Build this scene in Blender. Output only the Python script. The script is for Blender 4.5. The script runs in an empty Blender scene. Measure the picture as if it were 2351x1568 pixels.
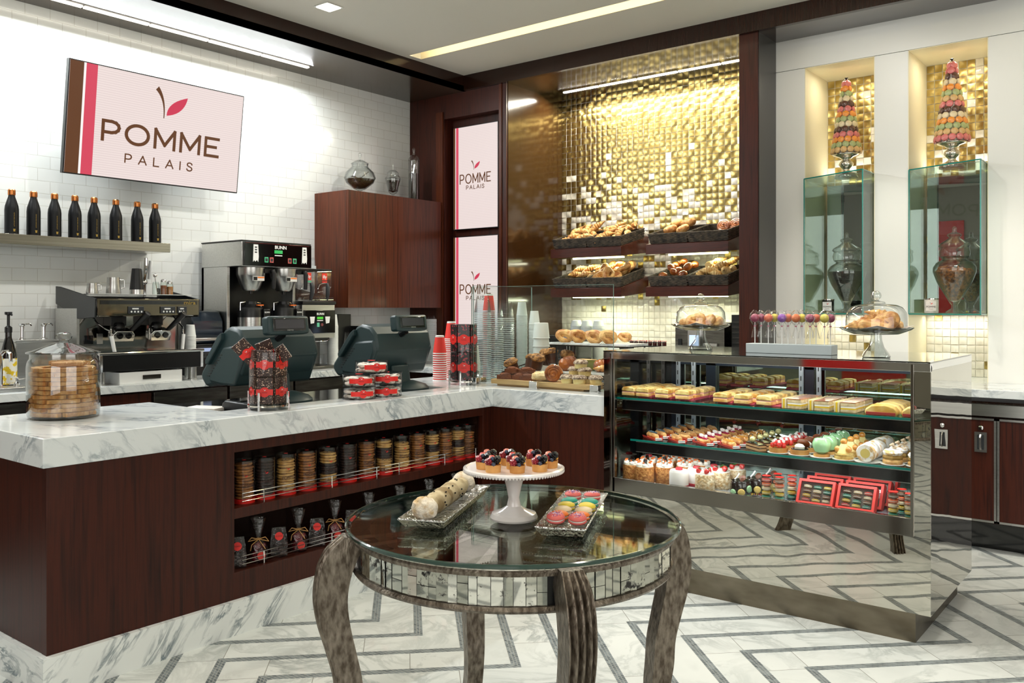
import bpy, math, random
from mathutils import Matrix, Vector, Euler
from math import sin, cos, pi, radians as R
random.seed(7)
D = bpy.data; SC = bpy.context.scene; COL = SC.collection

# ---------------------------------------------------------------- camera, world, exposure
cam = D.cameras.new('camera'); cam.sensor_width = 36.0; cam.lens = 2010/2351*36.0
cam.shift_y = (706.5-784)/2351; cam.clip_start = .05
camo = D.objects.new('camera', cam); COL.objects.link(camo)
camo.location = (0, 0, 1.42); camo.rotation_euler = (R(90), 0, R(38.2)); SC.camera = camo
vs = SC.view_settings; vs.view_transform = 'Standard'; vs.look = 'None'; vs.gamma = 1; vs.exposure = 0.06
vs.use_curve_mapping = False
cy = SC.cycles; cy.use_denoising = True; cy.max_bounces = 9; cy.diffuse_bounces = 4; cy.glossy_bounces = 5
cy.transmission_bounces = 6; cy.transparent_max_bounces = 40; cy.sample_clamp_indirect = 6
cy.caustics_reflective = False; cy.caustics_refractive = False; cy.use_adaptive_sampling = True; cy.adaptive_threshold = .02
W = D.worlds.new('world'); SC.world = W; W.use_nodes = True
W.node_tree.nodes['Background'].inputs[0].default_value = (1, .97, .92, 1)
W.node_tree.nodes['Background'].inputs[1].default_value = .16

def area(name, loc, sx, sy, power, rot=(0, 0, 0), col=(1, .96, .9), spread=180):
    l = D.lights.new(name, 'AREA'); l.shape = 'RECTANGLE'; l.size = sx; l.size_y = sy; l.energy = power
    l.color = col; l.spread = R(spread)
    o = D.objects.new(name, l); COL.objects.link(o); o.location = loc; o.rotation_euler = rot; return o
def spot(name, loc, power, rot=(0, 0, 0), ang=80, col=(1, .93, .82), blend=.6, rad=.05):
    l = D.lights.new(name, 'SPOT'); l.energy = power; l.spot_size = R(ang); l.spot_blend = blend
    l.color = col; l.shadow_soft_size = rad
    o = D.objects.new(name, l); COL.objects.link(o); o.location = loc; o.rotation_euler = rot; return o
WARM = (1, .80, .52); NEUT = (1, .95, .88); COOL = (.93, .98, 1); GRN = (1, 1, .72)
# soft fill lamps added behind the camera and at the side, no window there
area('shop_front_daylight', (.6, -2.9, 1.9), 4.4, 2.4, 85, (R(90), 0, 0), (1, .98, .95))
area('side_daylight', (3.1, 1.6, 1.9), 4.0, 2.2, 60, (R(90), 0, R(90)), (1, .98, .95))
# linear LED fittings in the soffits
area('soffit_led_light', (-5.63, 2.5, 3.325), .04, 4.1, 120, (0, R(-22), 0), COOL)
area('tile_wall_led_light', (-3.6, 6.46, 3.325), 1.9, .04, 62, (R(-14), 0, 0), (1, .94, .76))
area('ceiling_slot_light', (-1.9, 5.14, 3.53), 6.2, .03, 20, (R(-70), 0, 0), (1, .92, .72))
for i, (x, y, z, p) in enumerate(((-4.13, 6.5, 1.83, 1.7), (-3.2, 6.5, 1.83, 1.9), (-4.13, 6.5, 1.49, 4.5), (-3.2, 6.5, 1.49, 5))):
    area('shelf_led_light', (x, y, z), .6, .02, p, (R(-10), 0, 0), GRN)
# recessed square downlights in the ceiling
DOWN = [(-4.69, 3.93), (-2.6, 2.0), (-2.6, 3.93), (-.9, 3.0), (-.9, 1.0), (-2.9, .4), (-4.3, .9), (.9, 3.4), (1.0, 1.2), (-.9, 5.3-.6)]
for x, y in DOWN: spot('downlight_beam', (x, y, 3.46), 62, ang=95)
for y in (1.7, 3.3, 4.7): spot('wall_track_beam', (-3.45, y, 3.44), 62, (R(-8), R(54), 0), 68, (1, .97, .93))
for x in (-1.9, -.5): spot('back_wall_track_beam', (x, 4.45, 3.44), 30, (R(50), 0, 0), 85, (1, .97, .93))  # added to brighten the white wall
for x, y, rx, ry in ( (-3.6, 2.6, 0, -28), (-3.6, 4.2, 0, -28), (-1.6, 4.75, 25, 0), (-.5, 4.75, 25, 0), (-1.7, 3.3, 18, 0)):
    spot('track_beam', (x, y, 3.44), 90, (R(rx), R(ry), 0), 60)

# ---------------------------------------------------------------- colour and material helpers
def S(h, a=1):
    c = [int(h[i:i+2], 16)/255 for i in (0, 2, 4)]
    return tuple((x/12.92 if x <= .04045 else ((x+.055)/1.055)**2.4) for x in c)+(a,)
class E:                                           # tiny wrapper: arithmetic on shader sockets
    def __init__(s, nt, k): s.nt, s.k = nt, k
    def op(s, o, *a):
        n = s.nt.nodes.new('ShaderNodeMath'); n.operation = o
        for i, v in enumerate((s,)+a):
            if isinstance(v, E): s.nt.links.new(v.k, n.inputs[i])
            else: n.inputs[i].default_value = v
        return E(s.nt, n.outputs[0])
    def __add__(s, b): return s.op('ADD', b)
    def __sub__(s, b): return s.op('SUBTRACT', b)
    def __mul__(s, b): return s.op('MULTIPLY', b)
    def __truediv__(s, b): return s.op('DIVIDE', b)
def newmat(name):
    m = D.materials.new(name); m.use_nodes = True; nt = m.node_tree
    return m, nt, nt.nodes['Principled BSDF']
def coord(nt, kind='Object'):
    return nt.nodes.new('ShaderNodeTexCoord').outputs[kind]
def noise(nt, vec, scale, detail=3, dist=0, stretch=None, rough=.5):
    if stretch or scale < 0:
        mp = nt.nodes.new('ShaderNodeMapping'); mp.inputs['Scale'].default_value = stretch or (1, 1, 1)
        nt.links.new(vec, mp.inputs[0]); vec = mp.outputs[0]
    n = nt.nodes.new('ShaderNodeTexNoise'); n.inputs['Scale'].default_value = abs(scale); n.inputs['Detail'].default_value = detail
    n.inputs['Distortion'].default_value = dist; n.inputs['Roughness'].default_value = rough
    nt.links.new(vec, n.inputs['Vector']); return E(nt, n.outputs['Fac'])
def ramp(nt, fac, stops):
    r = nt.nodes.new('ShaderNodeValToRGB'); el = r.color_ramp.elements
    while len(el) > 1: el.remove(el[-1])
    el[0].position = stops[0][0]; el[0].color = stops[0][1]
    for p, c in stops[1:]:
        e = el.new(p); e.color = c
    nt.links.new(fac.k, r.inputs[0]); return r.outputs[0]
def mix(nt, fac, a, b):
    n = nt.nodes.new('ShaderNodeMix'); n.data_type = 'RGBA'
    if isinstance(fac, E): nt.links.new(fac.k, n.inputs[0])
    else: n.inputs[0].default_value = fac
    for v, i in ((a, 6), (b, 7)):
        if isinstance(v, tuple): n.inputs[i].default_value = v
        else: nt.links.new(v, n.inputs[i])
    return n.outputs[2]
def bump(nt, bs, h, strength, dist=.01):
    b = nt.nodes.new('ShaderNodeBump'); b.inputs['Strength'].default_value = strength; b.inputs['Distance'].default_value = dist
    nt.links.new(h.k, b.inputs['Height']); nt.links.new(b.outputs[0], bs.inputs['Normal'])
def M(name, c, rough=.5, metal=0, c2=None, sc=20, stretch=None, bmp=0, bsc=None, coat=0, em=0, lo=.35, hi=.65, sss=0, detail=3):
    m, nt, bs = newmat(name); c = S(c) if isinstance(c, str) else c
    bs.inputs['Base Color'].default_value = c; bs.inputs['Roughness'].default_value = rough; bs.inputs['Metallic'].default_value = metal
    bs.inputs['Coat Weight'].default_value = coat; bs.inputs['Coat Roughness'].default_value = .08
    if sss: bs.inputs['Subsurface Weight'].default_value = sss; bs.inputs['Subsurface Scale'].default_value = .01
    if em: bs.inputs['Emission Color'].default_value = c; bs.inputs['Emission Strength'].default_value = em
    if c2 or bmp:
        v = coord(nt); oi = nt.nodes.new('ShaderNodeObjectInfo'); va = nt.nodes.new('ShaderNodeVectorMath'); va.operation = 'ADD'
        nt.links.new(v, va.inputs[0]); nt.links.new((E(nt, oi.outputs['Random'])*7.0).k, va.inputs[1]); v = va.outputs[0]
        if c2:
            col = ramp(nt, noise(nt, v, sc, detail, stretch=stretch), [(lo, c), (hi, S(c2) if isinstance(c2, str) else c2)])
            nt.links.new(col, bs.inputs['Base Color'])
            if em: nt.links.new(col, bs.inputs['Emission Color'])
        if bmp: bump(nt, bs, noise(nt, v, bsc or sc, 4, stretch=stretch), bmp)
    return m
def glass(name, tint=(.96, .985, .975, 1), edge=(.55, .62, .6, 1), k=1.0, rough=.0, bmp=0, bsc=40, base=.04):
    m = D.materials.new(name); m.use_nodes = True; nt = m.node_tree; nt.nodes.clear()
    out = nt.nodes.new('ShaderNodeOutputMaterial'); tr = nt.nodes.new('ShaderNodeBsdfTransparent'); gl = nt.nodes.new('ShaderNodeBsdfGlossy')
    gl.inputs['Roughness'].default_value = rough; mx = nt.nodes.new('ShaderNodeMixShader')
    fr = nt.nodes.new('ShaderNodeLayerWeight'); fr.inputs['Blend'].default_value = .5
    f = E(nt, fr.outputs['Facing'])
    c = mix(nt, f.op('POWER', 3.0), tint, edge); nt.links.new(c, tr.inputs[0])
    sch = ((f.op('POWER', 4.0)*.9+base)*k).op('MINIMUM', 1.0)
    nt.links.new(sch.k, mx.inputs[0]); nt.links.new(tr.outputs[0], mx.inputs[1]); nt.links.new(gl.outputs[0], mx.inputs[2])
    if bmp:
        b = nt.nodes.new('ShaderNodeBump'); b.inputs['Strength'].default_value = bmp; b.inputs['Distance'].default_value = .01
        nt.links.new(noise(nt, coord(nt), bsc, 2).k, b.inputs['Height']); nt.links.new(b.outputs[0], gl.inputs['Normal']); nt.links.new(b.outputs[0], fr.inputs['Normal'])
    nt.links.new(mx.outputs[0], out.inputs[0]); return m
def wood(name, a, b, rough=.28, stretch=(14, 14, .7), sc=3.0, coat=.3, fine=(160, 160, 3)):
    m, nt, bs = newmat(name); v = coord(nt)
    n1 = noise(nt, v, sc, 4, .4, stretch); n2 = noise(nt, v, 1, 2, 0, fine)
    col = ramp(nt, n1*.75+n2*.25, [(.3, S(a)), (.52, S(b)), (.72, S(a))])
    nt.links.new(col, bs.inputs['Base Color']); bs.inputs['Roughness'].default_value = rough; bs.inputs['Coat Weight'].default_value = coat
    bs.inputs['Coat Roughness'].default_value = .12; bs.inputs['Specular IOR Level'].default_value = .28
    return m
def marble(name, base='e9edeb', vein='8f9aa0', sc=2.2, rot=(0, 0, 0), rough=.12, stretch=(1, 1, 1), amt=1.0):
    m, nt, bs = newmat(name); v = coord(nt)
    mp = nt.nodes.new('ShaderNodeMapping'); mp.inputs['Rotation'].default_value = rot; nt.links.new(v, mp.inputs[0])
    v = mp.outputs[0]
    n1 = noise(nt, v, sc, 6, 1.2, stretch, .6); n2 = noise(nt, v, sc*3.4, 8, .8, stretch, .72); n3 = noise(nt, v, sc*.7, 3, .5, stretch)
    veins = (n1-.5).op('ABSOLUTE')*-16.0+1.0
    veins = veins.op('MAXIMUM', 0.0)*((n3-.42)*3.5).op('MAXIMUM', 0.0)*.9+((n2-.6)*5.0).op('MAXIMUM', 0.0)*((n3-.42)*5).op('MAXIMUM', 0.0)
    col = mix(nt, (veins*amt).op('MINIMUM', 1.0), S(base), S(vein))
    nt.links.new(col, bs.inputs['Base Color']); bs.inputs['Roughness'].default_value = rough
    return m

MAH = wood('mahogany', '1b0804', '40180b', rough=.42, coat=.05); MAHC = wood('mahogany_striped', '1d0c05', '57260f', stretch=(22, 22, .5), coat=.12, rough=.34)
MAHD = wood('dark_stained_wood', '150b07', '2c1810', rough=.22); SHELFW = wood('shelf_wood', '2a0f08', '4b1d11', stretch=(1.5, 12, 12), fine=(3, 160, 160))
GLOSSW = wood('gloss_dark_panel', '2b1a0c', '38220f', rough=.14, coat=.6); SOFF = wood('soffit_wood', '2a2018', '382b20', rough=.2, stretch=(8, 1, 8), fine=(90, 3, 90))
MARB = marble('carrara_worktop', base='dfe4e4', vein='939ea5', sc=4.2, rot=(R(50), R(20), R(40)), stretch=(1, 1, 2.6), amt=1.35); MARBP = marble('carrara_plinth', vein='75838a', rot=(R(38), 0, 0), stretch=(1, 4.5, 1), sc=3.2, amt=1.7, rough=.2)
BOARDW = wood('light_board', 'b18a5a', 'c9a573', rough=.5, stretch=(1, 14, 14), coat=0, fine=(2, 90, 90))
WHITE = M('white_lacquer', 'e3e3dd', .35); CEIL = M('ceiling_paint', 'd8d5ca', .8); GROUT = M('grout', 'f1ecdd', .6)
STEEL = M('brushed_steel', 'c9c9c6', .28, 1, c2='bebebb', sc=3, stretch=(1, 40, 40)); STEELD = M('shaded_steel', '77756f', .3, 1, c2='5c5a55', sc=6, stretch=(1, 1, 8))  # STEELD is a darker streaked steel
CHROME = M('chrome', 'e6e6e6', .05, 1); SILVER = M('silver_plate', 'd8d3c8', .12, 1); BLACK = M('black_plastic', '0b0c0d', .35); BLACKG = M('black_gloss', '050506', .08, coat=.5)
TEAL = M('register_plastic', '1f3436', .42, bmp=.05, bsc=900); DKGREY = M('dark_grey_plastic', '2a2d30', .4); WHITEP = M('white_plastic', 'eceeec', .4)
RED = M('red_paper', 'e2231a', .45); REDL = M('red_card', 'd8392f', .5); REDT = M('tray_card', 'c21f33', .5); PINKT = M('tray_card_outside', 'c9506a', .5)
COPPER = M('copper_cap', 'c07a45', .25, 1); MATTEB = M('matte_black_bottle', '08090b', .42); GOLDP = M('gold_print', 'b89a4a', .4, .6)
GOLD = M('gold_tile', 'bfa766', .3, 1, bmp=.04, bsc=30); TILEW = M('white_tile', 'e9e5da', .12, coat=.4)
MATTEB.node_tree.nodes['Principled BSDF'].inputs['Specular IOR Level'].default_value = .22
GLASS = glass('clear_glass'); SHEET = glass('sheet_glass', (.97, .99, .98, 1), (.8, .9, .87, 1), .5); JARG = glass('jar_glass', (.97, .985, .98, 1), (.30, .35, .34, 1), 1.5, base=.06)
CASEG = glass('case_glass', (.98, .995, .99, 1), (.9, .95, .93, 1), .35)
CUPG = glass('clear_cup_plastic', (.99, .995, 1, 1), (.96, .975, .985, 1), .9, base=.012); CUPRIM = M('cup_rim', 'eef5f8', .25); SOLIDG = glass('thick_glass', (.92, .96, .95, 1), (.42, .5, .48, 1), 2.4, base=.10)
CRYST = glass('pressed_glass', (.95, .95, .93, 1), (.6, .6, .57, 1), 2.0, .04, 1.0, 75, base=.32)
GEDGE = M('green_glass_edge', '0f7a70', .15, coat=.5); FILM = glass('cellophane', (.98, .98, .985, 1), (.7, .7, .72, 1), 1.3, .10, .5, 45)
MIRROR = M('mirror_steel', 'c9c8c2', .015, 1)
def mirror_wavy(name, c, s, sc, rough=.01):
    m, nt, bs = newmat(name); bs.inputs['Base Color'].default_value = S(c); bs.inputs['Metallic'].default_value = 1; bs.inputs['Roughness'].default_value = rough
    bump(nt, bs, noise(nt, coord(nt), sc, 1), s, .02); return m
WAVY = mirror_wavy('polished_case_steel', 'c4c1b7', .055, 4.5); TOPM = mirror_wavy('smoked_mirror', '8c877a', .0, 5)
ANTIQ = None
def leds(name, col, e): return M(name, col, .5, em=e)
LEDW = leds('led_white', 'fff6e6', 9); LEDG = leds('led_yellow_white', 'f6ffc4', 7); LAMP = leds('downlight_lens', 'fff3dd', 12)

# ---------------------------------------------------------------- mesh helpers
class MB:
    def __init__(s): s.v, s.f, s.m = [], [], []
    def add(s, vs, fs, mi=0, T=None):
        o = len(s.v)
        if T is not None: vs = [tuple(T @ Vector(p)) for p in vs]
        s.v += [tuple(p) for p in vs]; s.f += [tuple(i+o for i in f) for f in fs]
        s.m += (mi if isinstance(mi, list) else [mi]*len(fs)); return s
    def box(s, x0, x1, y0, y1, z0, z1, mi=0, T=None):
        v = [(x, y, z) for x in (x0, x1) for y in (y0, y1) for z in (z0, z1)]
        return s.add(v, [(0, 1, 3, 2), (4, 6, 7, 5), (0, 4, 5, 1), (2, 3, 7, 6), (0, 2, 6, 4), (1, 5, 7, 3)], mi, T)
    def prism(s, poly, a0, a1, ax='z', mi=0, T=None):
        n = len(poly)
        def p(q, a): return (q[0], q[1], a) if ax == 'z' else ((q[0], a, q[1]) if ax == 'y' else (a, q[0], q[1]))
        v = [p(q, a0) for q in poly]+[p(q, a1) for q in poly]
        return s.add(v, [tuple(range(n))[::-1], tuple(range(n, 2*n))]+[(i, (i+1) % n, (i+1) % n+n, i+n) for i in range(n)], mi, T)
    def lathe(s, prof, n=28, c=(0, 0, 0), mi=0, T=None, wob=0, sx=1, sy=1, opn=False):
        v, f, k = [], [], len(prof)
        for i in range(n):
            a = 2*pi*i/n
            for j, (r, z) in enumerate(prof):
                w = 1+(wob*sin(a*8) if wob else 0)
                v.append((c[0]+r*w*sx*cos(a), c[1]+r*w*sy*sin(a), c[2]+z))
        for i in range(n):
            for j in range(k-1): a, b = i*k+j, ((i+1) % n)*k+j; f.append((a, b, b+1, a+1))
        if prof[0][0] > 1e-5 and not opn: f.append(tuple(i*k for i in range(n))[::-1])
        if prof[-1][0] > 1e-5 and not opn: f.append(tuple(i*k+k-1 for i in range(n)))
        return s.add(v, f, mi, T)
    def tube(s, pts, r, n=8, mi=0, T=None, cap=True, closed=False):
        pts = [Vector(p) for p in pts]; k = len(pts); v, f = [], []
        rr = r if isinstance(r, (list, tuple)) else [r]*k; up = None
        for i, p in enumerate(pts):
            if closed: t = pts[(i+1) % k]-pts[i-1]
            else: t = pts[min(i+1, k-1)]-pts[max(i-1, 0)]
            t.normalize()
            if up is None:
                up = Vector((0, 0, 1)) if abs(t.z) < .9 else Vector((1, 0, 0))
            a = t.cross(up); a.normalize(); b = a.cross(t); up = b
            for j in range(n): q = 2*pi*j/n; v.append(tuple(p+(a*cos(q)+b*sin(q))*rr[i]))
        for i in range(k if closed else k-1):
            for j in range(n): a, b = i*n, ((i+1) % k)*n; f.append((a+j, a+(j+1) % n, b+(j+1) % n, b+j))
        if cap and not closed: f += [tuple(range(n))[::-1], tuple(range((k-1)*n, k*n))]
        return s.add(v, f, mi, T)
    def ball(s, c, r, n=10, mi=0, T=None, jit=0, rows=None):
        rx, ry, rz = r if isinstance(r, (tuple, list)) else (r, r, r); m = rows or max(4, n//2+1)
        v = [(c[0], c[1], c[2]-rz)]
        for j in range(1, m):
            for i in range(n):
                a, b = 2*pi*i/n, -pi/2+pi*j/m; q = 1+(random.uniform(-jit, jit) if jit else 0)
                v.append((c[0]+rx*q*cos(b)*cos(a), c[1]+ry*q*cos(b)*sin(a), c[2]+rz*q*sin(b)))
        v.append((c[0], c[1], c[2]+rz)); L = len(v)-1
        f = [(0, 1+(i+1) % n, 1+i) for i in range(n)]+[(L, L-n+i, L-n+(i+1) % n) for i in range(n)]
        for j in range(m-2):
            for i in range(n): a = 1+j*n; f.append((a+i, a+(i+1) % n, a+n+(i+1) % n, a+n+i))
        return s.add(v, f, mi, T)
    def build(s, name, mats, parent=None, loc=None, rot=None, bev=0, ang=32, sub=0, smooth=True):
        me = D.meshes.new(name); me.from_pydata(s.v, [], s.f); me.update()
        for m in (mats if isinstance(mats, (list, tuple)) else [mats]): me.materials.append(m)
        me.polygons.foreach_set('material_index', s.m); me.polygons.foreach_set('use_smooth', [smooth]*len(s.f))
        if smooth: me.set_sharp_from_angle(angle=R(ang))
        o = D.objects.new(name, me); COL.objects.link(o)
        if parent: reg(o, parent)
        if loc: o.location = loc
        if rot: o.rotation_euler = rot
        if bev:
            b = o.modifiers.new('bevel', 'BEVEL'); b.width = bev; b.segments = 2; b.limit_method = 'ANGLE'; b.angle_limit = R(40)
        if sub: b = o.modifiers.new('sub', 'SUBSURF'); b.levels = sub; b.render_levels = sub
        return o
KIDS = {}
def reg(o, p): KIDS.setdefault(p.name, []).append(o); o.parent = p
def tag(o, label, cat, group=None):
    o['label'] = label; o['category'] = cat
    if group: o['group'] = group
    return o
def thing(name, label, cat, loc=(0, 0, 0), rz=0, group=None, rot=None):
    o = D.objects.new(name, None); COL.objects.link(o); o.empty_display_size = .05
    o.location = loc; o.rotation_euler = rot or (0, 0, rz); return tag(o, label, cat, group)
def st(name, mb, mats, **k):
    o = mb.build(name, mats, **k)
    if not k.get('parent'): o['kind'] = 'structure'
    return o
def dup(o, loc=None, rot=None, label=None, group=None, parent=None, scale=None):
    c = o.copy(); COL.objects.link(c)
    if parent: reg(c, parent)
    if loc is not None: c.location = loc
    if rot is not None: c.rotation_euler = rot if isinstance(rot, (tuple, list, Euler)) else (0, 0, rot)
    if scale: c.scale = (scale,)*3 if isinstance(scale, (int, float)) else scale
    if label: c['label'] = label
    if group: c['group'] = group
    for ch in list(KIDS.get(o.name, ())): dup(ch, parent=c)
    return c
def text(body, size, parent, loc, rot, m, xs=1.0, name='lettering', ext=.0006, sp=1.0, off=0, align='CENTER'):
    c = D.curves.new('lettering_curve', 'FONT'); c.body = body; c.size = size; c.extrude = ext; c.align_x = align; c.align_y = 'CENTER'
    c.space_character = sp; c.offset = off; c.resolution_u = 4
    q = D.objects.new('lettering_curve', c); me = D.meshes.new_from_object(q); D.objects.remove(q); D.curves.remove(c)
    me.materials.clear(); me.materials.append(m); o = D.objects.new(name, me); COL.objects.link(o); reg(o, parent)
    o.location = loc; o.rotation_euler = rot; o.scale = (xs, 1, 1); return o
GL = {'P': (.78, [[(0, 0), (0, 1), (.42, 1), (.62, .95), (.74, .84), (.78, .71), (.74, .58), (.62, .47), (.42, .42), (0, .42)]]),
      'O': (1.12, [[(.56+.56*cos(2*pi*i/28), .5+.5*sin(2*pi*i/28)) for i in range(29)]]), 'M': (1.02, [[(0, 0), (0, 1), (.51, .18), (1.02, 1), (1.02, 0)]]),
      'E': (.74, [[(.74, 1), (0, 1), (0, 0), (.74, 0)], [(0, .52), (.60, .52)]]), 'A': (.98, [[(0, 0), (.49, 1), (.98, 0)], [(.2, .32), (.78, .32)]]), 'L': (.68, [[(0, 1), (0, 0), (.68, 0)]]),
      'I': (0, [[(0, 0), (0, 1)]]), 'S': (.72, [[(.70, .80), (.62, .93), (.45, 1), (.26, 1), (.1, .93), (.04, .78), (.1, .63), (.28, .55), (.48, .48), (.65, .39), (.72, .25), (.66, .1), (.48, 0), (.24, 0), (.07, .08), (0, .22)]])}
def strokes(word, parent, x0, x1, z0, z1, y, th, m, wf=1):
    """drawn capitals filling x0..x1, z0..z1 in the parent's XZ plane"""
    h = z1-z0; adv = sum(GL[c][0] for c in word)*wf; gap = ((x1-x0)/h-adv*1.0)/(len(word)-1); x = x0; b = MB(); k = 0
    for c in word:
        w, pls = GL[c]
        for pl in pls:
            q = [(x+a*h*wf, z0+b_*h) for a, b_ in pl]
            for (ax, az), (bx_, bz) in zip(q, q[1:]):
                dx, dz = bx_-ax, bz-az; L = math.hypot(dx, dz); nx, nz = -dz/L*th/2, dx/L*th/2; ex, ez = dx/L*th*.42, dz/L*th*.42; k += 1
                b.prism([(ax-ex+nx, az-ez+nz), (bx_+ex+nx, bz+ez+nz), (bx_+ex-nx, bz+ez-nz), (ax-ex-nx, az-ez-nz)], y-.0006-.00004*(k % 5), y+.001, 'y')
        x += w*h*wf+gap*h
    return b.build('lettering', m, parent, smooth=False)
FR = (R(90), 0, 0)                                  # text standing up, facing -Y
ORD = 'first second third fourth fifth sixth seventh eighth ninth tenth eleventh twelfth thirteenth fourteenth fifteenth'.split()
def T(x=0, y=0, z=0, rx=0, ry=0, rz=0, s=1):
    return Matrix.Translation((x, y, z)) @ Euler((R(rx), R(ry), R(rz))).to_matrix().to_4x4() @ Matrix.Diagonal((s, s, s, 1))

# ================================================================ THE SETTING
def floor_mat():
    m, nt, bs = newmat('marble_chevron_floor'); sp = nt.nodes.new('ShaderNodeSeparateXYZ'); v = coord(nt); nt.links.new(v, sp.inputs[0])
    x, y = E(nt, sp.outputs[0]), E(nt, sp.outputs[1])
    pp = (y-3.433).op('PINGPONG', .692); q = (x-pp+1.749)/.27+.5
    k = q.op('FLOOR'); tl = (q.op('FRACT')-.5)*.27                       # distance in x from the mosaic line
    w = tl*.7071
    strip = w.op('ABSOLUTE').op('LESS_THAN', .0195)
    s = y*1.4142
    g1 = (s/.021).op('FRACT').op('LESS_THAN', .13); g2 = (w/.013+.5).op('FRACT').op('LESS_THAN', .13)
    grout = g1.op('MAXIMUM', g2)
    q2 = (x-pp+1.749)/.27; k2 = q2.op('FLOOR'); t2 = (q2.op('FRACT')-.5)*.27
    a = (t2+pp*2.0)/1.4142
    joint = ((a-.095)/.56+(k2*.37)*0).op('FRACT').op('LESS_THAN', .005)
    cmb = nt.nodes.new('ShaderNodeCombineXYZ'); nt.links.new((x+k2*3.1).k, cmb.inputs[0]); nt.links.new((y+((a-.095)/.56).op('FLOOR')*1.7).k, cmb.inputs[1])
    n1 = noise(nt, cmb.outputs[0], 3.2, 7, 1.4, (1, 1, 1), .62); n3 = noise(nt, cmb.outputs[0], 1.6, 3)
    ve = ((n1-.5).op('ABSOLUTE')*-14.0+1.0).op('MAXIMUM', 0.0)*((n3-.38)*2.6).op('MAXIMUM', 0.0)
    base = mix(nt, ve.op('MINIMUM', 1.0), S('d6dad6'), S('8f9694'))
    cl = noise(nt, cmb.outputs[0], 2.3, 4); base = mix(nt, ((cl-.45)*1.6).op('MAXIMUM', 0.0), base, S('bcc3c1'))
    base = mix(nt, joint, base, S('8d8d85'))
    cell = nt.nodes.new('ShaderNodeTexWhiteNoise'); c3 = nt.nodes.new('ShaderNodeCombineXYZ')
    nt.links.new((s/.021).op('FLOOR').k, c3.inputs[0]); nt.links.new((w/.013+.5).op('FLOOR').k, c3.inputs[1]); nt.links.new(k.k, c3.inputs[2]); nt.links.new(c3.outputs[0], cell.inputs[0])
    mos = mix(nt, E(nt, cell.outputs[0]), S('4c565b'), S('7d878a')); mos = mix(nt, grout, mos, S('a9aaa2'))
    col = mix(nt, strip, base, mos)
    nt.links.new(col, bs.inputs['Base Color']); nt.links.new((strip*.3+.1).k, bs.inputs['Roughness'])
    return m
def subway_mat():
    m, nt, bs = newmat('white_subway_tile'); sp = nt.nodes.new('ShaderNodeSeparateXYZ'); nt.links.new(coord(nt), sp.inputs[0])
    cb = nt.nodes.new('ShaderNodeCombineXYZ'); nt.links.new((E(nt, sp.outputs[1])+.032).k, cb.inputs[0]); nt.links.new((E(nt, sp.outputs[2])+.02).k, cb.inputs[1])
    b = nt.nodes.new('ShaderNodeTexBrick'); nt.links.new(cb.outputs[0], b.inputs['Vector'])
    for k, v in (('Scale', 1), ('Mortar Size', .0016), ('Mortar Smooth', .3), ('Brick Width', .155), ('Row Height', .0805), ('Bias', 0)): b.inputs[k].default_value = v
    b.inputs['Color1'].default_value = S('eef0ec'); b.inputs['Color2'].default_value = S('e9ece8'); b.inputs['Mortar'].default_value = S('cccbc2')
    nt.links.new(b.outputs['Color'], bs.inputs['Base Color']); bs.inputs['Roughness'].default_value = .12
    bb = nt.nodes.new('ShaderNodeBump'); bb.inputs['Strength'].default_value = .35; bb.inputs['Distance'].default_value = .004; bb.invert = True
    nt.links.new(b.outputs['Fac'], bb.inputs['Height']); nt.links.new(bb.outputs[0], bs.inputs['Normal'])
    return m
XR, YB = 3.3, -3.2
st('floor', MB().box(-6, XR, YB, 7, -.05, 0), floor_mat())
st('wall_left', MB().box(-6, -5.85, YB, 5.9, 0, 3.6), subway_mat())
rear = st('wall_rear', MB().box(-6, XR, YB-.1, YB, 0, 3.6), M('rear_wall_paint', '8a8578', .7))
st('wall_right', MB().box(XR, XR+.1, YB, 7, 0, 3.6), M('right_wall_paint', 'b5b0a4', .7))
st('panel_rear', MB().box(-4.0, -3.15, YB, YB+.04, 0, 2.9), M('red_wall_panel', 'c4211c', .3))
# ceiling with its slot
c = MB()
c.box(-5.14, XR, YB, 5.10, 3.48, 3.6).box(-5.14, XR, 5.24, 5.9, 3.48, 3.6).box(-5.14, -5.08, 5.10, 5.24, 3.48, 3.6)
st('ceiling', c, CEIL)
st('trim_ceiling_slot', MB().box(-5.08, XR, 5.10, 5.24, 3.59, 3.62).box(-5.08, XR, 5.232, 5.24, 3.478, 3.59), M('slot_lining', 'e6d9b8', .4))
st('beam_left', MB().box(-5.18, -5.14, YB, 5.88, 3.35, 3.6), MAHD); st('beam_back', MB().box(-5.18, XR, 5.84, 5.88, 3.35, 3.6), MAHD)
st('soffit_left', MB().box(-5.86, -5.14, YB, 5.88, 3.35, 3.39), SOFF)
st('soffit_back', MB().box(-5.86, XR, 5.88, 6.8, 3.35, 3.39), M('soffit_gloss', '2a1a10', .1, coat=.8))
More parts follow.
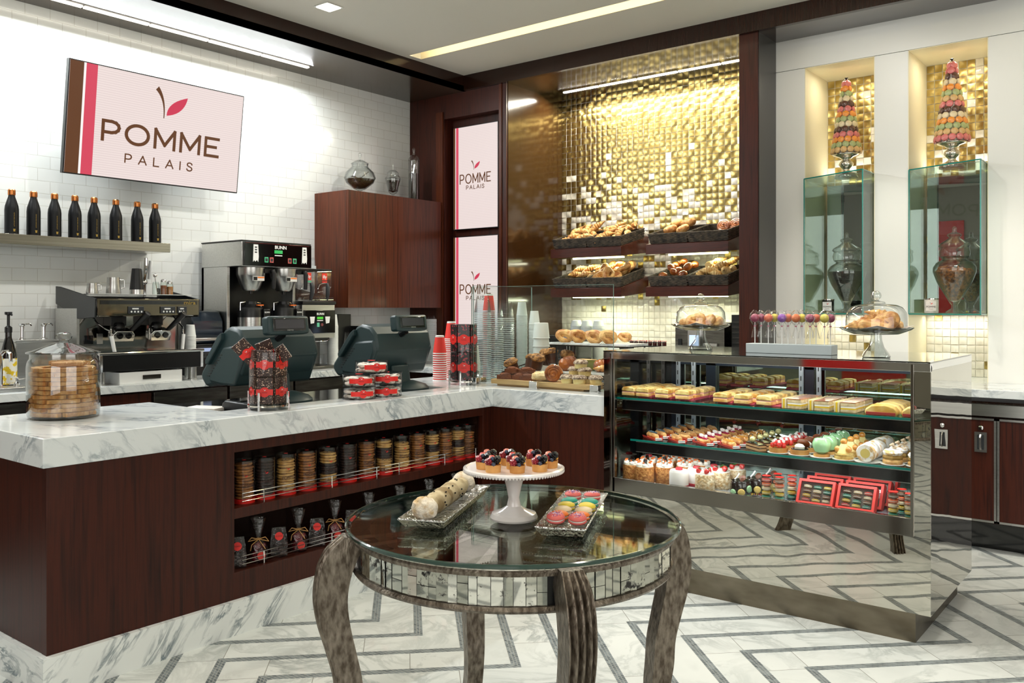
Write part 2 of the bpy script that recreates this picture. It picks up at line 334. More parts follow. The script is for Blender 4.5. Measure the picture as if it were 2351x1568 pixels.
# panelled wall that carries the two screens
w = MB()
w.box(-5.86, -5.41, 5.88, 6.1, 0, 3.35).box(-4.77, -4.69, 5.88, 6.75, 0, 3.35).box(-5.41, -4.77, 5.88, 6.1, 3.134, 3.35).box(-5.41, -4.77, 5.99, 6.1, 0, 3.134).box(-5.41, -4.77, 5.88, 6.0, 0, .94)
st('wall_screens', w, MAH)
st('wall_recess_side', MB().box(-4.69, -4.685, 5.9, 6.71, .94, 3.35), GLOSSW)
st('trim_screens', MB().box(-5.5, -5.42, 5.865, 5.88, .946, 3.2).box(-4.765, -4.735, 5.87, 5.88, .946, 3.35), MAHC)
st('pillar', MB().box(-2.576, -2.437, 5.88, 6.75, 0, 3.35), MAH)
st('trim_pillar', MB().box(-2.437, -2.432, 5.89, 6.2, .94, 3.35), M('grey_return_panel', '3a3835', .3))
# white panelled wall with two niches
PX = [(-2.437, -2.221), (-1.743, -1.529), (-1.055, XR)]
w = MB()
for a, b in PX: w.box(a, b, 6.2, 6.72, .90, 3.129)
w.box(-2.437, XR, 6.2, 6.72, 3.132, 3.35)
st('wall_back', w, WHITE, bev=.001)
st('trim_wall_joint', MB().box(-2.437, XR, 6.205, 6.3, 3.128, 3.133), DKGREY)
NI = [(-2.221, -1.743), (-1.529, -1.055)]
w = MB()
for a, b in NI: w.box(a, a+.004, 6.2, 6.68, .946, 3.13).box(b-.004, b, 6.2, 6.68, .946, 3.13).box(a, b, 6.2, 6.68, 3.126, 3.13)
st('trim_niche_lining', w, M('cream_niche_lining', 'ebe3c4', .45))  # white niche panels, with the warm light's cream tint put into their colour
w = MB(); w.box(-4.69, -2.576, 6.715, 6.75, .9, 3.35)
for a, b in NI: w.box(a, b, 6.685, 6.72, .9, 3.13)
st('wall_grout', w, GROUT)
# pillowed gold and white tiles: one pattern on the wall
def tiles(name, x0, x1, z0, z1, y, pg, pitch=.0547, amp=.0038):
    mb = MB(); nx = round((x1-x0)/pitch); nz = round((z1-z0)/pitch); px, pz = (x1-x0)/nx, (z1-z0)/nz; n = 4; g = .0019
    rnd = random.Random(int(abs(x0*1000)))
    for i in range(nx):
        for j in range(nz):
            a, b = x0+i*px+g, z0+j*pz+g; wx, wz = px-2*g, pz-2*g; cz = b+wz/2
            gold = rnd.random() < pg(cz); sg = rnd.choice((1, 1, -1)) if gold else rnd.choice((1, 1, 1, -.6)); tx, tz = rnd.uniform(-.0012, .0012), rnd.uniform(-.0012, .0012)
            vv = []
            for p in range(n+1):
                for q in range(n+1):
                    u, v = p/n, q/n; h = amp*(1-(2*u-1)**2)*(1-(2*v-1)**2)**.7 if 0 < u < 1 and 0 < v < 1 else 0
                    vv.append((a+u*wx, y-.004-sg*h-tx*(2*u-1)-tz*(2*v-1)-(.003 if sg < 0 else 0), b+v*wz))
            ff = [(p*(n+1)+q, (p+1)*(n+1)+q, (p+1)*(n+1)+q+1, p*(n+1)+q+1) for p in range(n) for q in range(n)]
            mb.add(vv, ff, 1 if gold else 0)
    return st(name, mb, [TILEW, GOLD], ang=60)
def pg_main(z):
    for a, b in ((2.8, 1.0), (2.62, .95), (2.45, .82), (2.25, .68), (2.05, .55), (1.9, .42), (1.75, .25), (1.5, .17)):
        if z > a: return b
    return .045
tiles('wall_tiled', -4.69, -2.576, .946, 3.35, 6.715, pg_main)
def pg_n(z): return .96 if z > 2.75 else (.88 if z > 2.5 else (.6 if z > 2.3 else (.5 if z > 1.4 else .07)))
for a, b in NI: tiles('wall_niche_tiles', a+.004, b-.004, .946, 3.126, 6.685, pg_n)

# fixed lights, as fittings
def led_fitting(x0, x1, y0, y1, z, n, along, label):
    t = thing('linear_led_fitting', label, 'light fitting', ((x0+x1)/2, (y0+y1)/2, z))
    hx, hy = (x1-x0)/2, (y1-y0)/2
    MB().box(-hx-.012, hx+.012, -hy-.012, hy+.012, .0, .02).build('housing', BLACK, t)
    m = MB()
    L = (2*hy if along == 'y' else 2*hx)/n
    for i in range(n):
        a = -(hy if along == 'y' else hx)+i*L+.008
        if along == 'y': m.box(-hx, hx, a, a+L-.016, -.008, 0)
        else: m.box(a, a+L-.016, -hy, hy, -.008, 0)
    m.build('diffuser', LEDW, t)
led_fitting(-5.65, -5.62, .45, 4.52, 3.352, 9, 'y', 'long row of bright linear lights in the dark soffit above the white tiled wall')
led_fitting(-4.5, -2.6, 6.45, 6.475, 3.352, 5, 'x', 'row of linear lights washing the gold mosaic wall from its soffit')
for i, (x, y) in enumerate(DOWN):
    lab = 'small square recessed ceiling light above the coffee counter' if i == 0 else 'square recessed ceiling light over the shop floor, out of the picture'
    t = thing('recessed_downlight', lab, 'ceiling light', (x, y, 3.478), R(0), None if i == 0 else 'ceiling lights out of the picture')
    MB().box(-.07, .07, -.07, .07, -.004, .0).build('trim_plate', WHITEP, t); MB().box(-.058, .058, -.058, .058, -.008, -.004).build('lens', LAMP, t)

# ================================================================ COUNTERS
CH = .946
# front counter worktop (L-shaped, with the sunk till bay behind the front strip)
def at(mb, name, mats, origin, **k):
    """build a mesh given in world coordinates as one object whose origin is the thing's base"""
    mb.v = [(x-origin[0], y-origin[1], z-origin[2]) for x, y, z in mb.v]
    return mb.build(name, mats, loc=origin, **k)
def part(mb, name, mats, root, **k):
    """a part given in world coordinates under an unrotated root"""
    L = root.location; mb.v = [(x-L.x, y-L.y, z-L.z) for x, y, z in mb.v]
    return mb.build(name, mats, root, **k)
poly = [(-3.284, 1.436), (-3.284, 3.985), (-2.503, 3.985), (-2.503, 4.72), (-4.15, 4.72), (-4.15, 3.86), (-3.53, 3.86), (-3.53, 2.33), (-4.15, 2.33), (-4.15, 1.44)]
tag(at(MB().prism(poly, .838, CH), 'marble_worktop', MARB, (-3.7, 2.8, .838), bev=.003), 'thick white grey-veined marble worktop of the front service counter', 'worktop')
t = thing('service_counter', 'long dark mahogany counter front with two open display shelves and marble plinth', 'counter', (-3.7, 2.7, 0))
b = MB()
b.box(-3.35, -3.31, 1.46, 2.25, .147, .838).box(-3.35, -3.31, 3.93, 4.0, .147, .838).box(-3.35, -3.31, 2.25, 3.93, .789, .838).box(-3.35, -3.31, 2.25, 3.93, .147, .264)
b.box(-4.12, -3.351, 1.461, 1.5, .148, .837).box(-4.12, -4.08, 1.501, 2.3, .147, .837)
part(b, 'front_panel', MAH, t, bev=.001)
part(MB().box(-3.80, -3.78, 2.2, 3.95, .147, .838).box(-3.78, -3.352, 2.23, 2.25, .2, .8).box(-3.78, -3.352, 3.93, 3.95, .2, .8).box(-3.8, -3.352, 2.25, 3.93, .789, .80), 'niche_lining', MAHD, t)
part(MB().box(-3.78, -3.312, 2.25, 3.93, .498, .542), 'shelf', MAH, t, bev=.001); part(MB().box(-3.78, -3.352, 2.25, 3.93, .244, .264), 'shelf', MAH, t)
part(MB().prism([(-3.285, 1.437), (-3.285, 3.989), (-3.9, 3.989), (-3.9, 1.5), (-4.1, 1.5), (-4.1, 1.437)], 0, .147), 'plinth', MARBP, t)
for z0 in (.542, .264):                                  # the chrome gallery rails along both shelves
    for k, (a, e) in enumerate(((2.30, 3.12), (3.16, 3.90))):
        m = MB()
        for z in (.022, .040, .058): m.tube([(-3.326, a, z0+z), (-3.326, e, z0+z)], .0022, 6)
        for q in (.14, .62, .98): y = a+(e-a)*q; m.tube([(-3.326, y, z0), (-3.326, y, z0+.06)], .0028, 6)
        part(m, 'gallery_rail', CHROME, t)
part(MB().box(-4.1, -3.84, 2.33, 3.85, .1, .80), 'till_drawer_unit', BLACK, t)
t = thing('return_counter', 'short mahogany counter between the long counter and the glass display case', 'counter', (-2.9, 4.2, 0))
part(MB().box(-3.309, -2.505, 4.001, 4.04, .147, .838), 'front_panel', MAH, t); part(MB().box(-3.31, -2.505, 3.99, 4.1, 0, .147), 'plinth', MARBP, t)
part(MB().box(-3.27, -2.51, 4.66, 4.7, 0, .838), 'rear_panel', MAHD, t)
tag(at(MB().box(-4.14, -3.535, 2.335, 3.855, .90, .925), 'till_bay_shelf', BLACKG, (-3.84, 3.1, .90)), 'sunken black shelf behind the counter front that carries both tills', 'shelf')
# back bar along the tiled wall and below the screens
poly = [(-5.85, -1.5), (-5.16, -1.5), (-5.16, 5.06), (-4.45, 5.06), (-4.45, 5.88), (-5.85, 5.88)]
tag(at(MB().prism(poly, .900, CH), 'back_bar_worktop', MARB, (-5.5, 3, .9), bev=.002), 'white marble worktop under the espresso machine and coffee brewer', 'worktop')
t = thing('back_bar_cabinet', 'low dark back bar cabinets and steel fridges below the coffee machines', 'cabinet', (-5.5, 3, 0))
part(MB().box(-5.82, -5.22, -1.4, 5.84, .08, .9).box(-5.3, -4.5, 5.12, 5.84, .08, .9), 'body', MAHD, t)
for i in range(9):
    y = .2+i*.55; s = i in (3, 5, 6, 7)
    d = part(MB().box(-5.225, -5.2, y, y+.53, .12, .78), 'door', STEELD if s else MAH, t, bev=.002); d2 = part(MB().box(-5.225, -5.2, y, y+.53, .79, .885), 'drawer', STEELD if s or i > 4 else MAH, t, bev=.002)
    if s: MB().box(.30, .32, y-3+.05, y-3+.48, .70, .715).build('handle', STEEL, d)
# counter and cabinets under the mosaic wall
poly = [(-4.44, 5.66), (XR-.02, 5.66), (XR-.02, 6.197), (-2.42, 6.197), (-2.42, 5.877), (-2.6, 5.877), (-2.6, 6.70), (-4.44, 6.70)]
tag(at(MB().prism(poly, .90, CH), 'rear_worktop', MARB, (-2, 6, .9), bev=.002), 'white marble worktop running below the gold mosaic wall and niches', 'worktop')
for a, b_ in NI: st('trim_niche_sill', MB().box(a+.001, b_-.001, 6.198, 6.684, .90, .946), MARB)
t = thing('rear_cabinet', 'dark mahogany cabinets with metal edged doors under the rear marble worktop', 'cabinet', (-.6, 5.9, 0))
part(MB().box(-4.4, XR-.05, 5.70, 6.18, .17, .875), 'body', MAHD, t); part(MB().box(-4.4, XR-.05, 5.80, 6.15, 0, .17), 'toe_kick', BLACKG, t)
part(MB().box(-4.4, XR-.05, 5.655, 5.70, .795, .862), 'metal_band', STEEL, t)
x = -4.35; k = 0
while x < 2.7:
    w_ = .425
    d = part(MB().box(x, x+w_, 5.664, 5.70, .182, .782), 'door', MAH, t)
    fr_ = MB()
    for q in ((x, x+.012, .182, .782), (x+w_-.012, x+w_, .182, .782), (x, x+w_, .182, .194), (x, x+w_, .77, .782)): fr_.box(q[0]+.6, q[1]+.6, 5.66-5.9, 5.666-5.9, q[2], q[3])
    fr_.build('edge_frame', STEEL, d)
    hx = x+.6+.345
    if k % 1 == 0 and x > -2:
        MB().box(hx-.032, hx+.032, -.244, -.238, .585, .70).box(hx-.018, hx+.018, -.2445, -.24, .60, .685, 1).tube([(hx, -.246, .60), (hx, -.262, .615), (hx, -.262, .67), (hx, -.246, .685)], .006, 6).build('handle', [STEEL, DKGREY], d)
        MB().lathe([(0, 0), (.014, 0), (.014, .006), (.006, .008), (0, .008)], 12, T=T(hx, -.238, .725, rx=90)).build('lock', CHROME, d)
    x += w_+.004; k += 1

# ================================================================ SCREENS AND THE SIGN LOGO
PINKBG = None
def screen_mat():
    m, nt, bs = newmat('sign_screen_background'); sp = nt.nodes.new('ShaderNodeSeparateXYZ'); nt.links.new(coord(nt), sp.inputs[0])
    z = (E(nt, sp.outputs[2])*430.0).op('SINE')*.5+.5
    c = mix(nt, z.op('POWER', 3.0)*.75, S('ebdbd7'), S('d9c6c3')); nt.links.new(c, bs.inputs['Emission Color']); bs.inputs['Emission Strength'].default_value = 1.0
    bs.inputs['Base Color'].default_value = (.02, .02, .02, 1); bs.inputs['Roughness'].default_value = .35; bs.inputs['Specular IOR Level'].default_value = .2; return m
SCRN = screen_mat()
def emat(n, h, e=1.0):
    m, nt, bs = newmat(n); bs.inputs['Specular IOR Level'].default_value = .15; bs.inputs['Base Color'].default_value = (.02, .02, .02, 1); bs.inputs['Emission Color'].default_value = S(h); bs.inputs['Emission Strength'].default_value = e; return m
SBR, SPK, SLF, SWH = emat('screen_brown', '5e3516'), emat('screen_pink', 'd3425a'), emat('screen_leaf', 'cb3350'), emat('screen_white', 'f6f1ee')
def bez(p0, p1, p2, n=10): return [((1-t)**2*p0[0]+2*t*(1-t)*p1[0]+t*t*p2[0], (1-t)**2*p0[1]+2*t*(1-t)*p1[1]+t*t*p2[1]) for t in [i/n for i in range(n+1)]]
def logo(parent, s, y, msl, mst, T0=None):
    """leaf and stem, s = height in metres, drawn in the XZ plane of the parent about (0, 0)"""
    tr = T0 or (0, 0)
    lf = bez((-.02, -.42), (-.03, .05), (.72, .30))+bez((.72, .30), (.62, -.28), (-.02, -.42))[1:-1]
    sm = bez((-.36, .50), (-.06, .14), (-.10, -.52))+bez((-.13, -.52), (-.11, .10), (-.46, .38))
    for nm, pl, m in (('leaf', lf, msl), ('stem', sm, mst)):
        MB().prism([(tr[0]+a*s, tr[1]+b*s) for a, b in pl], y-.0012, y, 'y').build(nm, m, parent, smooth=False)
def tv(label, loc, rot, w, h, portrait):
    t = thing('wall_screen', label, 'screen', loc, rot=rot)
    MB().box(-w/2, w/2, .0, .035, -h/2, h/2).build('bezel', BLACK, t, bev=.002)
    f = .008; d = MB().box(-w/2+f, w/2-f, -.002, .002, -h/2+f, h/2-f).build('display', SCRN, t)
    if portrait:
        a = -w/2+f; MB().box(a, a+.022, -.004, -.002, -h/2+f, h/2-f).build('brown_stripe', SBR, t); MB().box(a+.022, a+.028, -.004, -.002, -h/2+f, h/2-f).build('white_stripe', SWH, t)
        MB().box(a+.030, a+.058, -.004, -.002, -h/2+f, h/2-f).build('pink_stripe', SPK, t)
        logo(t, .085, -.003, SLF, SBR, (-.005, .108)); strokes('POMME', t, -.178, .178, -.052, .028, -.003, .0098, SBR, .72); strokes('PALAIS', t, -.104, .104, -.106, -.074, -.003, .0052, SBR, .95)
    else:
        a = -w/2+f; MB().box(a, a+.085, -.004, -.002, -h/2+f, h/2-f).build('brown_stripe', SBR, t); MB().box(a+.085, a+.10, -.004, -.002, -h/2+f, h/2-f).build('white_stripe', SWH, t)
        MB().box(a+.10, a+.172, -.004, -.002, -h/2+f, h/2-f).build('pink_stripe', SPK, t)
        logo(t, .20, -.003, SLF, SBR, (.038, .195)); strokes('POMME', t, -.395, .445, -.112, .010, -.003, .021, SBR, 1.12); strokes('PALAIS', t, -.236, .25, -.238, -.184, -.003, .0085, SBR)
    return t
tv('large tilted landscape screen with pomme palais logo on the white tiled wall', (-5.545, 3.192, 2.6155), (R(7.3), 0, R(90)), 1.262, .71, 0)
MB().box(-.25, .25, .035, .24, -.2, .1).build('mount', BLACK, D.objects['wall_screen'])
tv('upper portrait screen with logo beside the wall cabinet', (-5.1, 5.95, 2.592), (0, 0, 0), .53, .935, 1)
tv('lower portrait screen with logo, partly hidden by the stacked cups', (-5.1, 5.95, 1.598), (0, 0, 0), .53, .935, 1)

# wall cabinet with three jars on it
t = thing('wall_cabinet', 'striped dark wood wall cabinet hanging left of the screens', 'cabinet', (-5.64, 5.31, 1.42))
part(MB().box(-5.849, -5.45, 4.752, 5.878, 1.42, 2.378), 'body', MAHC, t, bev=.001)
for a, e in ((4.754, 5.31), (5.313, 5.877)): part(MB().box(-5.45, -5.43, a, e, 1.42, 2.378), 'door', MAHC, t)

# steel bottle shelf on the tiled wall and its eight bottles
t = thing('bottle_shelf', 'brushed steel wall shelf with a row of black bottles', 'shelf', (-5.7, 2, 1.8))
part(MB().box(-5.849, -5.55, -.4, 3.267, 1.798, 1.86), 'board', M('shelf_steel', 'c6c1b4', .2, 1, c2='aaa699', sc=3, stretch=(30, .6, 60)), t, bev=.002)
part(MB().box(-5.849, -5.6, .5, .53, 1.76, 1.798), 'bracket', STEEL, t)
r = thing('metal_bottle', '', 'bottle', (-5.68, 2.301, 1.86), 0, 'black bottles on the steel shelf')
pr = [(0, 0), (.036, 0), (.0395, .004), (.0395, .155), (.037, .178), (.028, .208), (.020, .232), (.0175, .25), (0, .252)]
MB().lathe(pr, 24).build('body', MATTEB, r); MB().lathe([(0, 0), (.0205, 0), (.0215, .004), (.0215, .030), (.017, .036), (0, .037)], 24, (0, 0, .244)).build('cap', COPPER, r)
text('LOTTE NEW YORK PALACE', .0068, r, (.0399, -.001, .094), (R(90), R(-90), R(90)), GOLDP, 1, 'print', .0003); MB().box(.039, .0402, -.006, .004, .022, .034).box(.039, .0402, -.008, .006, .034, .037).build('emblem', GOLDP, r)
wd = ['leftmost', 'second', 'third', 'fourth', 'fifth', 'sixth', 'seventh', 'rightmost']
for i, y in enumerate((2.301, 2.428, 2.554, 2.681, 2.805, 2.951, 3.10, 3.229)):
    lb = f'matte black bottle with copper cap, {wd[i]}'+(' in the row on the steel shelf' if i in (0, 7) else ' from the outer end of the steel shelf')
    if i == 0: r['label'] = lb
    else: dup(r, (-5.68, y, 1.86), label=lb)

# ================================================================ BACK BAR MACHINES (built facing -Y, turned to face the shop)
Q = R(90)
def circ(r, z, n=16, x=0, y=0): return [(x+r*cos(2*pi*i/n), y+r*sin(2*pi*i/n), z) for i in range(n)]
# --- espresso machine
t = thing('espresso_machine', 'two group chrome and black espresso machine on the back bar', 'espresso machine', (-5.5, 2.945, CH), Q)
MB().prism([(-.22, .42), (-.255, .44), (-.265, .525), (.25, .555), (.25, .46), (.0, .42)], -.345, .345, 'x').build('housing', BLACKG, t, bev=.003)
CHK = M('espresso_cheek', '14171a', .3)
for s in (-1, 1): MB().prism([(-.26, .53), (-.255, .415), (-.04, .405), (.255, .50), (.255, .612), (.20, .608)], s*.345-.006, s*.345+.006, 'x').build('side_cheek', CHK, t, bev=.002)
MB().box(-.335, .335, -.02, .25, .19, .43).build('body', M('polished_dark_steel', '8d8a84', .1, 1), t, bev=.004)
for s in (-1, 1): MB().box(s*.344-.008, s*.344+.008, -.03, .255, .0, .47).build('side_panel', STEEL, t)
fp = MB().box(-.34, .34, -.268, -.262, .425, .53).build('front_panel', M('dark_chrome', '6a6252', .06, 1), t, rot=(0, 0, 0), bev=.002)
MB().box(-.325, .325, -.2705, -.267, .495, .519).build('black_band', BLACKG, fp); text('mira', .034, fp, (.27, -.2712, .506), FR, GOLDP, 1.4, 'maker_name')
for x, w in ((-.10, .052), (.115, .052), (.215, .033)):
    k = MB().box(x-w, x+w, -.276, -.267, .437, .482).build('control_pad', DKGREY, fp, bev=.003)
    b = MB()
    for i in range(4 if w > .04 else 3): b.ball((x-w*.6+i*w*.42, -.2765, .449), (.006, .003, .006), 8)
    b.box(x-w*.5, x+w*.3, -.277, -.275, .464, .472).build('button', WHITEP, k)
MB().prism([(-.30, .085), (-.305, .19), (.2, .19), (.2, .085)], -.34, .34, 'x').build('drip_tray', BLACK, t, bev=.003)
MB().tube([(-.35, -.305, .195), (.35, -.305, .195)], .011, 10).box(-.345, .345, -.3, -.02, .188, .198).build('tray_lip', CHROME, t)
for s in (-1, 1): MB().box(s*.337-.009, s*.337+.009, -.308, -.30, .085, .19).build('tray_bracket', CHROME, t)
for x in (-.31, .31):
    for y in (-.24, .2): MB().lathe([(0, 0), (.03, 0), (.03, .006), (.027, .008), (.027, .09), (0, .09)], 16, (x, y, 0)).build('foot', STEEL, t)
for x in (-.13, .12):
    g = MB().lathe([(0, -.055), (.036, -.055), (.04, -.03), (.04, 0), (.03, .02), (0, .02)], 20, T=T(x, -.11, .36)).box(x-.05, x+.05, -.12, -.02, .36, .42).build('group_head', BLACK, t, bev=.002)
    MB().prism([(-.068, -.036), (-.074, .012), (-.054, .034), (.05, .034), (.068, .01), (.066, -.036)], -.02, .05, 'y', T=T(x, -.17, .30, rx=18)).build('spout_block', M('satin_chrome', 'dedede', .14, 1), g, bev=.004)
    MB().lathe([(0, 0), (.019, 0), (.019, .003), (0, .003)], 16, T=T(x-.03, -.194, .296, rx=108)).lathe([(0, 0), (.019, 0), (.019, .003), (0, .003)], 16, T=T(x+.026, -.194, .296, rx=108)).build('spout', BLACKG, g)
    MB().tube([(x+.05, -.16, .32), (x+.075, -.23, .38), (x+.10, -.29, .44)], [.013, .017, .02], 12).build('handle', BLACK, g)
    MB().tube([(x-.075, -.17, .27), (x-.075, -.17, .34), (x-.03, -.14, .36)], .006, 8).build('bracket', CHROME, g)
for s, x in ((1, -.27), (-1, .275)):
    g = MB().tube([(x, -.06, .42), (x, -.12, .38), (x+.01*s, -.20, .345), (x+.03*s, -.235, .33), (x+.03*s, -.24, .30)], .005, 8).build('steam_wand', CHROME, t)
    MB().tube([(x+.03*s, -.24, .30), (x+.045*s, -.25, .20)], [.012, .011], 12).build('grip', WHITEP, g)
MB().box(-.335+.03, -.335+.09, -.024, -.019, .245, .30).build('gauge', BLACKG, t, bev=.003); MB().box(-.22, -.185, -.024, -.019, .245, .31).build('info_plate', STEEL, t)
MB().box(-.33, .33, -.2, .24, .556, .560).build('cup_rail', CHROME, t)
# things on top of the machine
EZ = CH+.561
def jug(lb, x, y, r, h):
    t = thing('milk_jug', lb, 'jug', (x, y, EZ), Q)
    MB().lathe([(0, 0), (r*1.05, 0), (r*1.1, .005), (r*.95, h*.6), (r*.9, h), (r*.87, h), (r*.9, h*.6), (r, .01), (0, .01)], 24).build('body', STEEL, t)
    MB().tube([(r*.9, 0, h*.85), (r*1.7, 0, h*.85), (r*1.75, 0, h*.4), (r*1.0, 0, h*.3)], .004, 6).build('handle', STEEL, t); return t
jug('smaller steel milk jug at the end of the espresso machine top', -5.42, 2.665, .033, .065); jug('taller steel milk jug on top of the espresso machine', -5.42, 2.80, .042, .105)
t = thing('knock_cup', 'tall black shaker tumbler upside down on the espresso machine', 'cup', (-5.42, 2.955, EZ))
MB().lathe([(0, 0), (.045, 0), (.045, .03), (.043, .03), (0, .03)], 24).build('steel_rim', STEEL, t); MB().lathe([(0, .03), (.044, .03), (.03, .165), (.026, .168), (0, .168)], 24).build('body', BLACK, t)
for i, (y, c_, nm) in enumerate(((3.075, 'GLASS', 'clear glass spoon jar standing left of the cocoa shakers'), (3.13, '8a4a22', 'glass shaker of dark brown cocoa on the espresso machine'), (3.175, 'b9793f', 'smaller glass shaker of light brown spice on the espresso machine'))):
    t = thing('spice_shaker', nm, 'shaker', (-5.40, y, EZ-.003)); h = .085-.01*(i == 2)
    MB().lathe([(0, 0), (.022, 0), (.022, h*.8), (.018, h), (.016, h), (.02, h*.8), (.02, .004), (0, .004)], 16).build('jar', GLASS, t)
    if i: MB().lathe([(0, .004), (.0195, .004), (.0195, h*.75), (0, h*.75)], 16).build('spice', M('spice', c_, .8), t); MB().lathe([(0, h), (.018, h), (.018, h+.012), (.01, h+.02), (0, h+.021)], 16).build('cap', STEEL, t)
    else:
        MB().tube([(0, .01, .01), (.012, -.012, .12)], .003, 6).ball((.012, -.012, .128), .014, 10).build('scoop', CHROME, t)
# tray drawer under the machine, white knock box
t = thing('knock_box', 'low pale grey drawer box under the espresso machine', 'drawer box', (-5.3, 2.94, CH), Q)
MB().box(-.21, .21, -.09, .2, 0, .075).build('body', WHITEP, t, bev=.002); MB().box(-.06, .06, -.094, -.089, .026, .052).build('slot', STEELD, t)
# --- syrup bottle, dispenser, tap at the far end
t = thing('syrup_bottle', 'black pump syrup bottle with yellow flower label beside the steel tap', 'bottle', (-5.45, 2.19, CH))
MB().lathe([(0, 0), (.042, 0), (.045, .01), (.045, .2), (.03, .26), (.018, .3), (.018, .33), (0, .33)], 24).build('body', BLACKG, t)
MB().lathe([(.0455, .03), (.0458, .03), (.0458, .18), (.0455, .18)], 24).build('label_band', M('syrup_label', 'f2f0e2', .5, c2='e6c41c', sc=30, lo=.5, hi=.55), t)
MB().lathe([(0, .33), (.02, .33), (.02, .36), (.008, .37), (.008, .43), (.02, .435), (.02, .45), (0, .45)], 16).tube([(0, 0, .443), (.035, 0, .443), (.045, 0, .43)], .006, 6).build('pump', BLACK, t)
t = thing('syrup_dispenser', 'brushed steel rail dispenser with two lever pumps beside the tap', 'dispenser', (-5.55, 2.36, CH), Q)
MB().box(-.125, .125, -.09, .2, 0, .27).build('body', STEEL, t, bev=.004); MB().box(-.13, .13, -.095, .2, .27, .283).build('lid', STEEL, t, bev=.002)
for x in (-.055, .07):
    p = MB().lathe([(0, .283), (.022, .283), (.022, .29), (.011, .295), (.011, .36), (.018, .368), (.02, .378), (0, .382)], 16, (x, 0, 0)).build('pump', CHROME, t)
    MB().tube([(x+.008, 0, .34), (x+.012, 0, .375), (x+.045, 0, .378), (x+.055, 0, .365)], .0045, 8).build('spout', CHROME, p)
t = thing('water_tap', 'small chrome gooseneck tap on a pale steel rinse tray', 'tap', (-5.35, 2.11, CH), Q)
MB().box(-.2, .12, -.10, .06, 0, .025).build('tray', STEEL, t, bev=.004); MB().tube([(0, 0, .02), (0, 0, .2), (.012, -.005, .225), (.03, -.01, .228), (.045, -.014, .21), (.047, -.015, .165)], .010, 10).build('neck', CHROME, t)
MB().lathe([(0, .025), (.016, .025), (.018, .04), (.008, .05), (.008, .065), (.012, .07), (0, .075)], 14, (.085, 0, 0)).tube([(.085, 0, .062), (.14, -.02, .068)], .004, 6).build('lever', CHROME, t)
# filter tap on the wall
t = thing('wall_spray_arm', 'slim chrome pre-rinse arm hanging on the tiled wall below the shelf end', 'tap', (-5.82, 3.23, 1.5), Q)
MB().tube([(0, 0, 0), (0, 0, .12), (0, -.02, .2), (0, -.02, .27)], [.012, .012, .016, .012], 10).ball((0, 0, .1), .022, 10).build('arm', CHROME, t); MB().tube([(.03, -.01, .12), (.035, -.02, .25)], .012, 10).build('hose', WHITEP, t)
# --- cup maker machine: dark blue pod dispenser
t = thing('tea_brewer', 'dark blue and black lidded dispenser between espresso machine and coffee brewer', 'dispenser', (-5.62, 3.53, CH), Q)
MB().prism([(-.1, 0), (-.1, .22), (.18, .22), (.18, 0)], -.13, .13, 'x').build('base', BLACK, t, bev=.006)
MB().prism([(-.09, .22), (-.115, .28), (-.11, .38), (-.06, .45), (.18, .46), (.18, .22)], -.125, .125, 'x').build('hood', M('dark_blue_plastic', '16222f', .15, coat=.6), t, bev=.012)
MB().box(-.12, .12, -.122, -.10, .24, .262).build('handle', STEEL, t, bev=.004)
k = MB().box(-.08, .09, -.106, -.099, .12, .2).build('control_panel', DKGREY, t, bev=.002); MB().box(-.06, .03, -.108, -.105, .165, .19).build('display', emat('small_display', 'b4c4e8', .8), k)
m = MB()
for i in range(5): m.ball((-.06+i*.03, -.106, .14), (.006, .003, .006), 8)
m.build('button', BLACKG, k)
# --- nested cup stacks
def cup_mesh(name, rb, rt, h, m, lip=.0022, n=16, inv=False, band=None):
    """cup proto standing mouth down (the way stacks are stored)"""
    q = MB().lathe([(rt-.0008, 0), (rt+lip, 0), (rt+lip, .003), (rt, .004)], n, opn=True, mi=1).lathe([(rt, .004), (rb, h-.001), (rb-.002, h), (0, h)], n, opn=True)
    return q
def cup_stack(nm, label, cat, group, x, y, z, n, pitch, rb, rt, h, m, band=None, seg=14, z1=None):
    o = cup_mesh(nm, rb, rt, h, m, n=seg).build(nm, [m, CUPRIM if m is CUPG else WHITEP], loc=(x, y, z)); tag(o, label, cat, group)
    if band: MB().lathe([(rb+(rt-rb)*.95+.0006, h*.055), (rb+(rt-rb)*.10+.0006, h*.90)], seg, opn=True).build('red_print', band, o)
    for i in range(1, n): dup(o, (x+random.uniform(-.0006, .0006), y+random.uniform(-.0006, .0006), z+i*pitch))
    return o
WCUP = M('paper_cup', 'e4e8e4', .5); RCUP = M('red_cup', 'e63a30', .5)
cup_stack('paper_cup', 'white paper cup in the stack between espresso machine and blue dispenser', 'cup', 'paper cups beside the espresso machine', -5.42, 3.338, CH, 34, .0085, .027, .036, .078, WCUP)
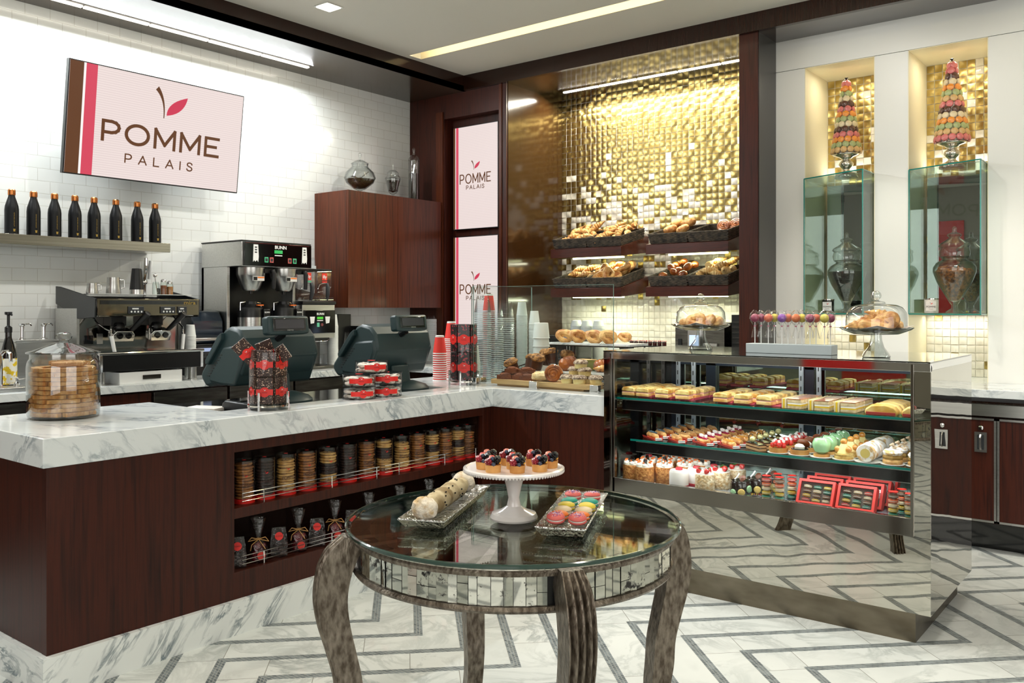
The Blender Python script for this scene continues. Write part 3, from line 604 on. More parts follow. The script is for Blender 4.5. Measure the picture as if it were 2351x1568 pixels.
# --- twin coffee brewer
t = thing('coffee_brewer', 'tall twin coffee brewer in steel and black with green display', 'coffee brewer', (-5.55, 3.965, CH), Q)
BX = .302
MB().box(-BX, BX, -.25, .25, .768, .945).build('hood', STEEL, t, bev=.004); MB().box(-BX-.003, BX+.003, -.253, .25, .945, .953).build('top_lid', BLACK, t)
k = MB().box(-BX+.012, BX, -.262, -.249, .772, .943).build('control_panel', BLACKG, t, bev=.003)
text('BUNN', .034, k, (.02, -.2625, .912), FR, WHITEP, 1.1, 'maker_name', off=.0008); MB().box(-.035, .035, -.2645, -.262, .868, .892).build('display', emat('green_display', '2fae55', 1.2), k); MB().box(-.033, .033, -.2635, -.262, .850, .857).build('caption_strip', WHITEP, k)
MB().box(-.28, .28, -.2632, -.262, .934, .9355).build('red_line', M('dark_red_line', '7a1c20', .4), k)
for sx in (-1, 1):
    x = .02+sx*.215
    MB().prism([(x-.024, .80), (x-.015, .812), (x-.004, .802), (x+.008, .814), (x+.02, .80), (x+.024, .84), (x+.019, .925), (x-.019, .925)], -.264, -.262, 'y').build('server_picture', WHITEP, k, smooth=False)
    b = MB()
    for i in range(3): b.box(x-.009, x+.009, -.2652, -.264, .865+i*.018, .874+i*.018)
    b.build('indicator', DKGREY, k)
    for dx, mm in ((.125, M('green_button', '4fc08a', .4)), (.08, M('red_button', 'c9635e', .4))):
        x2 = .02+sx*dx; MB().box(x2-.016, x2+.016, -.2645, -.262, .80, .838).build('button', mm, k, bev=.002); MB().box(x2-.010, x2+.010, -.2655, -.2645, .808, .83).build('button_face', DKGREY, k)
MB().box(-BX, -BX+.025, -.07, .25, .04, .768).box(BX-.025, BX, -.07, .25, .04, .768).box(-BX, BX, .22, .25, .04, .768).build('column', STEEL, t, bev=.002)
MB().box(-BX+.025, BX-.025, .0, .22, .04, .766).build('recess', BLACK, t)
MB().box(-BX, BX, -.25, .25, .0, .045).build('base', BLACKG, t, bev=.006)
for x in (-.145, .145):
    f_ = MB().lathe([(0, .595), (.05, .597), (.062, .61), (.098, .70), (.102, .715), (.102, .765), (0, .765)], 28, (x, -.13, 0)).build('brew_funnel', STEEL, t)
    MB().box(x-.045, x+.045, -.232, -.215, .668, .70).build('warning_plate', M('label_white', 'd8d8d4', .5), f_); MB().box(x-.012, x+.043, -.2335, -.232, .687, .697).build('orange_strip', M('orange_label', 'e8802e', .5), f_); MB().box(x-.046, x-.016, -.2335, -.232, .672, .696).build('black_mark', BLACK, f_)
    MB().box(x+.055, x+.125, -.225, -.15, .725, .76).tube([(x+.112, -.235, .75), (x+.118, -.245, .72), (x+.118, -.24, .61)], [.016, .018, .014], 10).build('handle', BLACK, f_, bev=.003)
    MB().lathe([(0, .575), (.012, .575), (.012, .597), (0, .597)], 12, (x, -.13, 0)).build('drip_spout', BLACK, f_)
for i, x in enumerate((-.145, .145)):                     # the two thermal servers stand on the brewer base
    lb = 'steel thermal coffee server standing under the brewer funnel '+('nearer the espresso machine' if i == 0 else 'nearer the grinder')
    s = thing('thermal_server', lb, 'coffee server', (-5.55+.13, 3.965+x, CH+.045), Q)
    MB().lathe([(0, .03), (.088, .03), (.09, .05), (.09, .36), (0, .36)], 32).build('body', STEEL, s)
    MB().lathe([(0, 0), (.092, 0), (.092, .06), (0, .06)], 32).build('base', BLACK, s)
    MB().lathe([(0, .36), (.09, .36), (.09, .40), (.084, .43), (.045, .455), (.045, .475), (0, .475)], 32).build('lid', BLACK, s)
    MB().tube([(-.088, 0, .41), (-.088, 0, .465), (-.03, 0, .472), (-.028, 0, .43)], .005, 8).tube([(.03, 0, .43), (.032, 0, .47), (.085, 0, .462), (.09, 0, .41)], .005, 8).build('carry_handle', CHROME, s)
    k = MB().box(.045, .098, -.10, -.05, .0, .42).build('faucet_column', BLACK, s, bev=.004); MB().box(.052, .07, -.1025, -.099, .08, .355).build('sight_gauge', M('amber_gauge', 'a09a3c' if i == 0 else '6f86c4', .2, coat=.5), k)
    text('BUNN', .016, k, (.07, -.1015, .395), FR, WHITEP, 1, 'maker_name'); MB().box(-.0, .05, -.088, -.07, .444, .452).build('orange_tab', M('orange_tab', 'e06a1c', .5), s)
# --- grinder with two hoppers
t = thing('coffee_grinder', 'twin hopper coffee grinder right of the tall coffee brewer', 'coffee grinder', (-5.6, 4.43, CH), Q)
GX = .16
MB().box(-GX, GX, -.20, .2, .235, .50).box(-GX, GX, -.02, .2, .02, .235).build('body', STEEL, t, bev=.005)
MB().box(-GX, GX, -.25, .2, .0, .022).build('base', STEELD, t, bev=.003)
k = MB().box(-GX+.012, GX-.006, -.212, -.199, .275, .455).build('control_panel', BLACKG, t, bev=.004)
text('BUNN', .026, k, (.005, -.2125, .425), FR, WHITEP, 1, 'maker_name', off=.0006); MB().box(-.028, .03, -.2145, -.212, .385, .404).build('display', emat('grinder_display', '46b52c', 1.2), k); MB().box(-.028, .03, -.2135, -.212, .371, .378).build('caption_strip', WHITEP, k)
MB().box(-.03, -.005, -.2145, -.212, .325, .358).build('green_button', M('green_button_face', '66c4a0', .4), k, bev=.003); MB().lathe([(0, 0), (.012, 0), (.012, .003), (0, .003)], 14, T=T(.02, -.212, .342, rx=90)).build('red_button', M('red_button_face', '7a3a3c', .4), k)
for s in (-1, 1): MB().prism([(s*.075-.024, .405), (s*.075+.024, .405), (s*.075+.016, .355), (s*.075-.016, .35)], -.2145, -.212, 'y').build('hopper_picture', WHITEP, k, smooth=False)
MB().box(-GX-.004, GX+.004, -.21, .2, .50, .525).build('collar', BLACK, t, bev=.004)
MB().tube([(-GX, -.19, .22), (-.05, -.235, .215), (.04, -.24, .215), (.1, -.2, .225)], .003, 6).build('funnel_guard', CHROME, t); MB().box(-.1, .1, -.205, -.12, .215, .24).build('chute', BLACK, t)
BEAN = M('coffee_beans', '2e1a10', .45, c2='6d4630', sc=160, bmp=.8, bsc=220, lo=.42, hi=.6)
HOP = glass('hopper_plastic', (.97, .97, .97, 1), (.75, .72, .72, 1), 1.3, base=.12)
for i, x in enumerate((-.078, .078)):
    h_ = MB().prism([(-.17, .765), (.19, .765), (.19, .62), (.05, .54), (-.12, .53), (-.14, .60), (-.17, .64)], x-.073, x+.073, 'x').build('hopper', HOP, t, bev=.003)
    MB().prism([(-.10, .585-.02*i), (.18, .66-.04*i), (.18, .61), (.05, .55), (-.10, .54)], x-.066, x+.066, 'x').build('beans', BEAN, h_); MB().box(x-.077, x+.077, -.175, .19, .765, .778).build('lid', BLACK, h_, bev=.003)
    MB().box(x-.025, x+.025, -.1735, -.171, .69, .745).build('logo_plate', M('red_logo_plate', 'e0402f', .4), h_); text('illy', .034, h_, (x, -.1742, .716), FR, WHITEP, 1, 'lettering', off=.0006)
    MB().box(x-.024, x+.024, -.1735, -.171, .672, .682).build('flavour_strip', M('green_strip', '46b58a', .5) if i == 0 else RED, h_)
    MB().tube([(x+.01, -.19, .665), (x+.012, -.20, .63), (x+.01, -.20, .58), (x+.005, -.19, .53)], [.012, .017, .016, .011], 10).build('handle', DKGREY, h_)
    MB().tube([(x-.065, -.17, .62), (x-.05, -.176, .655), (x-.01, -.18, .668), (x+.01, -.19, .665)], .0035, 6).build('bail', CHROME, h_)
    MB().box(x-.07, x+.07, -.2, -.05, .526, .555).build('gate', HOP, h_, bev=.003)
for i, (dx, n) in enumerate(((-.07, 7), (-.01, 4), (.04, 4))):
    cup_stack('clear_cup', 'short clear plastic cup stacked upside down on the grinder lids', 'cup', 'clear cups on top of the grinder', -5.5, 4.40+dx, CH+.78, n, .006, .026, .033, .07, CUPG)
# cups and organiser beyond the grinder
cup_stack('paper_cup', 'white paper cup in the tall stack right of the grinder', 'cup', 'white cup stack by the grinder', -5.5, 4.652, CH, 38, .0088, .033, .043, .095, WCUP)
cup_stack('clear_cup', 'clear plastic cup in the stack beside the black straw holder', 'cup', 'clear cup stack by the straw holder', -5.46, 4.79, CH, 20, .0092, .034, .046, .10, CUPG)
t = thing('napkin_holder', 'black sugar and napkin organiser under the wall cabinet', 'organiser', (-5.65, 4.92, CH), Q)
MB().box(-.10, .04, -.02, .12, 0, .42).build('tower', BLACK, t, bev=.003); MB().box(-.04, .13, -.12, .0, .0, .30, T=T(.02, 0, .02, ry=10)).build('tilted_bin', BLACKG, t, bev=.002)
MB().box(.02, .03, -.142, -.10, .18, .25, T=T(0, 0, 0, ry=10)).build('gold_mark', GOLDP, t)
t = thing('cutlery_bundle', 'loose shiny metal utensils lying beside the second till', 'cutlery', (-5.40, 5.02, CH), Q)
for i in range(5): MB().tube([(-.08+.02*i, -.05, .01+.01*i), (.02+.03*i, .02, .07+.03*i)], .004, 6).ball((.02+.03*i, .02, .07+.03*i), (.016, .01, .02), 8).build('spoon', CHROME, t)
t = thing('ice_scoop_bin', 'folded stainless steel splash tray below the screens', 'steel tray', (-5.05, 5.45, CH))
MB().box(-.2, .35, -.25, .2, 0, .012).prism([(-.02, .012), (.34, .012), (.0, .15)], .12, .135, 'y').prism([(-.2, .012), (0, .012), (0, .15), (-.2, .15)], .12, .135, 'y').build('body', STEEL, t)
cup_stack('plastic_dome', 'domed clear plastic lid in the stack below the wall cabinet end', 'cup dome', 'clear lid stack by the screens', -5.42, 5.72, CH+.0, 52, .0072, .028, .045, .035, CUPG)
# jars on the wall cabinet
TEA = M('loose_tea', '17100a', .8, c2='3b2716', sc=130, bmp=1, bsc=200); TEAG = M('dried_herbs', '2a2414', .8, c2='565023', sc=90, bmp=1, bsc=160)
ZC = 2.378
t = thing('apothecary_jar', 'wide bowl shaped glass jar with metal scoop on the wall cabinet', 'jar', (-5.62, 5.05, ZC)); Rb = .135
MB().lathe([(0, 0), (.055, 0), (.055, .006), (.012, .02), (.012, .035), (.05, .05), (.115, .10), (Rb, .145), (.12, .19), (.075, .235), (.07, .24), (.07, .265), (.066, .265), (.066, .238), (.115, .188), (.13, .145), (.11, .103), (.045, .056), (0, .05)], 36).build('bowl', JARG, t)
MB().lathe([(0, .055), (.045, .06), (.1, .1), (.122, .13), (0, .128)], 30).build('tea', TEAG, t)
l = MB().lathe([(0, .30), (.03, .295), (.068, .272), (.076, .266), (.076, .262), (0, .262)], 30).lathe([(0, .29), (.008, .295), (.006, .315), (.013, .335), (.013, .35), (0, .362)], 14).build('lid', JARG, t)
MB().tube([(.02, -.03, .13), (.05, .05, .2)], .006, 8).ball((-.02, -.06, .14), (.035, .045, .022), 12).build('scoop', CHROME, t)
t = thing('apothecary_jar', 'small footed glass jar of dark tea, middle of the three on the wall cabinet', 'jar', (-5.62, 5.437, ZC))
MB().lathe([(0, 0), (.034, 0), (.03, .008), (.01, .015), (.014, .03), (.008, .042), (.03, .055), (.042, .07), (.05, .11), (.066, .17), (.066, .182), (.062, .182), (.062, .17), (.046, .11), (.038, .072), (0, .06)], 28).build('bowl', JARG, t)
MB().lathe([(0, .064), (.037, .075), (.045, .11), (.06, .165), (0, .17)], 24).build('tea', TEA, t); MB().lathe([(0, .183), (.07, .185), (.05, .215), (.052, .235), (.03, .255), (.006, .262), (.004, .28), (.008, .295), (.008, .31), (0, .318)], 24).build('lid', JARG, t)
t = thing('apothecary_jar', 'tall slim cylinder glass jar at the screen end of the wall cabinet', 'jar', (-5.62, 5.70, ZC))
MB().lathe([(0, 0), (.046, 0), (.05, .01), (.05, .375), (.046, .375), (.046, .014), (0, .012)], 28).build('cylinder', JARG, t)
MB().lathe([(0, .014), (.0455, .016), (.0455, .26), (0, .268)], 24).build('tea', TEA, t); MB().tube([(0, -.02, .2), (.01, .0, .34)], .006, 8).build('scoop', CHROME, t)
MB().lathe([(0, .377), (.052, .377), (.05, .39), (.03, .425), (.01, .43), (.008, .45), (.014, .468), (.012, .485), (0, .50)], 24).build('lid', JARG, t)

# ================================================================ ON THE FRONT COUNTER
def till(lb, y):
    t = thing('cash_register', lb, 'cash register', (-3.76, y, .925), Q); w = .225
    prof = [(-.075, .275), (-.06, .345), (-.02, .385), (.06, .40), (.10, .385), (.30, .17), (.315, .14), (.27, .09), (.235, .09), (.13, .12), (.02, .12), (-.04, .17)]
    MB().prism(prof, -w, w, 'x').build('body', TEAL, t, bev=.016)
    MB().prism([(-.068, .25), (-.055, .31), (.10, .30), (.22, .15), (.22, .115), (.12, .105), (.0, .105)], -w-.012, w+.012, 'x').build('rear_cover', TEAL, t, bev=.014)
    MB().prism([(.10, .37), (.13, .35), (.24, .225), (.235, .205), (.215, .205), (.10, .335)], -w-.022, -w+.01, 'x').build('card_reader', TEAL, t, bev=.005)
    v_ = MB()
    for i in range(9): q = i/8; v_.box(-w-.0145, -w-.010, .10+.11*q, .125+.11*q, .255-.11*q, .259-.11*q)
    v_.build('vent', BLACK, t)
    MB().prism([(-.04, .16), (.06, .16), (.08, .03), (-.06, .03)], -.07, .07, 'x').build('neck', TEAL, t, bev=.012)
    MB().lathe([(0, 0), (.16, 0), (.16, .02), (.14, .04), (.07, .06), (0, .06)], 32, (.06, 0, 0), sx=.9).build('base', TEAL, t)
    d = MB().box(-.125, .125, -.03, .03, -.046, .046).build('customer_display', TEAL, t, loc=(-.02, -.125, .405), rot=(R(-8), 0, 0), bev=.012)
    MB().box(-.1, .1, -.034, -.029, -.030, .034).build('display_bezel', BLACKG, d, bev=.003); MB().box(-.088, .088, -.0355, -.034, -.018, .026).build('display_window', M('display_grey', '35343a', .2, coat=.4), d)
    text('micros', .014, d, (0, -.0352, -.0265), FR, STEEL, 1, 'maker_name')
    MB().tube([(-.02, -.10, .36), (-.02, -.04, .33)], .02, 10).build('display_arm', BLACK, t)
    return t
till('dark green till behind the cylinder of chocolate bars', 2.79); till('dark green till beside the wall cabinet, behind the round cookie boxes', 3.665)
t = thing('card_terminal', 'flat dark card terminal lying left of the first till', 'card terminal', (-3.66, 2.54, .925), R(100))
MB().prism([(-.11, 0), (-.11, .02), (-.09, .035), (.07, .045), (.09, .03), (.09, 0)], -.055, .055, 'x').build('body', DKGREY, t, bev=.006); MB().box(-.04, .04, -.02, .05, .0425, .0455).build('pad', BLACKG, t)
tag(MB().box(-.09, .09, -.06, .06, 0, .012).build('receipt_papers', M('paper', 'e9e4dc', .8), loc=(-3.80, 2.42, .9255), rot=(0, 0, .4)), 'small pile of white papers left of the card terminal', 'papers')
tag(MB().box(-.11, .11, -.16, .16, 0, .006).build('counter_mat', BLACK, loc=(-3.70, 3.70, .925)), 'black mat beside the second till', 'mat') if 0 else None

# biscotti jar
t = thing('biscotti_jar', 'large lidded glass jar packed with biscotti on the near counter end', 'jar', (-3.872, 1.78, CH)); r = .142
MB().lathe([(0, .0), (r*.93, 0), (r, .01), (r*1.02, .04), (r*1.02, .222), (r*.985, .245), (r*.93, .256), (r*.93, .276), (r*.90, .276), (r*.90, .256), (r*.95, .243), (r*.985, .222), (r*.985, .04), (r*.95, .014), (0, .012)], 48).build('body', JARG, t)
l = MB().lathe([(0, .326), (.022, .325), (.045, .318), (.09, .302), (.125, .289), (.146, .284), (.146, .278), (.08, .288), (0, .308)], 48).build('lid', JARG, t)
MB().lathe([(0, .324), (.020, .326), (.018, .333), (.030, .338), (.034, .350), (.028, .362), (.014, .368), (0, .369)], 10).build('knob', JARG, l)
BIS = M('biscotti', 'b87a35', .75, c2='dca766', sc=26, bmp=.35, bsc=120, sss=.1)
b = MB(); pl = [(-.09, .010), (-.082, .022), (0, .030), (.082, .022), (.09, .010), (.088, -.012), (-.088, -.012)]
b.prism(pl, 0, .0172); bis = b.build('biscotti_slice', BIS, loc=(0, 0, 0), bev=.003); first = True
for L in range(12):
    z = CH+.0135+L*.0188; a0 = L*.55
    for k in range(6 if L < 11 else 4):
        a = a0+k*2*pi/6; d = .111 if L < 11 else .07; ln = (.60, .72, .5, .75, .64, .68)[(k+L) % 6]
        lc = (-3.872+d*cos(a), 1.78+d*sin(a), z+(.004 if L == 11 else 0)); ro = (R(random.uniform(-2, 2)) if L < 11 else R(8), 0, a+pi/2+random.uniform(-.14, .14))
        lb = f'almond biscotti slice in the glass jar, {ORD[L]} layer from the bottom'
        if first: bis.location = lc; bis.rotation_euler = ro; bis.scale = (ln, 1, 1); tag(bis, lb, 'biscotti', 'biscotti in jar, layer 1'); first = False
        else: dup(bis, lc, ro, lb, f'biscotti in jar, layer {L+1}', scale=(ln, 1, 1))

# chocolate bars in acrylic cylinders on chrome legged stands
CHOC = M('chocolate', '2a140c', .4, c2='3d2013', sc=8); SPR = M('sprinkled_chocolate', '30160d', .45, c2='e0bfa4', sc=190, lo=.68, hi=.70, detail=0)
FRU = M('fruit_chocolate', '170a0c', .35, c2='a02b38', sc=75, lo=.58, hi=.63, detail=1, coat=.4)
ACR = glass('acrylic', (.97, .98, .99, 1), (.6, .65, .7, 1), 1.2)
def choc_stand(lb, x, y, r, h, mt, n, words, hb, top):
    t = thing('acrylic_display', lb, 'display stand', (x, y, CH))
    MB().lathe([(r, .028), (r+.003, .028), (r+.003, h), (r, h)], 40, opn=True).lathe([(0, .026), (r+.003, .026), (r+.003, .03), (0, .03)], 40).build('cylinder', ACR, t)
    MB().lathe([(r*.6, .016), (r+.012, .016), (r+.012, .024), (r*.6, .024)], 40, opn=True).build('ring', SILVER, t)
    for k in range(4): a = k*pi/2+.5; MB().box(-.006, .006, -.005, .005, 0, .085, T=T((r+.011)*cos(a), (r+.011)*sin(a), 0, rz=math.degrees(a))).build('leg', CHROME, t, bev=.001)
    p = None
    for L in range(2):
        for k in range(n):
            a = k*2*pi/n+.2; lc = (x+(r-.012)*cos(a), y+(r-.012)*sin(a), CH+.031+L*(hb+.004)); ro = (0, 0, a+pi/2)
            lv = 'lower' if L == 0 else 'upper'; lab = f'{words} in the {lv} ring of the acrylic cylinder'
            if p is None:
                p = thing('chocolate_bar', lab, 'chocolate bar', lc, group=words+' lower', rot=ro); wbar = .037
                MB().box(-wbar, wbar, -.006, .006, 0, hb).build('slab', mt, p, bev=.002)
                MB().box(-wbar-.001, wbar+.001, -.0075, -.006, hb*.34, hb*.56).build('red_band', RED, p); MB().lathe([(0, 0), (hb*.19, 0), (hb*.19, .001), (0, .001)], 20, T=T(0, -.0075, hb*.45, rx=90)).build('round_label', RED, p)
                text('POMME', hb*.055, p, (0, -.0088, hb*.43), FR, M('dark_red_print', '8a1a14', .5), 1, 'lettering', .0002); logo(p, hb*.07, -.0085, WHITEP, WHITEP, (0, hb*.53))
            else: dup(p, lc, ro, lab, words+' '+lv)
    for k, (dx, dy, dz, rx, ry, rz) in enumerate(top):
        dup(p, (x+dx, y+dy, CH+dz), (R(rx), R(ry), R(rz)), f'{words} leaning out of the cylinder top, '+('left one', 'middle one', 'right one')[k], group='leaning '+words)
    return t
choc_stand('acrylic cylinder stand of sprinkled chocolate bars in front of the first till', -3.43, 2.515, .085, .268, SPR, 6, 'sprinkled chocolate bar', .122, ((-.035, -.045, .225, 20, -40, 40), (.015, -.015, .215, 25, 55, 50), (.0, .02, .205, 8, -22, 60)))
choc_stand('acrylic cylinder stand of dried fruit chocolate bars before the stacked cups', -3.60, 4.09, .080, .245, FRU, 6, 'fruit and nut chocolate bar', .168, ())
# the round boxes of powdered cookies
PWD = M('powdered_cookie', '4a3120', .8, c2='efe6d8', sc=30, lo=.38, hi=.5, bmp=.6, bsc=70)
BOXG = glass('clear_box_plastic', (.98, .98, .99, 1), (.6, .62, .64, 1), 1.1)
bx = thing('round_cookie_box', '', 'cookie box', (0, 0, 0)); r = .085; hh = .062
MB().lathe([(r-.001, .001), (r, .001), (r, hh), (0, hh)], 40, opn=True).build('clear_tub', BOXG, bx); MB().lathe([(0, 0), (r+.002, 0), (r+.002, .004), (r-.002, .004)], 40).lathe([(r-.0015, hh-.004), (r+.002, hh-.004), (r+.002, hh), (r-.0015, hh)], 40, opn=True).build('rim', BOXG, bx)
lb_ = MB()
n = 12
for i in range(n): a0, a1 = -.75+1.5*i/n, -.75+1.5*(i+1)/n; lb_.add([((r+.001)*sin(a), -(r+.001)*cos(a), z) for a in (a0, a1) for z in (.018, .042)], [(0, 2, 3, 1)])
for i in range(n):
    a0, a1 = -.24+.48*i/n, -.24+.48*(i+1)/n; e0, e1 = [.021*math.sqrt(max(0, 1-((a)/.24)**2)) for a in (a0, a1)]
    lb_.add([((r+.0016)*sin(a0), -(r+.0016)*cos(a0), .03-e0), ((r+.0016)*sin(a0), -(r+.0016)*cos(a0), .03+e0), ((r+.0016)*sin(a1), -(r+.0016)*cos(a1), .03+e1), ((r+.0016)*sin(a1), -(r+.0016)*cos(a1), .03-e1)], [(0, 3, 2, 1)])
lb_.build('red_label', RED, bx); MB().lathe([(0, hh), (.02, hh), (.02, hh+.0008), (0, hh+.0008)], 20).build('lid_sticker', RED, bx)
text('POMME', .008, bx, (0, -r-.0022, .028), FR, M('dark_red_print', '8a1a14', .5), 1, 'lettering', .0002); logo(bx, .009, -r-.002, WHITEP, WHITEP, (0, .042))
def ck(nm, rr, th, m, jit=.05):
    b = MB(); b.lathe([(0, 0), (rr*.85, 0), (rr, th*.4), (rr*.93, th*.8), (rr*.5, th), (0, th*1.05)], 14)
    b.v = [(x*(1+random.uniform(-jit, jit)), y*(1+random.uniform(-jit, jit)), z*(1+random.uniform(-.12, .12))) for x, y, z in b.v]; return b
pk = ck('powdered_cookie', .036, .018, PWD, .03).build('powdered_cookie', PWD); bp = [(-3.455, 3.10, 0, 'bottom box of the nearer two-box pile'), (-3.455, 3.10, 1, 'upper box of the nearer two-box pile'), (-3.45, 3.285, 0, 'bottom box of the farther two-box pile'), (-3.45, 3.285, 1, 'upper box of the farther two-box pile'), (-3.46, 3.19, 2, 'topmost box resting across both piles')]
fa = math.degrees(math.atan2(1, 0))
for i, (x, y, L, w) in enumerate(bp):
    lc = (x, y, CH+L*.0665); lab = f'clear round box of powdered cookies, {w}'; rz = R((62, 55, 48, 52, 66)[i])
    if i == 0: bx.location = lc; bx['label'] = lab; bx['group'] = 'round cookie boxes'; bx.rotation_euler = (0, 0, rz)
    else: dup(bx, lc, rz, lab, 'round cookie boxes')
    for q in range(10):
        lay = q//5; a = (q % 5)*2*pi/5+i*.7+lay*.5; p = (x+.047*cos(a), y+.047*sin(a), lc[2]+.006+lay*.024); lab = f'dark powdered cookie inside the {w}'
        if i == 0 and q == 0: pk.location = p; tag(pk, lab, 'cookie', 'cookies in box 1')
        else: dup(pk, p, (R(random.uniform(-5, 5)), R(random.uniform(-5, 5)), a), lab, f'cookies in box {i+1}')

# cups at the far end of the front counter
cup_stack('red_paper_cup', 'red paper cup with white rim in the short stack beside the fruit chocolate stand', 'cup', 'short red cup stack', -3.905, 4.20, CH, 13, .0145, .028, .045, .12, WCUP, RCUP)
cup_stack('red_paper_cup', 'red paper cup in the stack behind the fruit chocolate stand', 'cup', 'red cup stack behind the chocolate', -3.95, 4.36, CH, 22, .0125, .028, .045, .12, WCUP, RCUP)
cup_stack('paper_cup', 'white paper cup in the low stack between chocolate stand and clear cups', 'cup', 'low white cup stack', -3.68, 4.275, CH, 14, .0098, .033, .044, .10, WCUP)
for x, y, n, w in ((-3.70, 4.39, 36, 'nearest tall stack'), (-3.70, 4.52, 33, 'second tall stack'), (-3.70, 4.635, 33, 'third tall stack')):
    cup_stack('clear_cup', f'clear plastic cup nested in the {w} behind the glass guard', 'cup', 'clear cups, '+w, x, y, CH, n, .0125, .038, .056, .12, CUPG, seg=18)
cup_stack('red_paper_cup', 'red paper cup in the stack rising behind the clear cups', 'cup', 'tall red cup stack', -3.82, 4.60, CH, 36, .0128, .028, .043, .12, WCUP, RCUP)
for x, y, n, w in ((-3.60, 4.69-.02, 44, 'nearer tall white stack'), (-3.545, 4.69, 38, 'farther tall white stack')):
    cup_stack('paper_cup', f'white paper cup in the {w} behind the clear cups', 'cup', 'white cups, '+w, x+(.01 if n > 40 else .045), y-.0, CH, n, .0098, .027, .037, .09, WCUP)
cup_stack('soup_tub', 'large white paper soup tub in the stack beside the toaster', 'tub', 'white soup tubs', -3.40, 4.63, CH, 6, .055, .046, .055, .10, WCUP, seg=24)
# glass guards
GD = 'sheet glass guard '
def pane(lb, loc, sx, sy, sz):
    t = thing('glass_guard', lb, 'glass guard', loc); MB().box(0, sx, 0, sy, 0, sz).build('sheet', SHEET, t)
    e = MB(); w = .0016
    if sx > sy: e.box(0, sx, 0, sy, sz-w, sz).box(0, w, 0, sy, 0, sz).box(sx-w, sx, 0, sy, 0, sz)
    else: e.box(0, sx, 0, sy, sz-w, sz).box(0, sx, 0, w, 0, sz).box(0, sx, sy-w, sy, 0, sz)
    e.build('polished_edge', M('glass_edge', '7f9a92', .2), t); return t
t = pane('low clear glass guard standing in front of the pastry boards', (-3.525, 4.075, CH+.012), 1.018, .006, .59)
for x in (.16+.32, .16+.74, .02): MB().box(x-.028, x+.028, -.012, .018, -.012, .035).build('clip', CHROME, t, bev=.002)
t = pane('clear glass guard standing between the stacked cups and the muffins', (-3.525, 4.09, CH+.012), .006, .60, .60); MB().box(-.012, .018, .05, .11, -.012, .03).build('clip', CHROME, t, bev=.002)

# ================================================================ PASTRY KINDS (one of each, copied where they lie)
BRD = M('baked_crust', 'ad6a2a', .5, c2='f0c47e', sc=22, bmp=.25, bsc=60, coat=.15, sss=.05); BRDD = M('dark_baked_crust', '74350f', .35, c2='b9692a', sc=22, bmp=.3, bsc=70, coat=.5)
BRDL = M('pale_crust', 'd39c4f', .55, c2='f2d493', sc=18, bmp=.2, bsc=50); MUF = M('muffin_crust', '5a3416', .7, c2='c08a4c', sc=60, bmp=1, bsc=110); MUFB = M('muffin_side', '3a1e10', .4, c2='57301a', sc=20)
CRUMB = M('streusel', '6f5241', .8, c2='d9c3ae', sc=85, bmp=1, bsc=120); PALE = M('pale_cake', 'd9b871', .7, c2='ecd79a', sc=25); COCOA = M('cocoa_cake', '5a2c14', .8, c2='7c4220', sc=18, bmp=.6, bsc=80)
SCN = M('scone', 'c99d5b', .8, c2='f0ddb2', sc=22, bmp=.8, bsc=50); SUG = M('sugared_pastry', 'a5672f', .6, c2='f4ece2', sc=45, lo=.42, hi=.5, bmp=.4, bsc=80)
def noisy(b, j): b.v = [(x+random.uniform(-j, j), y+random.uniform(-j, j), z+random.uniform(-j, j)) for x, y, z in b.v]; return b
def croissant(L=.075, r=.024, m=None, bend=.55):
    b = MB(); pts, rr = [], []; n = 22
    for i in range(n+1):
        u = i/n*2-1; a = u*bend; pts.append((L*math.sin(a)/bend, -L*(1-cos(a))/bend*1.4, r*.9)); seg = abs(((u+1)*3.5) % 1-.5)*2
        rr.append(r*max(.18, (1-abs(u)**1.7))*(.78+.30*(1-seg)))
    b.tube(pts, rr, 10); return b
def ringroll(R_=.031, r=.022):
    b = MB(); n = 18; b.tube([(R_*cos(2*pi*i/n)*1.25, R_*sin(2*pi*i/n)*.85, r+.006*sin(4*pi*i/n)) for i in range(n)], [r*(1+.28*sin(2*pi*i/n)+.12*sin(3*2*pi*i/n)) for i in range(n)], 10, closed=True); return b
def swirl(r=.042):
    b = MB(); n = 44; b.tube([(r*(1-i/n*.9)*cos(i/n*6*pi), r*(1-i/n*.9)*sin(i/n*6*pi), .014+.008*i/n) for i in range(n)], [.0115]*n, 8); b.lathe([(0, 0), (r*.95, .002), (r, .012), (r*.6, .018), (0, .02)], 20); return b
def loafroll(L=.05, r=.028):
    b = MB(); n = 12; b.tube([(-L+2*L*i/n, 0, r*.95) for i in range(n+1)], [r*(1-abs(i/n*2-1)**4*.45)*(1+.05*(i % 3)) for i in range(n+1)], 12); return b
protos = {}
def proto(nm, b, m, cat, bev=0, parts=()):
    o = b.build(nm, m, bev=bev); o['category'] = cat; protos[nm] = [o, cat, True]
    for pn, pb, pm in parts: pb.build(pn, pm, o)
    return o
proto('croissant', noisy(croissant(), .0006), BRD, 'croissant'); proto('twisted_roll', noisy(ringroll(), .0006), BRD, 'pastry'); proto('sweet_swirl', swirl(), BRDD, 'pastry'); proto('puff_roll', noisy(loafroll(), .0007), BRD, 'pastry')
proto('baked_pocket', noisy(croissant(.062, .028, bend=.3), .0008), BRDL, 'pastry'); proto('brioche_bun', noisy(MB().ball((0, 0, .026), (.036, .032, .026), 14, jit=.03), .0005), BRDD, 'bun')
proto('chocolate_croissant', noisy(loafroll(.045, .034), .0005), BRDD, 'pastry')
def muf(): return MB().lathe([(0, 0), (.025, 0), (.031, .05), (0, .052)], 20)
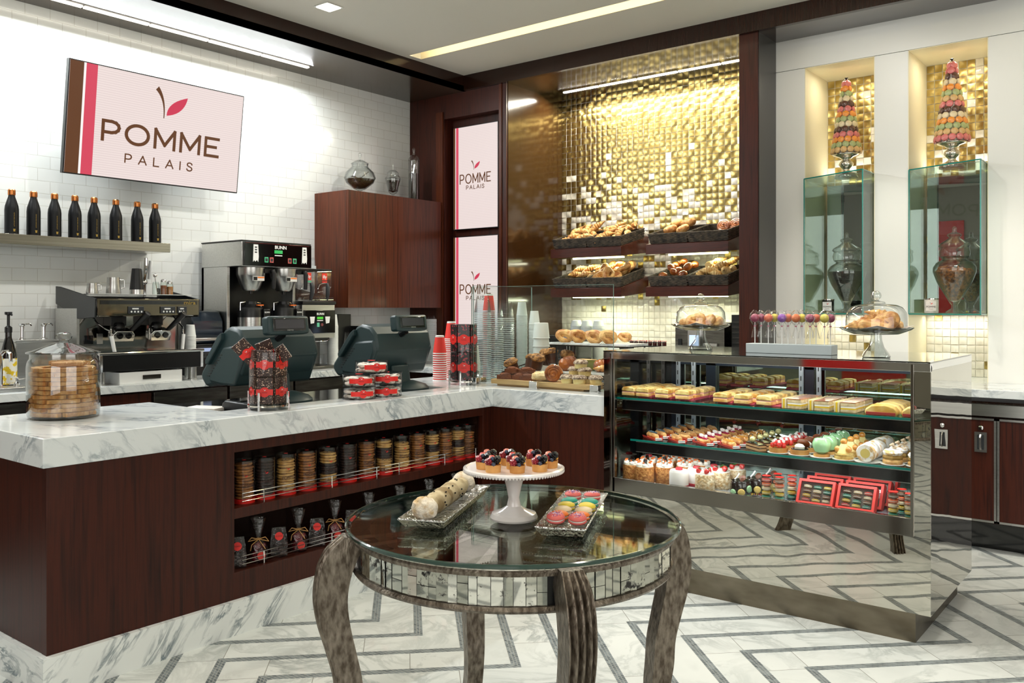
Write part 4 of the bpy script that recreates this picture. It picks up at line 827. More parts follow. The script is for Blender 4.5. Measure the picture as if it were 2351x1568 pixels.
proto('muffin', muf(), MUFB, 'muffin', parts=(('top', noisy(MB().lathe([(0, .048), (.034, .048), (.037, .056), (.03, .07), (.015, .076), (0, .077)], 18), .0016), MUF),))
proto('crumb_cake', MB().lathe([(0, 0), (.031, 0), (.033, .026), (0, .027)], 24), PALE, 'cake', parts=(('streusel_top', noisy(MB().lathe([(0, .024), (.036, .024), (.038, .032), (.028, .042), (0, .045)], 22), .002), CRUMB),))
proto('cocoa_scone', noisy(MB().prism([(-.05, -.02), (0, -.033), (.05, -.02), (.045, .025), (-.045, .025)], 0, .026).ball((0, 0, .026), (.04, .024, .013), 12, jit=.1), .002), COCOA, 'pastry')
proto('scone', noisy(MB().ball((0, 0, .024), (.055, .042, .026), 16, jit=.12).ball((.03, .012, .03), (.03, .03, .026), 12, jit=.12), .002), SCN, 'scone'); proto('glazed_snail', MB(), BRDD, 'pastry')
_o = protos['glazed_snail'][0]; b = swirl(.048); b.v = [(x, -z*1.3+.02, y+.048) for x, y, z in b.v]; b.ball((0, .03, .042), (.04, .045, .040), 14); _b = b.build('glazed_snail_mesh', BRDD); _o.data = _b.data; D.objects.remove(_b)
proto('sugared_croissant', noisy(croissant(.07, .03, bend=.5), .001), SUG, 'croissant')
def put(nm, loc, rot, label, group=None, scale=None):
    p = protos[nm]
    if p[2]:
        o = p[0]; o.location = loc; o.rotation_euler = rot; p[2] = False; tag(o, label, p[1], group)
        if scale: o.scale = (scale,)*3
        return o
    o = dup(p[0], loc, rot, label, None, scale=scale or 1)
    if group: o['group'] = group
    elif 'group' in o: del o['group']
    return o

# ================================================================ BREAD SHELVES AND BASKETS ON THE MOSAIC WALL
WEAVE = M('dark_wicker', '1d1812', .7, c2='54483a', sc=28, bmp=.6, bsc=60); 
def basket_mesh(w, d, h):
    b = MB(); rows = 8
    for j in range(rows):
        z = h*(j+.5)/rows; q = 1+.06*j/rows; pts = []; W2, D2 = w/2*q-.006, d/2*q-.006
        per = [(-W2, -D2), (W2, -D2), (W2, D2), (-W2, D2)]; k = 0
        for s in range(4):
            a, c_ = per[s], per[(s+1) % 4]; n = 14 if s % 2 == 0 else 18
            for i in range(n):
                t = i/n; x, y = a[0]+(c_[0]-a[0])*t, a[1]+(c_[1]-a[1])*t; o_ = .003*(1 if (k+j) % 2 else -1); k += 1
                nx, ny = ((0, -1), (1, 0), (0, 1), (-1, 0))[s]; pts.append((x+nx*o_, y+ny*o_, z))
        b.tube(pts, h/rows*.56, 6, closed=True)
    b.box(-w/2+.01, w/2-.01, -d/2+.01, d/2-.01, 0, .006)
    for s in (-1, 1): b.box(s*(w/2-.009)-.002, s*(w/2-.009)+.002, -d/2+.008, d/2-.008, 0, h*.96).box(-w/2+.008, w/2-.008, s*(d/2-.009)-.002, s*(d/2-.009)+.002, 0, h*.96)
    return b
TILT = 13
bk = None
SHX = ((-4.488, -3.77, 'left'), (-3.54, -2.825, 'right'))
fill = {('upper', 'left', 0): ('croissant', 3, 4), ('upper', 'left', 1): ('croissant', 3, 4), ('upper', 'right', 0): ('puff_roll', 2, 2), ('upper', 'right', 1): ('sweet_swirl', 1, 2),
        ('lower', 'left', 0): ('croissant', 2, 4), ('lower', 'left', 1): ('twisted_roll', 3, 3), ('lower', 'right', 0): ('brioche_bun', 3, 3), ('lower', 'right', 1): ('baked_pocket', 3, 4)}
for zf, lv in ((1.852, 'upper'), (1.510, 'lower')):
    for x0, x1, sd in SHX:
        sdw = 'beside the screens' if sd == 'left' else 'beside the dark pillar'
        t = thing('bread_shelf', f'{lv} sloping mahogany bread shelf {sdw}', 'shelf', ((x0+x1)/2, 6.25, zf)); W2 = (x1-x0)/2
        MB().prism([(0, 0), (0, .078), (.46, .078+.46*math.tan(R(TILT))), (.46, .045)], -W2, W2, 'x').build('body', SHELFW, t, bev=.002)
        MB().box(-W2+.1, W2-.1, .20, .222, -.004, .010).build('light_strip', LEDG, t)
        for k in range(2):
            bw, bd, bh = .335, .40, .085; bxx = x0+.03+bw/2+k*(bw+.008); M4 = T((bxx), 6.268, zf+.082, rx=TILT) @ T(0, .20, 0)
            rot = (R(TILT), 0, 0); bloc = tuple(M4.to_translation()); pn, nr, nc = fill[(lv, sd, k)]
            side = 'first' if k == 0 else 'second'; lab = f'dark wicker basket, {side} one on the {lv} shelf {sdw}'
            if bk is None: bk = basket_mesh(bw, bd, bh).build('wicker_basket', WEAVE, loc=bloc, rot=rot); tag(bk, lab, 'basket', 'dark wicker bread baskets')
            else: dup(bk, bloc, rot, lab, 'dark wicker bread baskets')
            for r_ in range(nr):
                for c_ in range(nc):
                    hz = .045+.020*(r_ if nr > 1 else 1)+.028*((r_+c_) % 2)
                    if pn == 'sweet_swirl': lx, ly, lz, rr = .03+.09*c_, .05+.03*c_, .07, (R(55), 0, R(10))
                    elif nr == 2: lx, ly, lz, rr = -.06+.11*c_, -.02+.11*r_, .06+.03*r_, (R(random.uniform(-15, 15)), R(random.uniform(-30, 0)), R(random.uniform(30, 70)))
                    else: lx, ly, lz, rr = -bw/2+.078+(bw-.15)*c_/(nc-1)+random.uniform(-.01, .01), -bd/2+.09+(bd-.17)*r_/(nr-1), hz, (R(random.uniform(-25, 25)+(25 if pn == 'croissant' else 0)), R(random.uniform(-50, 10)), R(random.uniform(-10, 120)))
                    p = M4 @ Vector((lx, ly, lz)); rn = ('front', 'middle', 'back')[r_] if nr == 3 else ('front', 'back')[r_] if nr == 2 else 'only'
                    nm = protos[pn][0].name.split('.')[0].replace('_', ' ')
                    put(pn, tuple(p), (rr[0]+R(TILT), rr[1], rr[2]), f'{nm}, {ORD[c_]} in the {rn} row, {side} basket, {lv} shelf {sdw}', f'{nm}s on the {lv} bread shelf {sdw}', random.uniform(1.05, 1.25))

# ================================================================ REAR WORKTOP ITEMS
t = thing('toaster', 'black and chrome four slot toaster on the rear worktop', 'toaster', (-4.28, 6.18, CH))
MB().box(-.19, .19, -.14, .14, .02, .245).build('body', M('toaster_black', '1a1815', .2, coat=.6), t, bev=.03); MB().box(-.195, .195, -.145, .145, .0, .035).build('base', STEELD, t, bev=.004)
for x in (-.11, .11):
    MB().box(x+.028, x+.034, -.1425, -.139, .09, .20).box(x-.002, x+.004, -.1425, -.139, .09, .20).build('lever_slot', STEEL, t); MB().box(x+.018, x+.044, -.155, -.14, .16, .172).build('lever', BLACK, t)
    MB().lathe([(0, 0), (.028, 0), (.03, .004), (.024, .02), (0, .022)], 20, T=T(x-.045 if x < 0 else x+.06-.02, -.14, .075, rx=90)).build('dial', CHROME, t)
for x, n, w in ((-4.33, 8, 'first'), (-4.22, 9, 'second'), (-4.10, 10, 'third')):
    cup_stack('paper_bowl', f'white paper tub in the {w} stack behind the raised marble board', 'tub', f'{w} white tub stack', x+.0, 6.42, CH+.2 if 0 else CH, 26 if n else n, .0125, .040, .052, .05, WCUP)
t = thing('bread_board_stack', 'wooden box under the toaster edge', 'box', (-3.98, 6.0, CH)); MB().box(-.07, .07, -.08, .1, 0, .05).build('body', BOARDW, t)
cup_stack('paper_cup', 'white paper cup in the stack seen under the marble riser', 'cup', 'cups under the riser', -3.78, 6.15, CH, 12, .010, .038, .050, .10, WCUP)
t = thing('jam_rack', 'black wire rack holding rows of small jam jars', 'rack', (-3.62, 6.42, CH))
MB().box(-.19, .19, -.05, .1, .15, .158).box(-.19, .19, -.14, -.05, .05, .058).box(-.19, -.184, -.14, .1, 0, .158).box(.184, .19, -.14, .1, 0, .158).tube([(-.19, -.05, .19), (.19, -.05, .19)], .003, 6).build('frame', BLACK, t)
j0 = thing('jam_jar', '', 'jar', (0, 0, 0)); MB().lathe([(0, 0), (.016, 0), (.018, .004), (.018, .028), (.015, .034), (0, .034)], 14).build('jar', M('jam', '4a1512', .15, coat=.6), j0)
MB().lathe([(0, .034), (.0175, .034), (.0175, .043), (0, .044)], 14).build('lid', M('gingham_lid', 'c94a40', .5, c2='efe6df', sc=150, lo=.48, hi=.52), j0)
for i in range(15):
    row, c_ = divmod(i, 8); lc = (-3.78+.044*c_, 6.44 if row == 0 else 6.33, CH+(.159 if row == 0 else .059)); lab = f'small jam jar with chequered lid, {ORD[c_]} in the {"upper" if row == 0 else "lower"} row of the black rack'
    if i == 0: j0.location = lc; j0['label'] = lab; j0['group'] = 'jam jars in the black rack'
    else: dup(j0, lc, 0, lab, 'jam jars in the black rack')
t = thing('countertop_oven', 'steel countertop coffee machine with blue screen behind the glass cake dome', 'machine', (-3.06, 6.42, CH))
MB().box(-.22, .20, -.16, .2, 0, .36).build('body', STEELD, t, bev=.006); k = MB().box(-.105, -.0, -.168, -.158, .03, .30).build('panel', STEEL, t); MB().box(-.09, -.012, -.171, -.167, .09, .26).build('display', emat('blue_white_display', 'c3d8f7', 1.4), k); MB().box(-.09, -.012, -.172, -.1705, .09, .115).build('display_bar', emat('blue_display_bar', '2b3cc8', 1), k)
MB().box(.03, .15, -.185, -.158, .17, .20).build('handle', STEEL, t, bev=.006); MB().box(-.19, -.16, -.168, -.158, .18, .23).build('switch', BLACK, t)
t = thing('vented_machine', 'black vented appliance next to the dark pillar', 'appliance', (-2.74, 6.42, CH)); b = MB().box(-.09, .13, -.1, .2, 0, .42)
for i in range(9): b.tube([(-.08, -.103, .04+i*.04), (.12, -.103, .04+i*.04)], .011, 6)
b.build('body', BLACK, t)

# ================================================================ PASTRY BOARDS ON THE RETURN COUNTER
wb = [(-3.41, 4.115), (-2.72, 4.115), (-2.66, 4.15), (-2.66, 4.30), (-3.41, 4.30)]
t = thing('wooden_board', 'long light wooden board of baked goods behind the glass guard', 'board', (-3.05, 4.2, CH)); part(MB().prism([(a, b_+.01) for a, b_ in wb], CH+.012, CH+.040), 'board', BOARDW, t, bev=.002); part(MB().box(-3.38, -2.75, 4.15, 4.29, CH, CH+.0118), 'battens', BOARDW, t)
BZ = CH+.040
for nm, x, y, z, rx, ry, rz, lb in (
  ('cocoa_scone', -3.33, 4.17, 0, 0, 0, 10, 'dark cocoa scone at the cup end of the wooden board'), ('cocoa_scone', -3.24, 4.185, 0, 0, 0, -8, 'dark cocoa scone, second on the board behind the first clip'), ('cocoa_scone', -3.165, 4.18, 0, 0, 0, 5, 'dark cocoa scone touching the pale scone'),
  ('cocoa_scone', -3.30, 4.20, .036, 0, 0, -6, 'dark cocoa scone stacked on top nearer the cups'), ('cocoa_scone', -3.20, 4.215, .036, 0, 0, 12, 'dark cocoa scone stacked on top nearer the wire basket'),
  ('scone', -3.07, 4.18, 0, 0, 0, 15, 'pale craggy scone between cocoa scones and glazed swirl bun'), ('glazed_snail', -2.975, 4.17, 0, 0, 0, 36, 'shiny glazed swirl bun standing on its edge on the wooden board'),
  ('crumb_cake', -2.868, 4.16, 0, 0, 0, 0, 'streusel topped crumb cake, bottom row beside the swirl bun'), ('crumb_cake', -2.785, 4.16, 0, 0, 0, 0, 'streusel topped crumb cake, bottom row middle of the pyramid'), ('crumb_cake', -2.70, 4.20, 0, 0, 0, 0, 'streusel topped crumb cake, bottom row half hidden by the display case'),
  ('crumb_cake', -2.865, 4.235, .042, 0, 0, 0, 'streusel topped crumb cake, second tier beside the swirl bun'), ('crumb_cake', -2.785, 4.215, .042, 0, 0, 0, 'streusel topped crumb cake, second tier nearer the display case'), ('crumb_cake', -2.815, 4.22, .084, 0, 0, 0, 'topmost streusel crumb cake of the pyramid'),
  ('crumb_cake', -2.865, 4.23, .0, 0, 0, 0, 'streusel topped crumb cake at the back of the pyramid base'), ('crumb_cake', -2.785, 4.235, .0, 0, 0, 0, 'streusel topped crumb cake hidden in the pyramid middle')):
    put(nm, (x, y, BZ+z), (R(rx), R(ry), R(rz)), lb, None, 1.13 if nm in ('crumb_cake', 'scone') else None)
# wire basket with muffins
def wire_basket(lb, x, y, w, d, h, rz=0, tilt=0):
    t = thing('wire_basket', lb, 'wire basket', (x, y, CH+.002+d*.42*sin(R(tilt))), rot=(R(tilt), 0, rz)); b = MB()
    b.tube([(-w/2, -d/2, h), (w/2, -d/2, h), (w/2, d/2, h), (-w/2, d/2, h)], .004, 6, closed=True)
    b.build('rim', BLACK, t); b = MB(); n = 14; q = .85
    for i in range(n+1):
        u = -1+2*i/n; b.tube([(u*w/2, -d/2, h), (u*w/2*q, -d/2*q, 0), (u*w/2*q, d/2*q, 0), (u*w/2, d/2, h)], .0012, 4); b.tube([(-w/2, u*d/2, h), (-w/2*q, u*d/2*q, 0), (w/2*q, u*d/2*q, 0), (w/2, u*d/2, h)], .0012, 4)
    for j in range(1, 5): f_ = q+(1-q)*j/5; b.tube([(-w/2*f_, -d/2*f_, h*j/5), (w/2*f_, -d/2*f_, h*j/5), (w/2*f_, d/2*f_, h*j/5), (-w/2*f_, d/2*f_, h*j/5)], .0012, 4, closed=True)
    b.build('mesh', BLACK, t); MB().box(-w/2*q+.004, w/2*q-.004, -d/2*q+.004, d/2*q-.004, .004, .006).build('liner', M('liner_paper', 'ddd8cc', .8), t); return t
wire_basket('black wire basket of dark muffins behind the wooden board', -3.29, 4.48, .30, .40, .075, R(0), 9)
for i, (x, y, z, rx, ry, w) in enumerate(((-3.39, 4.34, .035, 20, -15, 'nearest the front rim'), (-3.345, 4.43, .055, -8, 20, 'nearest the clear cups'), (-3.27, 4.40, .062, 12, -12, 'in the middle front'), (-3.29, 4.52, .085, 0, -14, 'in the middle back'), (-3.21, 4.50, .095, 8, 10, 'leaning by the toaster end'), (-3.17, 4.58, .08, -10, 10, 'low at the far rim'))):
    put('muffin', (x, y, CH+z+.028), (R(rx), R(ry), i), 'dark crusted muffin in the wire basket, '+w, 'muffins in the wire basket', 1.3)
wire_basket('wire basket end showing beside the display case', -2.58, 4.25, .12, .16, .06)
put('croissant', (-2.60, 4.25, CH+.03), (0, 0, 1), 'small croissant inside the wire basket beside the display case', scale=.8)
# marble boards on wire risers
def riser(lb, x0, x1, y0, y1, z, feet):
    t = thing('marble_riser', lb, 'riser', ((x0+x1)/2, (y0+y1)/2, CH)); w, d = (x1-x0)/2, (y1-y0)/2
    MB().box(-w, w, -d, d, z-CH-.014, z-CH).build('slab', MARB, t, bev=.002); b = MB()
    b.tube([(-w+.05, -d+.01, z-CH-.018), (w-.02, -d+.01, z-CH-.018), (w-.02, d-.01, z-CH-.018), (-w+.05, d-.01, z-CH-.018)], .004, 6, closed=True)
    for sx in (-w+.05, w-.02):
        for sy in (-d+.01, d-.01): b.box(sx-.004, sx+.004, sy-.004, sy+.004, 0, z-CH-.015)
    b.build('wire_legs', BLACK, t); return t
riser('upper white marble slab on black legs holding twisted rolls', -3.20, -2.62, 4.44, 4.66, 1.205, 1); riser('lower white marble slab on black legs holding croissants', -3.13, -2.60, 4.35, 4.60, 1.035, 1)
for i, (x, y, rz, w) in enumerate(((-3.12, 4.49, 35, 'first at the toaster end'), (-3.09, 4.58, 60, 'tucked behind the first'), (-3.03, 4.49, 55, 'second along the front'), (-2.97, 4.56, -20, 'behind the second'), (-2.90, 4.50, 20, 'third along the front'), (-2.86, 4.59, 60, 'behind the third'), (-2.80, 4.48, 50, 'fourth along the front'), (-2.72, 4.55, 20, 'last, small one at the display case end'))):
    put('twisted_roll', (x, y, 1.232), (R(68 if i % 2 == 0 else 50), R(10), R(rz if rz > 0 else 45)), 'golden twisted roll on the upper marble slab, '+w, 'twisted rolls on the upper slab', (.95 if i % 2 == 0 else .8) if i < 7 else .7)
for nm, x, y, rx, rz, s, lb in (('chocolate_croissant', -3.04, 4.42, 10, 75, 1.25, 'large shiny chocolate croissant at the basket end of the lower slab'), ('chocolate_croissant', -2.82, 4.47, 5, 50, 1.1, 'chocolate croissant behind the crumb cake pyramid'), ('croissant', -2.76, 4.40, 0, 30, 1.0, 'plain croissant tucked behind the sugared ones'), ('sugared_croissant', -2.68, 4.40, 20, 60, 1.15, 'sugar dusted croissant leaning on the lower slab near the case'), ('sugared_croissant', -2.63, 4.44, 0, 90, 1.0, 'sugar dusted croissant at the very end of the lower slab')):
    put(nm, (x, y, 1.040+(.02 if 'leaning' in lb else 0)), (R(rx), R(-12 if rx else 0), R(rz)), lb, None, s)
t = thing('chalk_tent', 'folded olive serving cloth on the lower slab', 'cloth', (-2.90, 4.55, 1.0365)); MB().prism([(-.12, 0), (.12, 0), (.08, .055), (-.08, .06)], -.03, .02, 'y').build('cloth', M('olive_cloth', '8d8a3f', .8), t, bev=.004)

# ================================================================ COOKIE TUBES AND TREAT BAGS ON THE COUNTER SHELVES
TUBE = glass('tube_plastic', (.98, .985, .985, 1), (.62, .64, .65, 1), 1.4)
CM = {'a': M('oatmeal_cookie', '7e4a1c', .75, c2='b97c3c', sc=35, bmp=.5, bsc=90), 'b': M('dark_chocolate_cookie', '20120d', .7, c2='382018', sc=40, bmp=.5, bsc=90), 'c': M('chip_cookie', 'c08f48', .75, c2='e3bb74', sc=30, bmp=.4, bsc=80)}
CK = {}
for k, w in (('a', 'oatmeal'), ('b', 'dark chocolate'), ('c', 'pale chip')): CK[k] = ck('cookie', .042, .0128, CM[k], .03).build('cookie', CM[k])
CHIPS = M('chocolate_chips', '1d0f0a', .5)
for i in range(9): a = i*2.4; MB().ball((.034*cos(a)*(i/9)**.5, .034*sin(a)*(i/9)**.5, .011), .0035, 6).build('chocolate_chip', CHIPS, CK['c'])
seq = ['aaaaaaaaaaaa', 'bbbbbbbbbbbb', 'ccccccccccc', 'aaaaaaaaaaaa', 'ccccbbbbccc', 'bbbbbbbbbbbb', 'aaaaaaaaaaaa', 'cccbbbbcccca', 'cccccccccc', 'aaaaaaaaaaaa', 'ccccbbbcccc', 'aaaaaaaaaaa', 'ccccbbbcccc', 'aaaaaaaaaa']
dom = {'a': 'oatmeal cookies', 'b': 'dark chocolate cookies', 'c': 'pale chip cookies'}
tb = thing('cookie_tube', '', 'cookie tube', (0, 0, 0)); r = .047; H = .190
MB().lathe([(r, .003), (r, H), (r-.003, H+.001), (0, H)], 32, opn=True).build('clear_wall', TUBE, tb); MB().lathe([(0, 0), (r+.0015, 0), (r+.0015, .018), (r, .019), (0, .019)], 32).build('red_base', RED, tb); MB().lathe([(r-.001, H-.012), (r+.002, H-.012), (r+.002, H+.001), (r-.001, H+.001)], 32, opn=True).build('clear_cap', TUBE, tb)
MB().lathe([(0, H+.0005), (.009, H+.0005), (.009, H+.0015), (0, H+.0015)], 12).build('lid_mark', RED, tb); text('POMME', .018, tb, (r*sin(.35), -r*cos(.35)-.0025, .082), (R(90), 0, .35), M('brown_print', '3a1a10', .5), 1.05, 'lettering', .0002); logo(tb, .013, -r-.0015, RED, RED, (.012, .125))
first = {k: True for k in 'abc'}; tf = True
for i, y in enumerate((2.361, 2.471, 2.591, 2.714, 2.846, 2.970, 3.099, 3.222, 3.354, 3.475, 3.590, 3.700, 3.805, 3.893-.0)):
    x = -3.40+.0; s = seq[i]; kk = 'striped cookies' if 'b' in s and 'c' in s else dom[s[0]]; w = f'{ORD[i]} tube from the near end of the counter shelf'
    lab = f'clear tube of {kk}, {ORD[i]} from the near end of the counter shelf'; rz = R(50)
    if tf: tb.location = (x, y, .542); tb.rotation_euler = (0, 0, rz); tb['label'] = lab; tb['group'] = 'cookie tubes on the counter shelf'; tf = False
    else: dup(tb, (x, y, .542), rz, lab, 'cookie tubes on the counter shelf')
    for q, k in enumerate(s[::-1]):
        lc = (x+random.uniform(-.002, .002), y+random.uniform(-.002, .002), .542+.0205+q*.0132); ro = (R(random.uniform(-3, 3)), R(random.uniform(-3, 3)), random.uniform(0, 6)); kd = {'a': 'oatmeal cookie', 'b': 'dark chocolate cookie', 'c': 'pale chip cookie'}[k]
        l2 = f'{kd} stacked in the {w}'; g = f'{kd}s in tube {i+1}'
        if first[k]: o = CK[k]; o.location = lc; o.rotation_euler = ro; tag(o, l2, 'cookie', g); first[k] = False
        else: dup(CK[k], lc, ro, l2, g)
# treat bags
CHER = M('dark_red_sweets', '4a0f16', .2, c2='7a1c28', sc=30, coat=.6); DKC = M('dark_sweets', '1c1112', .35, c2='3a2322', sc=60, bmp=.5, bsc=90, coat=.4); RAF = M('raffia', 'b98d55', .7)
def crumple(b, j=.003): return noisy(b, j)
A = thing('treat_bag', '', 'treat bag', (0, 0, 0))       # tied bag of red sweets
b = MB()
for i in range(26): a = random.uniform(0, 6.3); q = random.uniform(0, .026); b.ball((q*cos(a), q*sin(a)*.7, .014+.068*(i/26)), .013, 8)
b.build('sweets', CHER, A); crumple(MB().lathe([(0, .0), (.036, .0), (.042, .02), (.042, .06), (.03, .088), (.008, .105), (.014, .125), (.026, .165), (.034, .20)], 14, sy=.75, opn=True), .0022).build('cellophane', FILM, A)
MB().tube([(.009*cos(a), .009*sin(a), .105) for a in [i*pi/4 for i in range(8)]], .003, 6, closed=True).tube([(0, -.01, .105), (-.03, -.018, .115), (-.045, -.02, .10), (-.01, -.012, .104), (.03, -.02, .115), (.045, -.02, .095), (.0, -.012, .106)], .002, 5).tube([(0, -.012, .105), (-.03, -.03, .085), (-.035, -.034, .06)], .0018, 5).tube([(0, -.012, .105), (.02, -.032, .08), (.03, -.036, .065)], .0018, 5).build('raffia_bow', RAF, A)
MB().lathe([(0, 0), (.018, 0), (.018, .001), (0, .001)], 20, T=T(.012, -.035, .035, rx=90)).build('round_tag', REDL, A)
B = thing('treat_bag', '', 'treat bag', (0, 0, 0))       # flat bag of dark sweets
b = MB()
for i in range(22): b.ball((random.uniform(-.026, .026), random.uniform(-.014, .014), .012+.075*(i/22)), (.016, .012, .010), 8, jit=.1)
b.build('sweets', DKC, B); crumple(MB().add([(-.036, -.024, 0), (.036, -.024, 0), (.036, .024, 0), (-.036, .024, 0), (-.04, -.026, .06), (.04, -.026, .06), (.04, .026, .06), (-.04, .026, .06), (-.034, -.01, .11), (.034, -.01, .11), (.034, .01, .11), (-.034, .01, .11), (-.03, -.001, .135), (.03, -.001, .135), (.03, .002, .135), (-.03, .002, .135)], [(0, 1, 5, 4), (1, 2, 6, 5), (2, 3, 7, 6), (3, 0, 4, 7), (4, 5, 9, 8), (5, 6, 10, 9), (6, 7, 11, 10), (7, 4, 8, 11), (8, 9, 13, 12), (9, 10, 14, 13), (10, 11, 15, 14), (11, 8, 12, 15)]), .002).build('cellophane', FILM, B)
MB().lathe([(0, 0), (.0185, 0), (.0185, .001), (0, .001)], 20, T=T(0, -.021, .098, rx=72)).build('round_sticker', RED, B); text('POMME', .009, B, (0, -.0235, .098), (R(72), 0, 0), M('dark_red_print', '8a1a14', .5), 1, 'lettering', .0002)
ia = ib = 0
for i in range(14):
    y = 2.305+i*.112; kd = i % 2; p = A if kd else B; n_ = ia if kd else ib
    lab = (f'raffia tied cellophane bag of dark red sweets, {ORD[n_]} tied one along the lower shelf' if kd else f'flat bag of dark sweets with red sticker, {ORD[n_]} flat one along the shelf')
    g = 'tied bags of red sweets' if kd else 'flat bags of dark sweets'; lc = (-3.37, y, .265); rz = R(55)+random.uniform(-.1, .1)
    if n_ == 0: p.location = lc; p.rotation_euler = (0, 0, rz); p['label'] = lab; p['group'] = g
    else: dup(p, lc, rz, lab, g)
    if kd: ia += 1
    else: ib += 1

# ================================================================ THE GLASS DISPLAY CASE
X0, X1, Y0, Y1 = -2.50, -.89, 3.97, 4.80
t = thing('display_case', 'mirror clad glass pastry display case standing at the end of the counter', 'display case', ((X0+X1)/2, (Y0+Y1)/2, 0)); RC = t
part(MB().box(X0, X1, Y0, Y0+.006, .123, .447), 'front_mirror', WAVY, t)
part(MB().box(X1-.006, X1, Y0+.006, Y1, .123, 1.176), 'side_mirror', WAVY, t); part(MB().box(X1-.07, X1-.0005, Y0, Y0+.006, .449, 1.176), 'corner_mirror', WAVY, t)
part(MB().box(X0, X0+.006, Y0+.006, Y1, .123, 1.176).box(X0, X0+.04, Y0-.001, Y0+.006, .123, 1.19), 'end_panel', M('end_mirror', '6d655c', .04, 1), t)
part(MB().box(X0+.02, X1-.06, Y0+.002, Y1-.02, .0, .123), 'toe_kick', M('aged_steel', '8a8272', .33, .9, c2='655d4e', sc=3.5, stretch=(1, 1, 2.5), bmp=.1), t)
b = MB(); b.box(X0+.04, X1-.068, Y0-.004, Y0+.02, .449, .525).box(X0+.04, X0+.052, Y0-.008, Y0+.02, .45, 1.18).box(X1-.078, X1-.066, Y0-.008, Y0+.02, .45, 1.18).box(X0+.055, X0+.068, Y0-.004, Y0+.02, .45, 1.16)
part(b, 'front_frame', M('frame_steel', '86827a', .12, 1), t, bev=.001)
part(MB().box(X0, X1, Y0-.006, Y0+.02, 1.150, 1.186).box(X1-.02, X1+.001, Y0+.02, Y1, 1.155, 1.186).box(X0-.001, X0+.02, Y0+.02, Y1, 1.155, 1.186), 'top_rail', CHROME, t, bev=.001)
part(MB().box(X0, X1, Y0-.008, Y1, 1.1865, 1.192), 'glass_top', M('dark_glass_top', '20231f', .02, coat=1), t)
part(MB().box(X0+.052, X1-.078, Y0+.004, Y0+.009, .525, 1.15), 'front_glass', CASEG, t)
part(MB().box(X0+.01, X1-.01, Y0+.03, Y1-.02, .47, .498), 'deck', M('steel_deck', 'c4ccd6', .25, .6), t)
part(MB().box(X0+.008, X1-.008, Y1-.06, Y1-.05, .5, 1.15), 'rear_mirror_door', M('door_mirror', 'a9b6a8', .02, 1), t)
b = MB()
for x, w in ((-2.5, .05), (-2.27, .06), (-1.69, .05), (-.94, .03)): b.box(x, x+w, Y1-.085, Y1-.062, .5, 1.15)
b.box(X0+.01, X1-.01, Y1-.085, Y1-.062, 1.085, 1.13); part(b, 'door_frame', M('dark_blue_frame', '1d2937', .3, .3), t)
for x in (-2.445, -2.345, -1.705, -1.61):
    b = MB().box(x-.011, x+.011, Y1-.10, Y1-.086, .5, 1.12)
    for k in range(11): b.box(x-.0025, x+.0025, Y1-.1012, Y1-.10, .52+k*.056, .545+k*.056, 1)
    part(b, 'slotted_upright', [M('upright_grey', 'aab4bd', .4), BLACK], t)
for z, xa in ((.944, X0+.045), (.728, X0+.13)):
    s = part(MB().box(xa, X1-.02, Y0+.055, Y1-.12, z-.010, z), 'glass_shelf', glass('shelf_glass', (.90, .97, .94, 1), (.5, .75, .68, 1), .6), t)
    L = RC.location
    MB().box(xa-L.x, X1-.02-L.x, Y0+.053-L.y, Y0+.055-L.y, z-.010, z).build('green_front_edge', GEDGE, s)
    MB().box(xa+.03-L.x, X1-.02-L.x, Y0+.062-L.y, Y0+.068-L.y, z-.066, z-.012).build('light_rail', M('light_rail_dark', '0b0b0d', .12, coat=.6), s); MB().box(xa+.03-L.x, X1-.02-L.x, Y0+.0605-L.y, Y0+.068-L.y, z-.0665, z-.0645).box(xa+.03-L.x, X1-.02-L.x, Y0+.0605-L.y, Y0+.068-L.y, z-.014, z-.012).build('rail_trim', STEEL, s)
    area('case_shelf_light', (-1.66, Y0+.085, z-.03), 1.45, .02, 2.2, (R(28), 0, 0), COOL)
area('case_rear_light', (-1.68, Y1-.13, 1.14), 1.5, .02, 1.6, (R(-20), 0, 0), (1, .97, .9))  # added fill for the pastry backs seen in the mirror doors, no fitting there
area('case_top_light', (-1.68, Y0+.06, 1.14), 1.5, .02, 3.6, (R(25), 0, 0), (1, .97, .9))

# pastries of the case: kinds
TR = M('striped_paper', 'f0ece8', .6)
def stripes_mat():
    m, nt, bs = newmat('striped_liner'); sp = nt.nodes.new('ShaderNodeSeparateXYZ'); nt.links.new(coord(nt), sp.inputs[0])
    f = ((E(nt, sp.outputs[2])+E(nt, sp.outputs[0])*.3)*150.0).op('FRACT').op('GREATER_THAN', .5); nt.links.new(mix(nt, f, S('f2efec'), S('2b2422')), bs.inputs['Base Color']); return m
STR = stripes_mat()
def cob(nm, cat, parts_):
    """a kind made of several parts: an Empty with children"""
    r = thing(nm, '', cat); protos[nm] = [r, cat, True]
    for pn, pb, pm, bv in parts_: pb.build(pn, pm, r, bev=bv)
    return r
CREAM = M('cream', 'f3ecdc', .5, c2='fff9ee', sc=20, bmp=.2, bsc=40); GREENB = M('pistachio_glaze', '8fca94', .15, coat=.8, c2='a9d4a0', sc=6); STRAW = M('strawberry', 'b4161c', .2, coat=.7, c2='d43a30', sc=90); SHEL = M('tart_shell', 'b97a38', .65, c2='d6a05a', sc=20)
PASTA = M('browned_pasta', 'b5802c', .5, c2='e6cf86', sc=24, bmp=.3, bsc=45, lo=.38, hi=.6); HAM = M('ham_layer', 'd39c93', .6); CARAM = M('caramel_glaze', 'c07a2c', .15, coat=.8, c2='dfa050', sc=14); RASP = M('raspberry_glaze', '8e1236', .15, coat=.8)
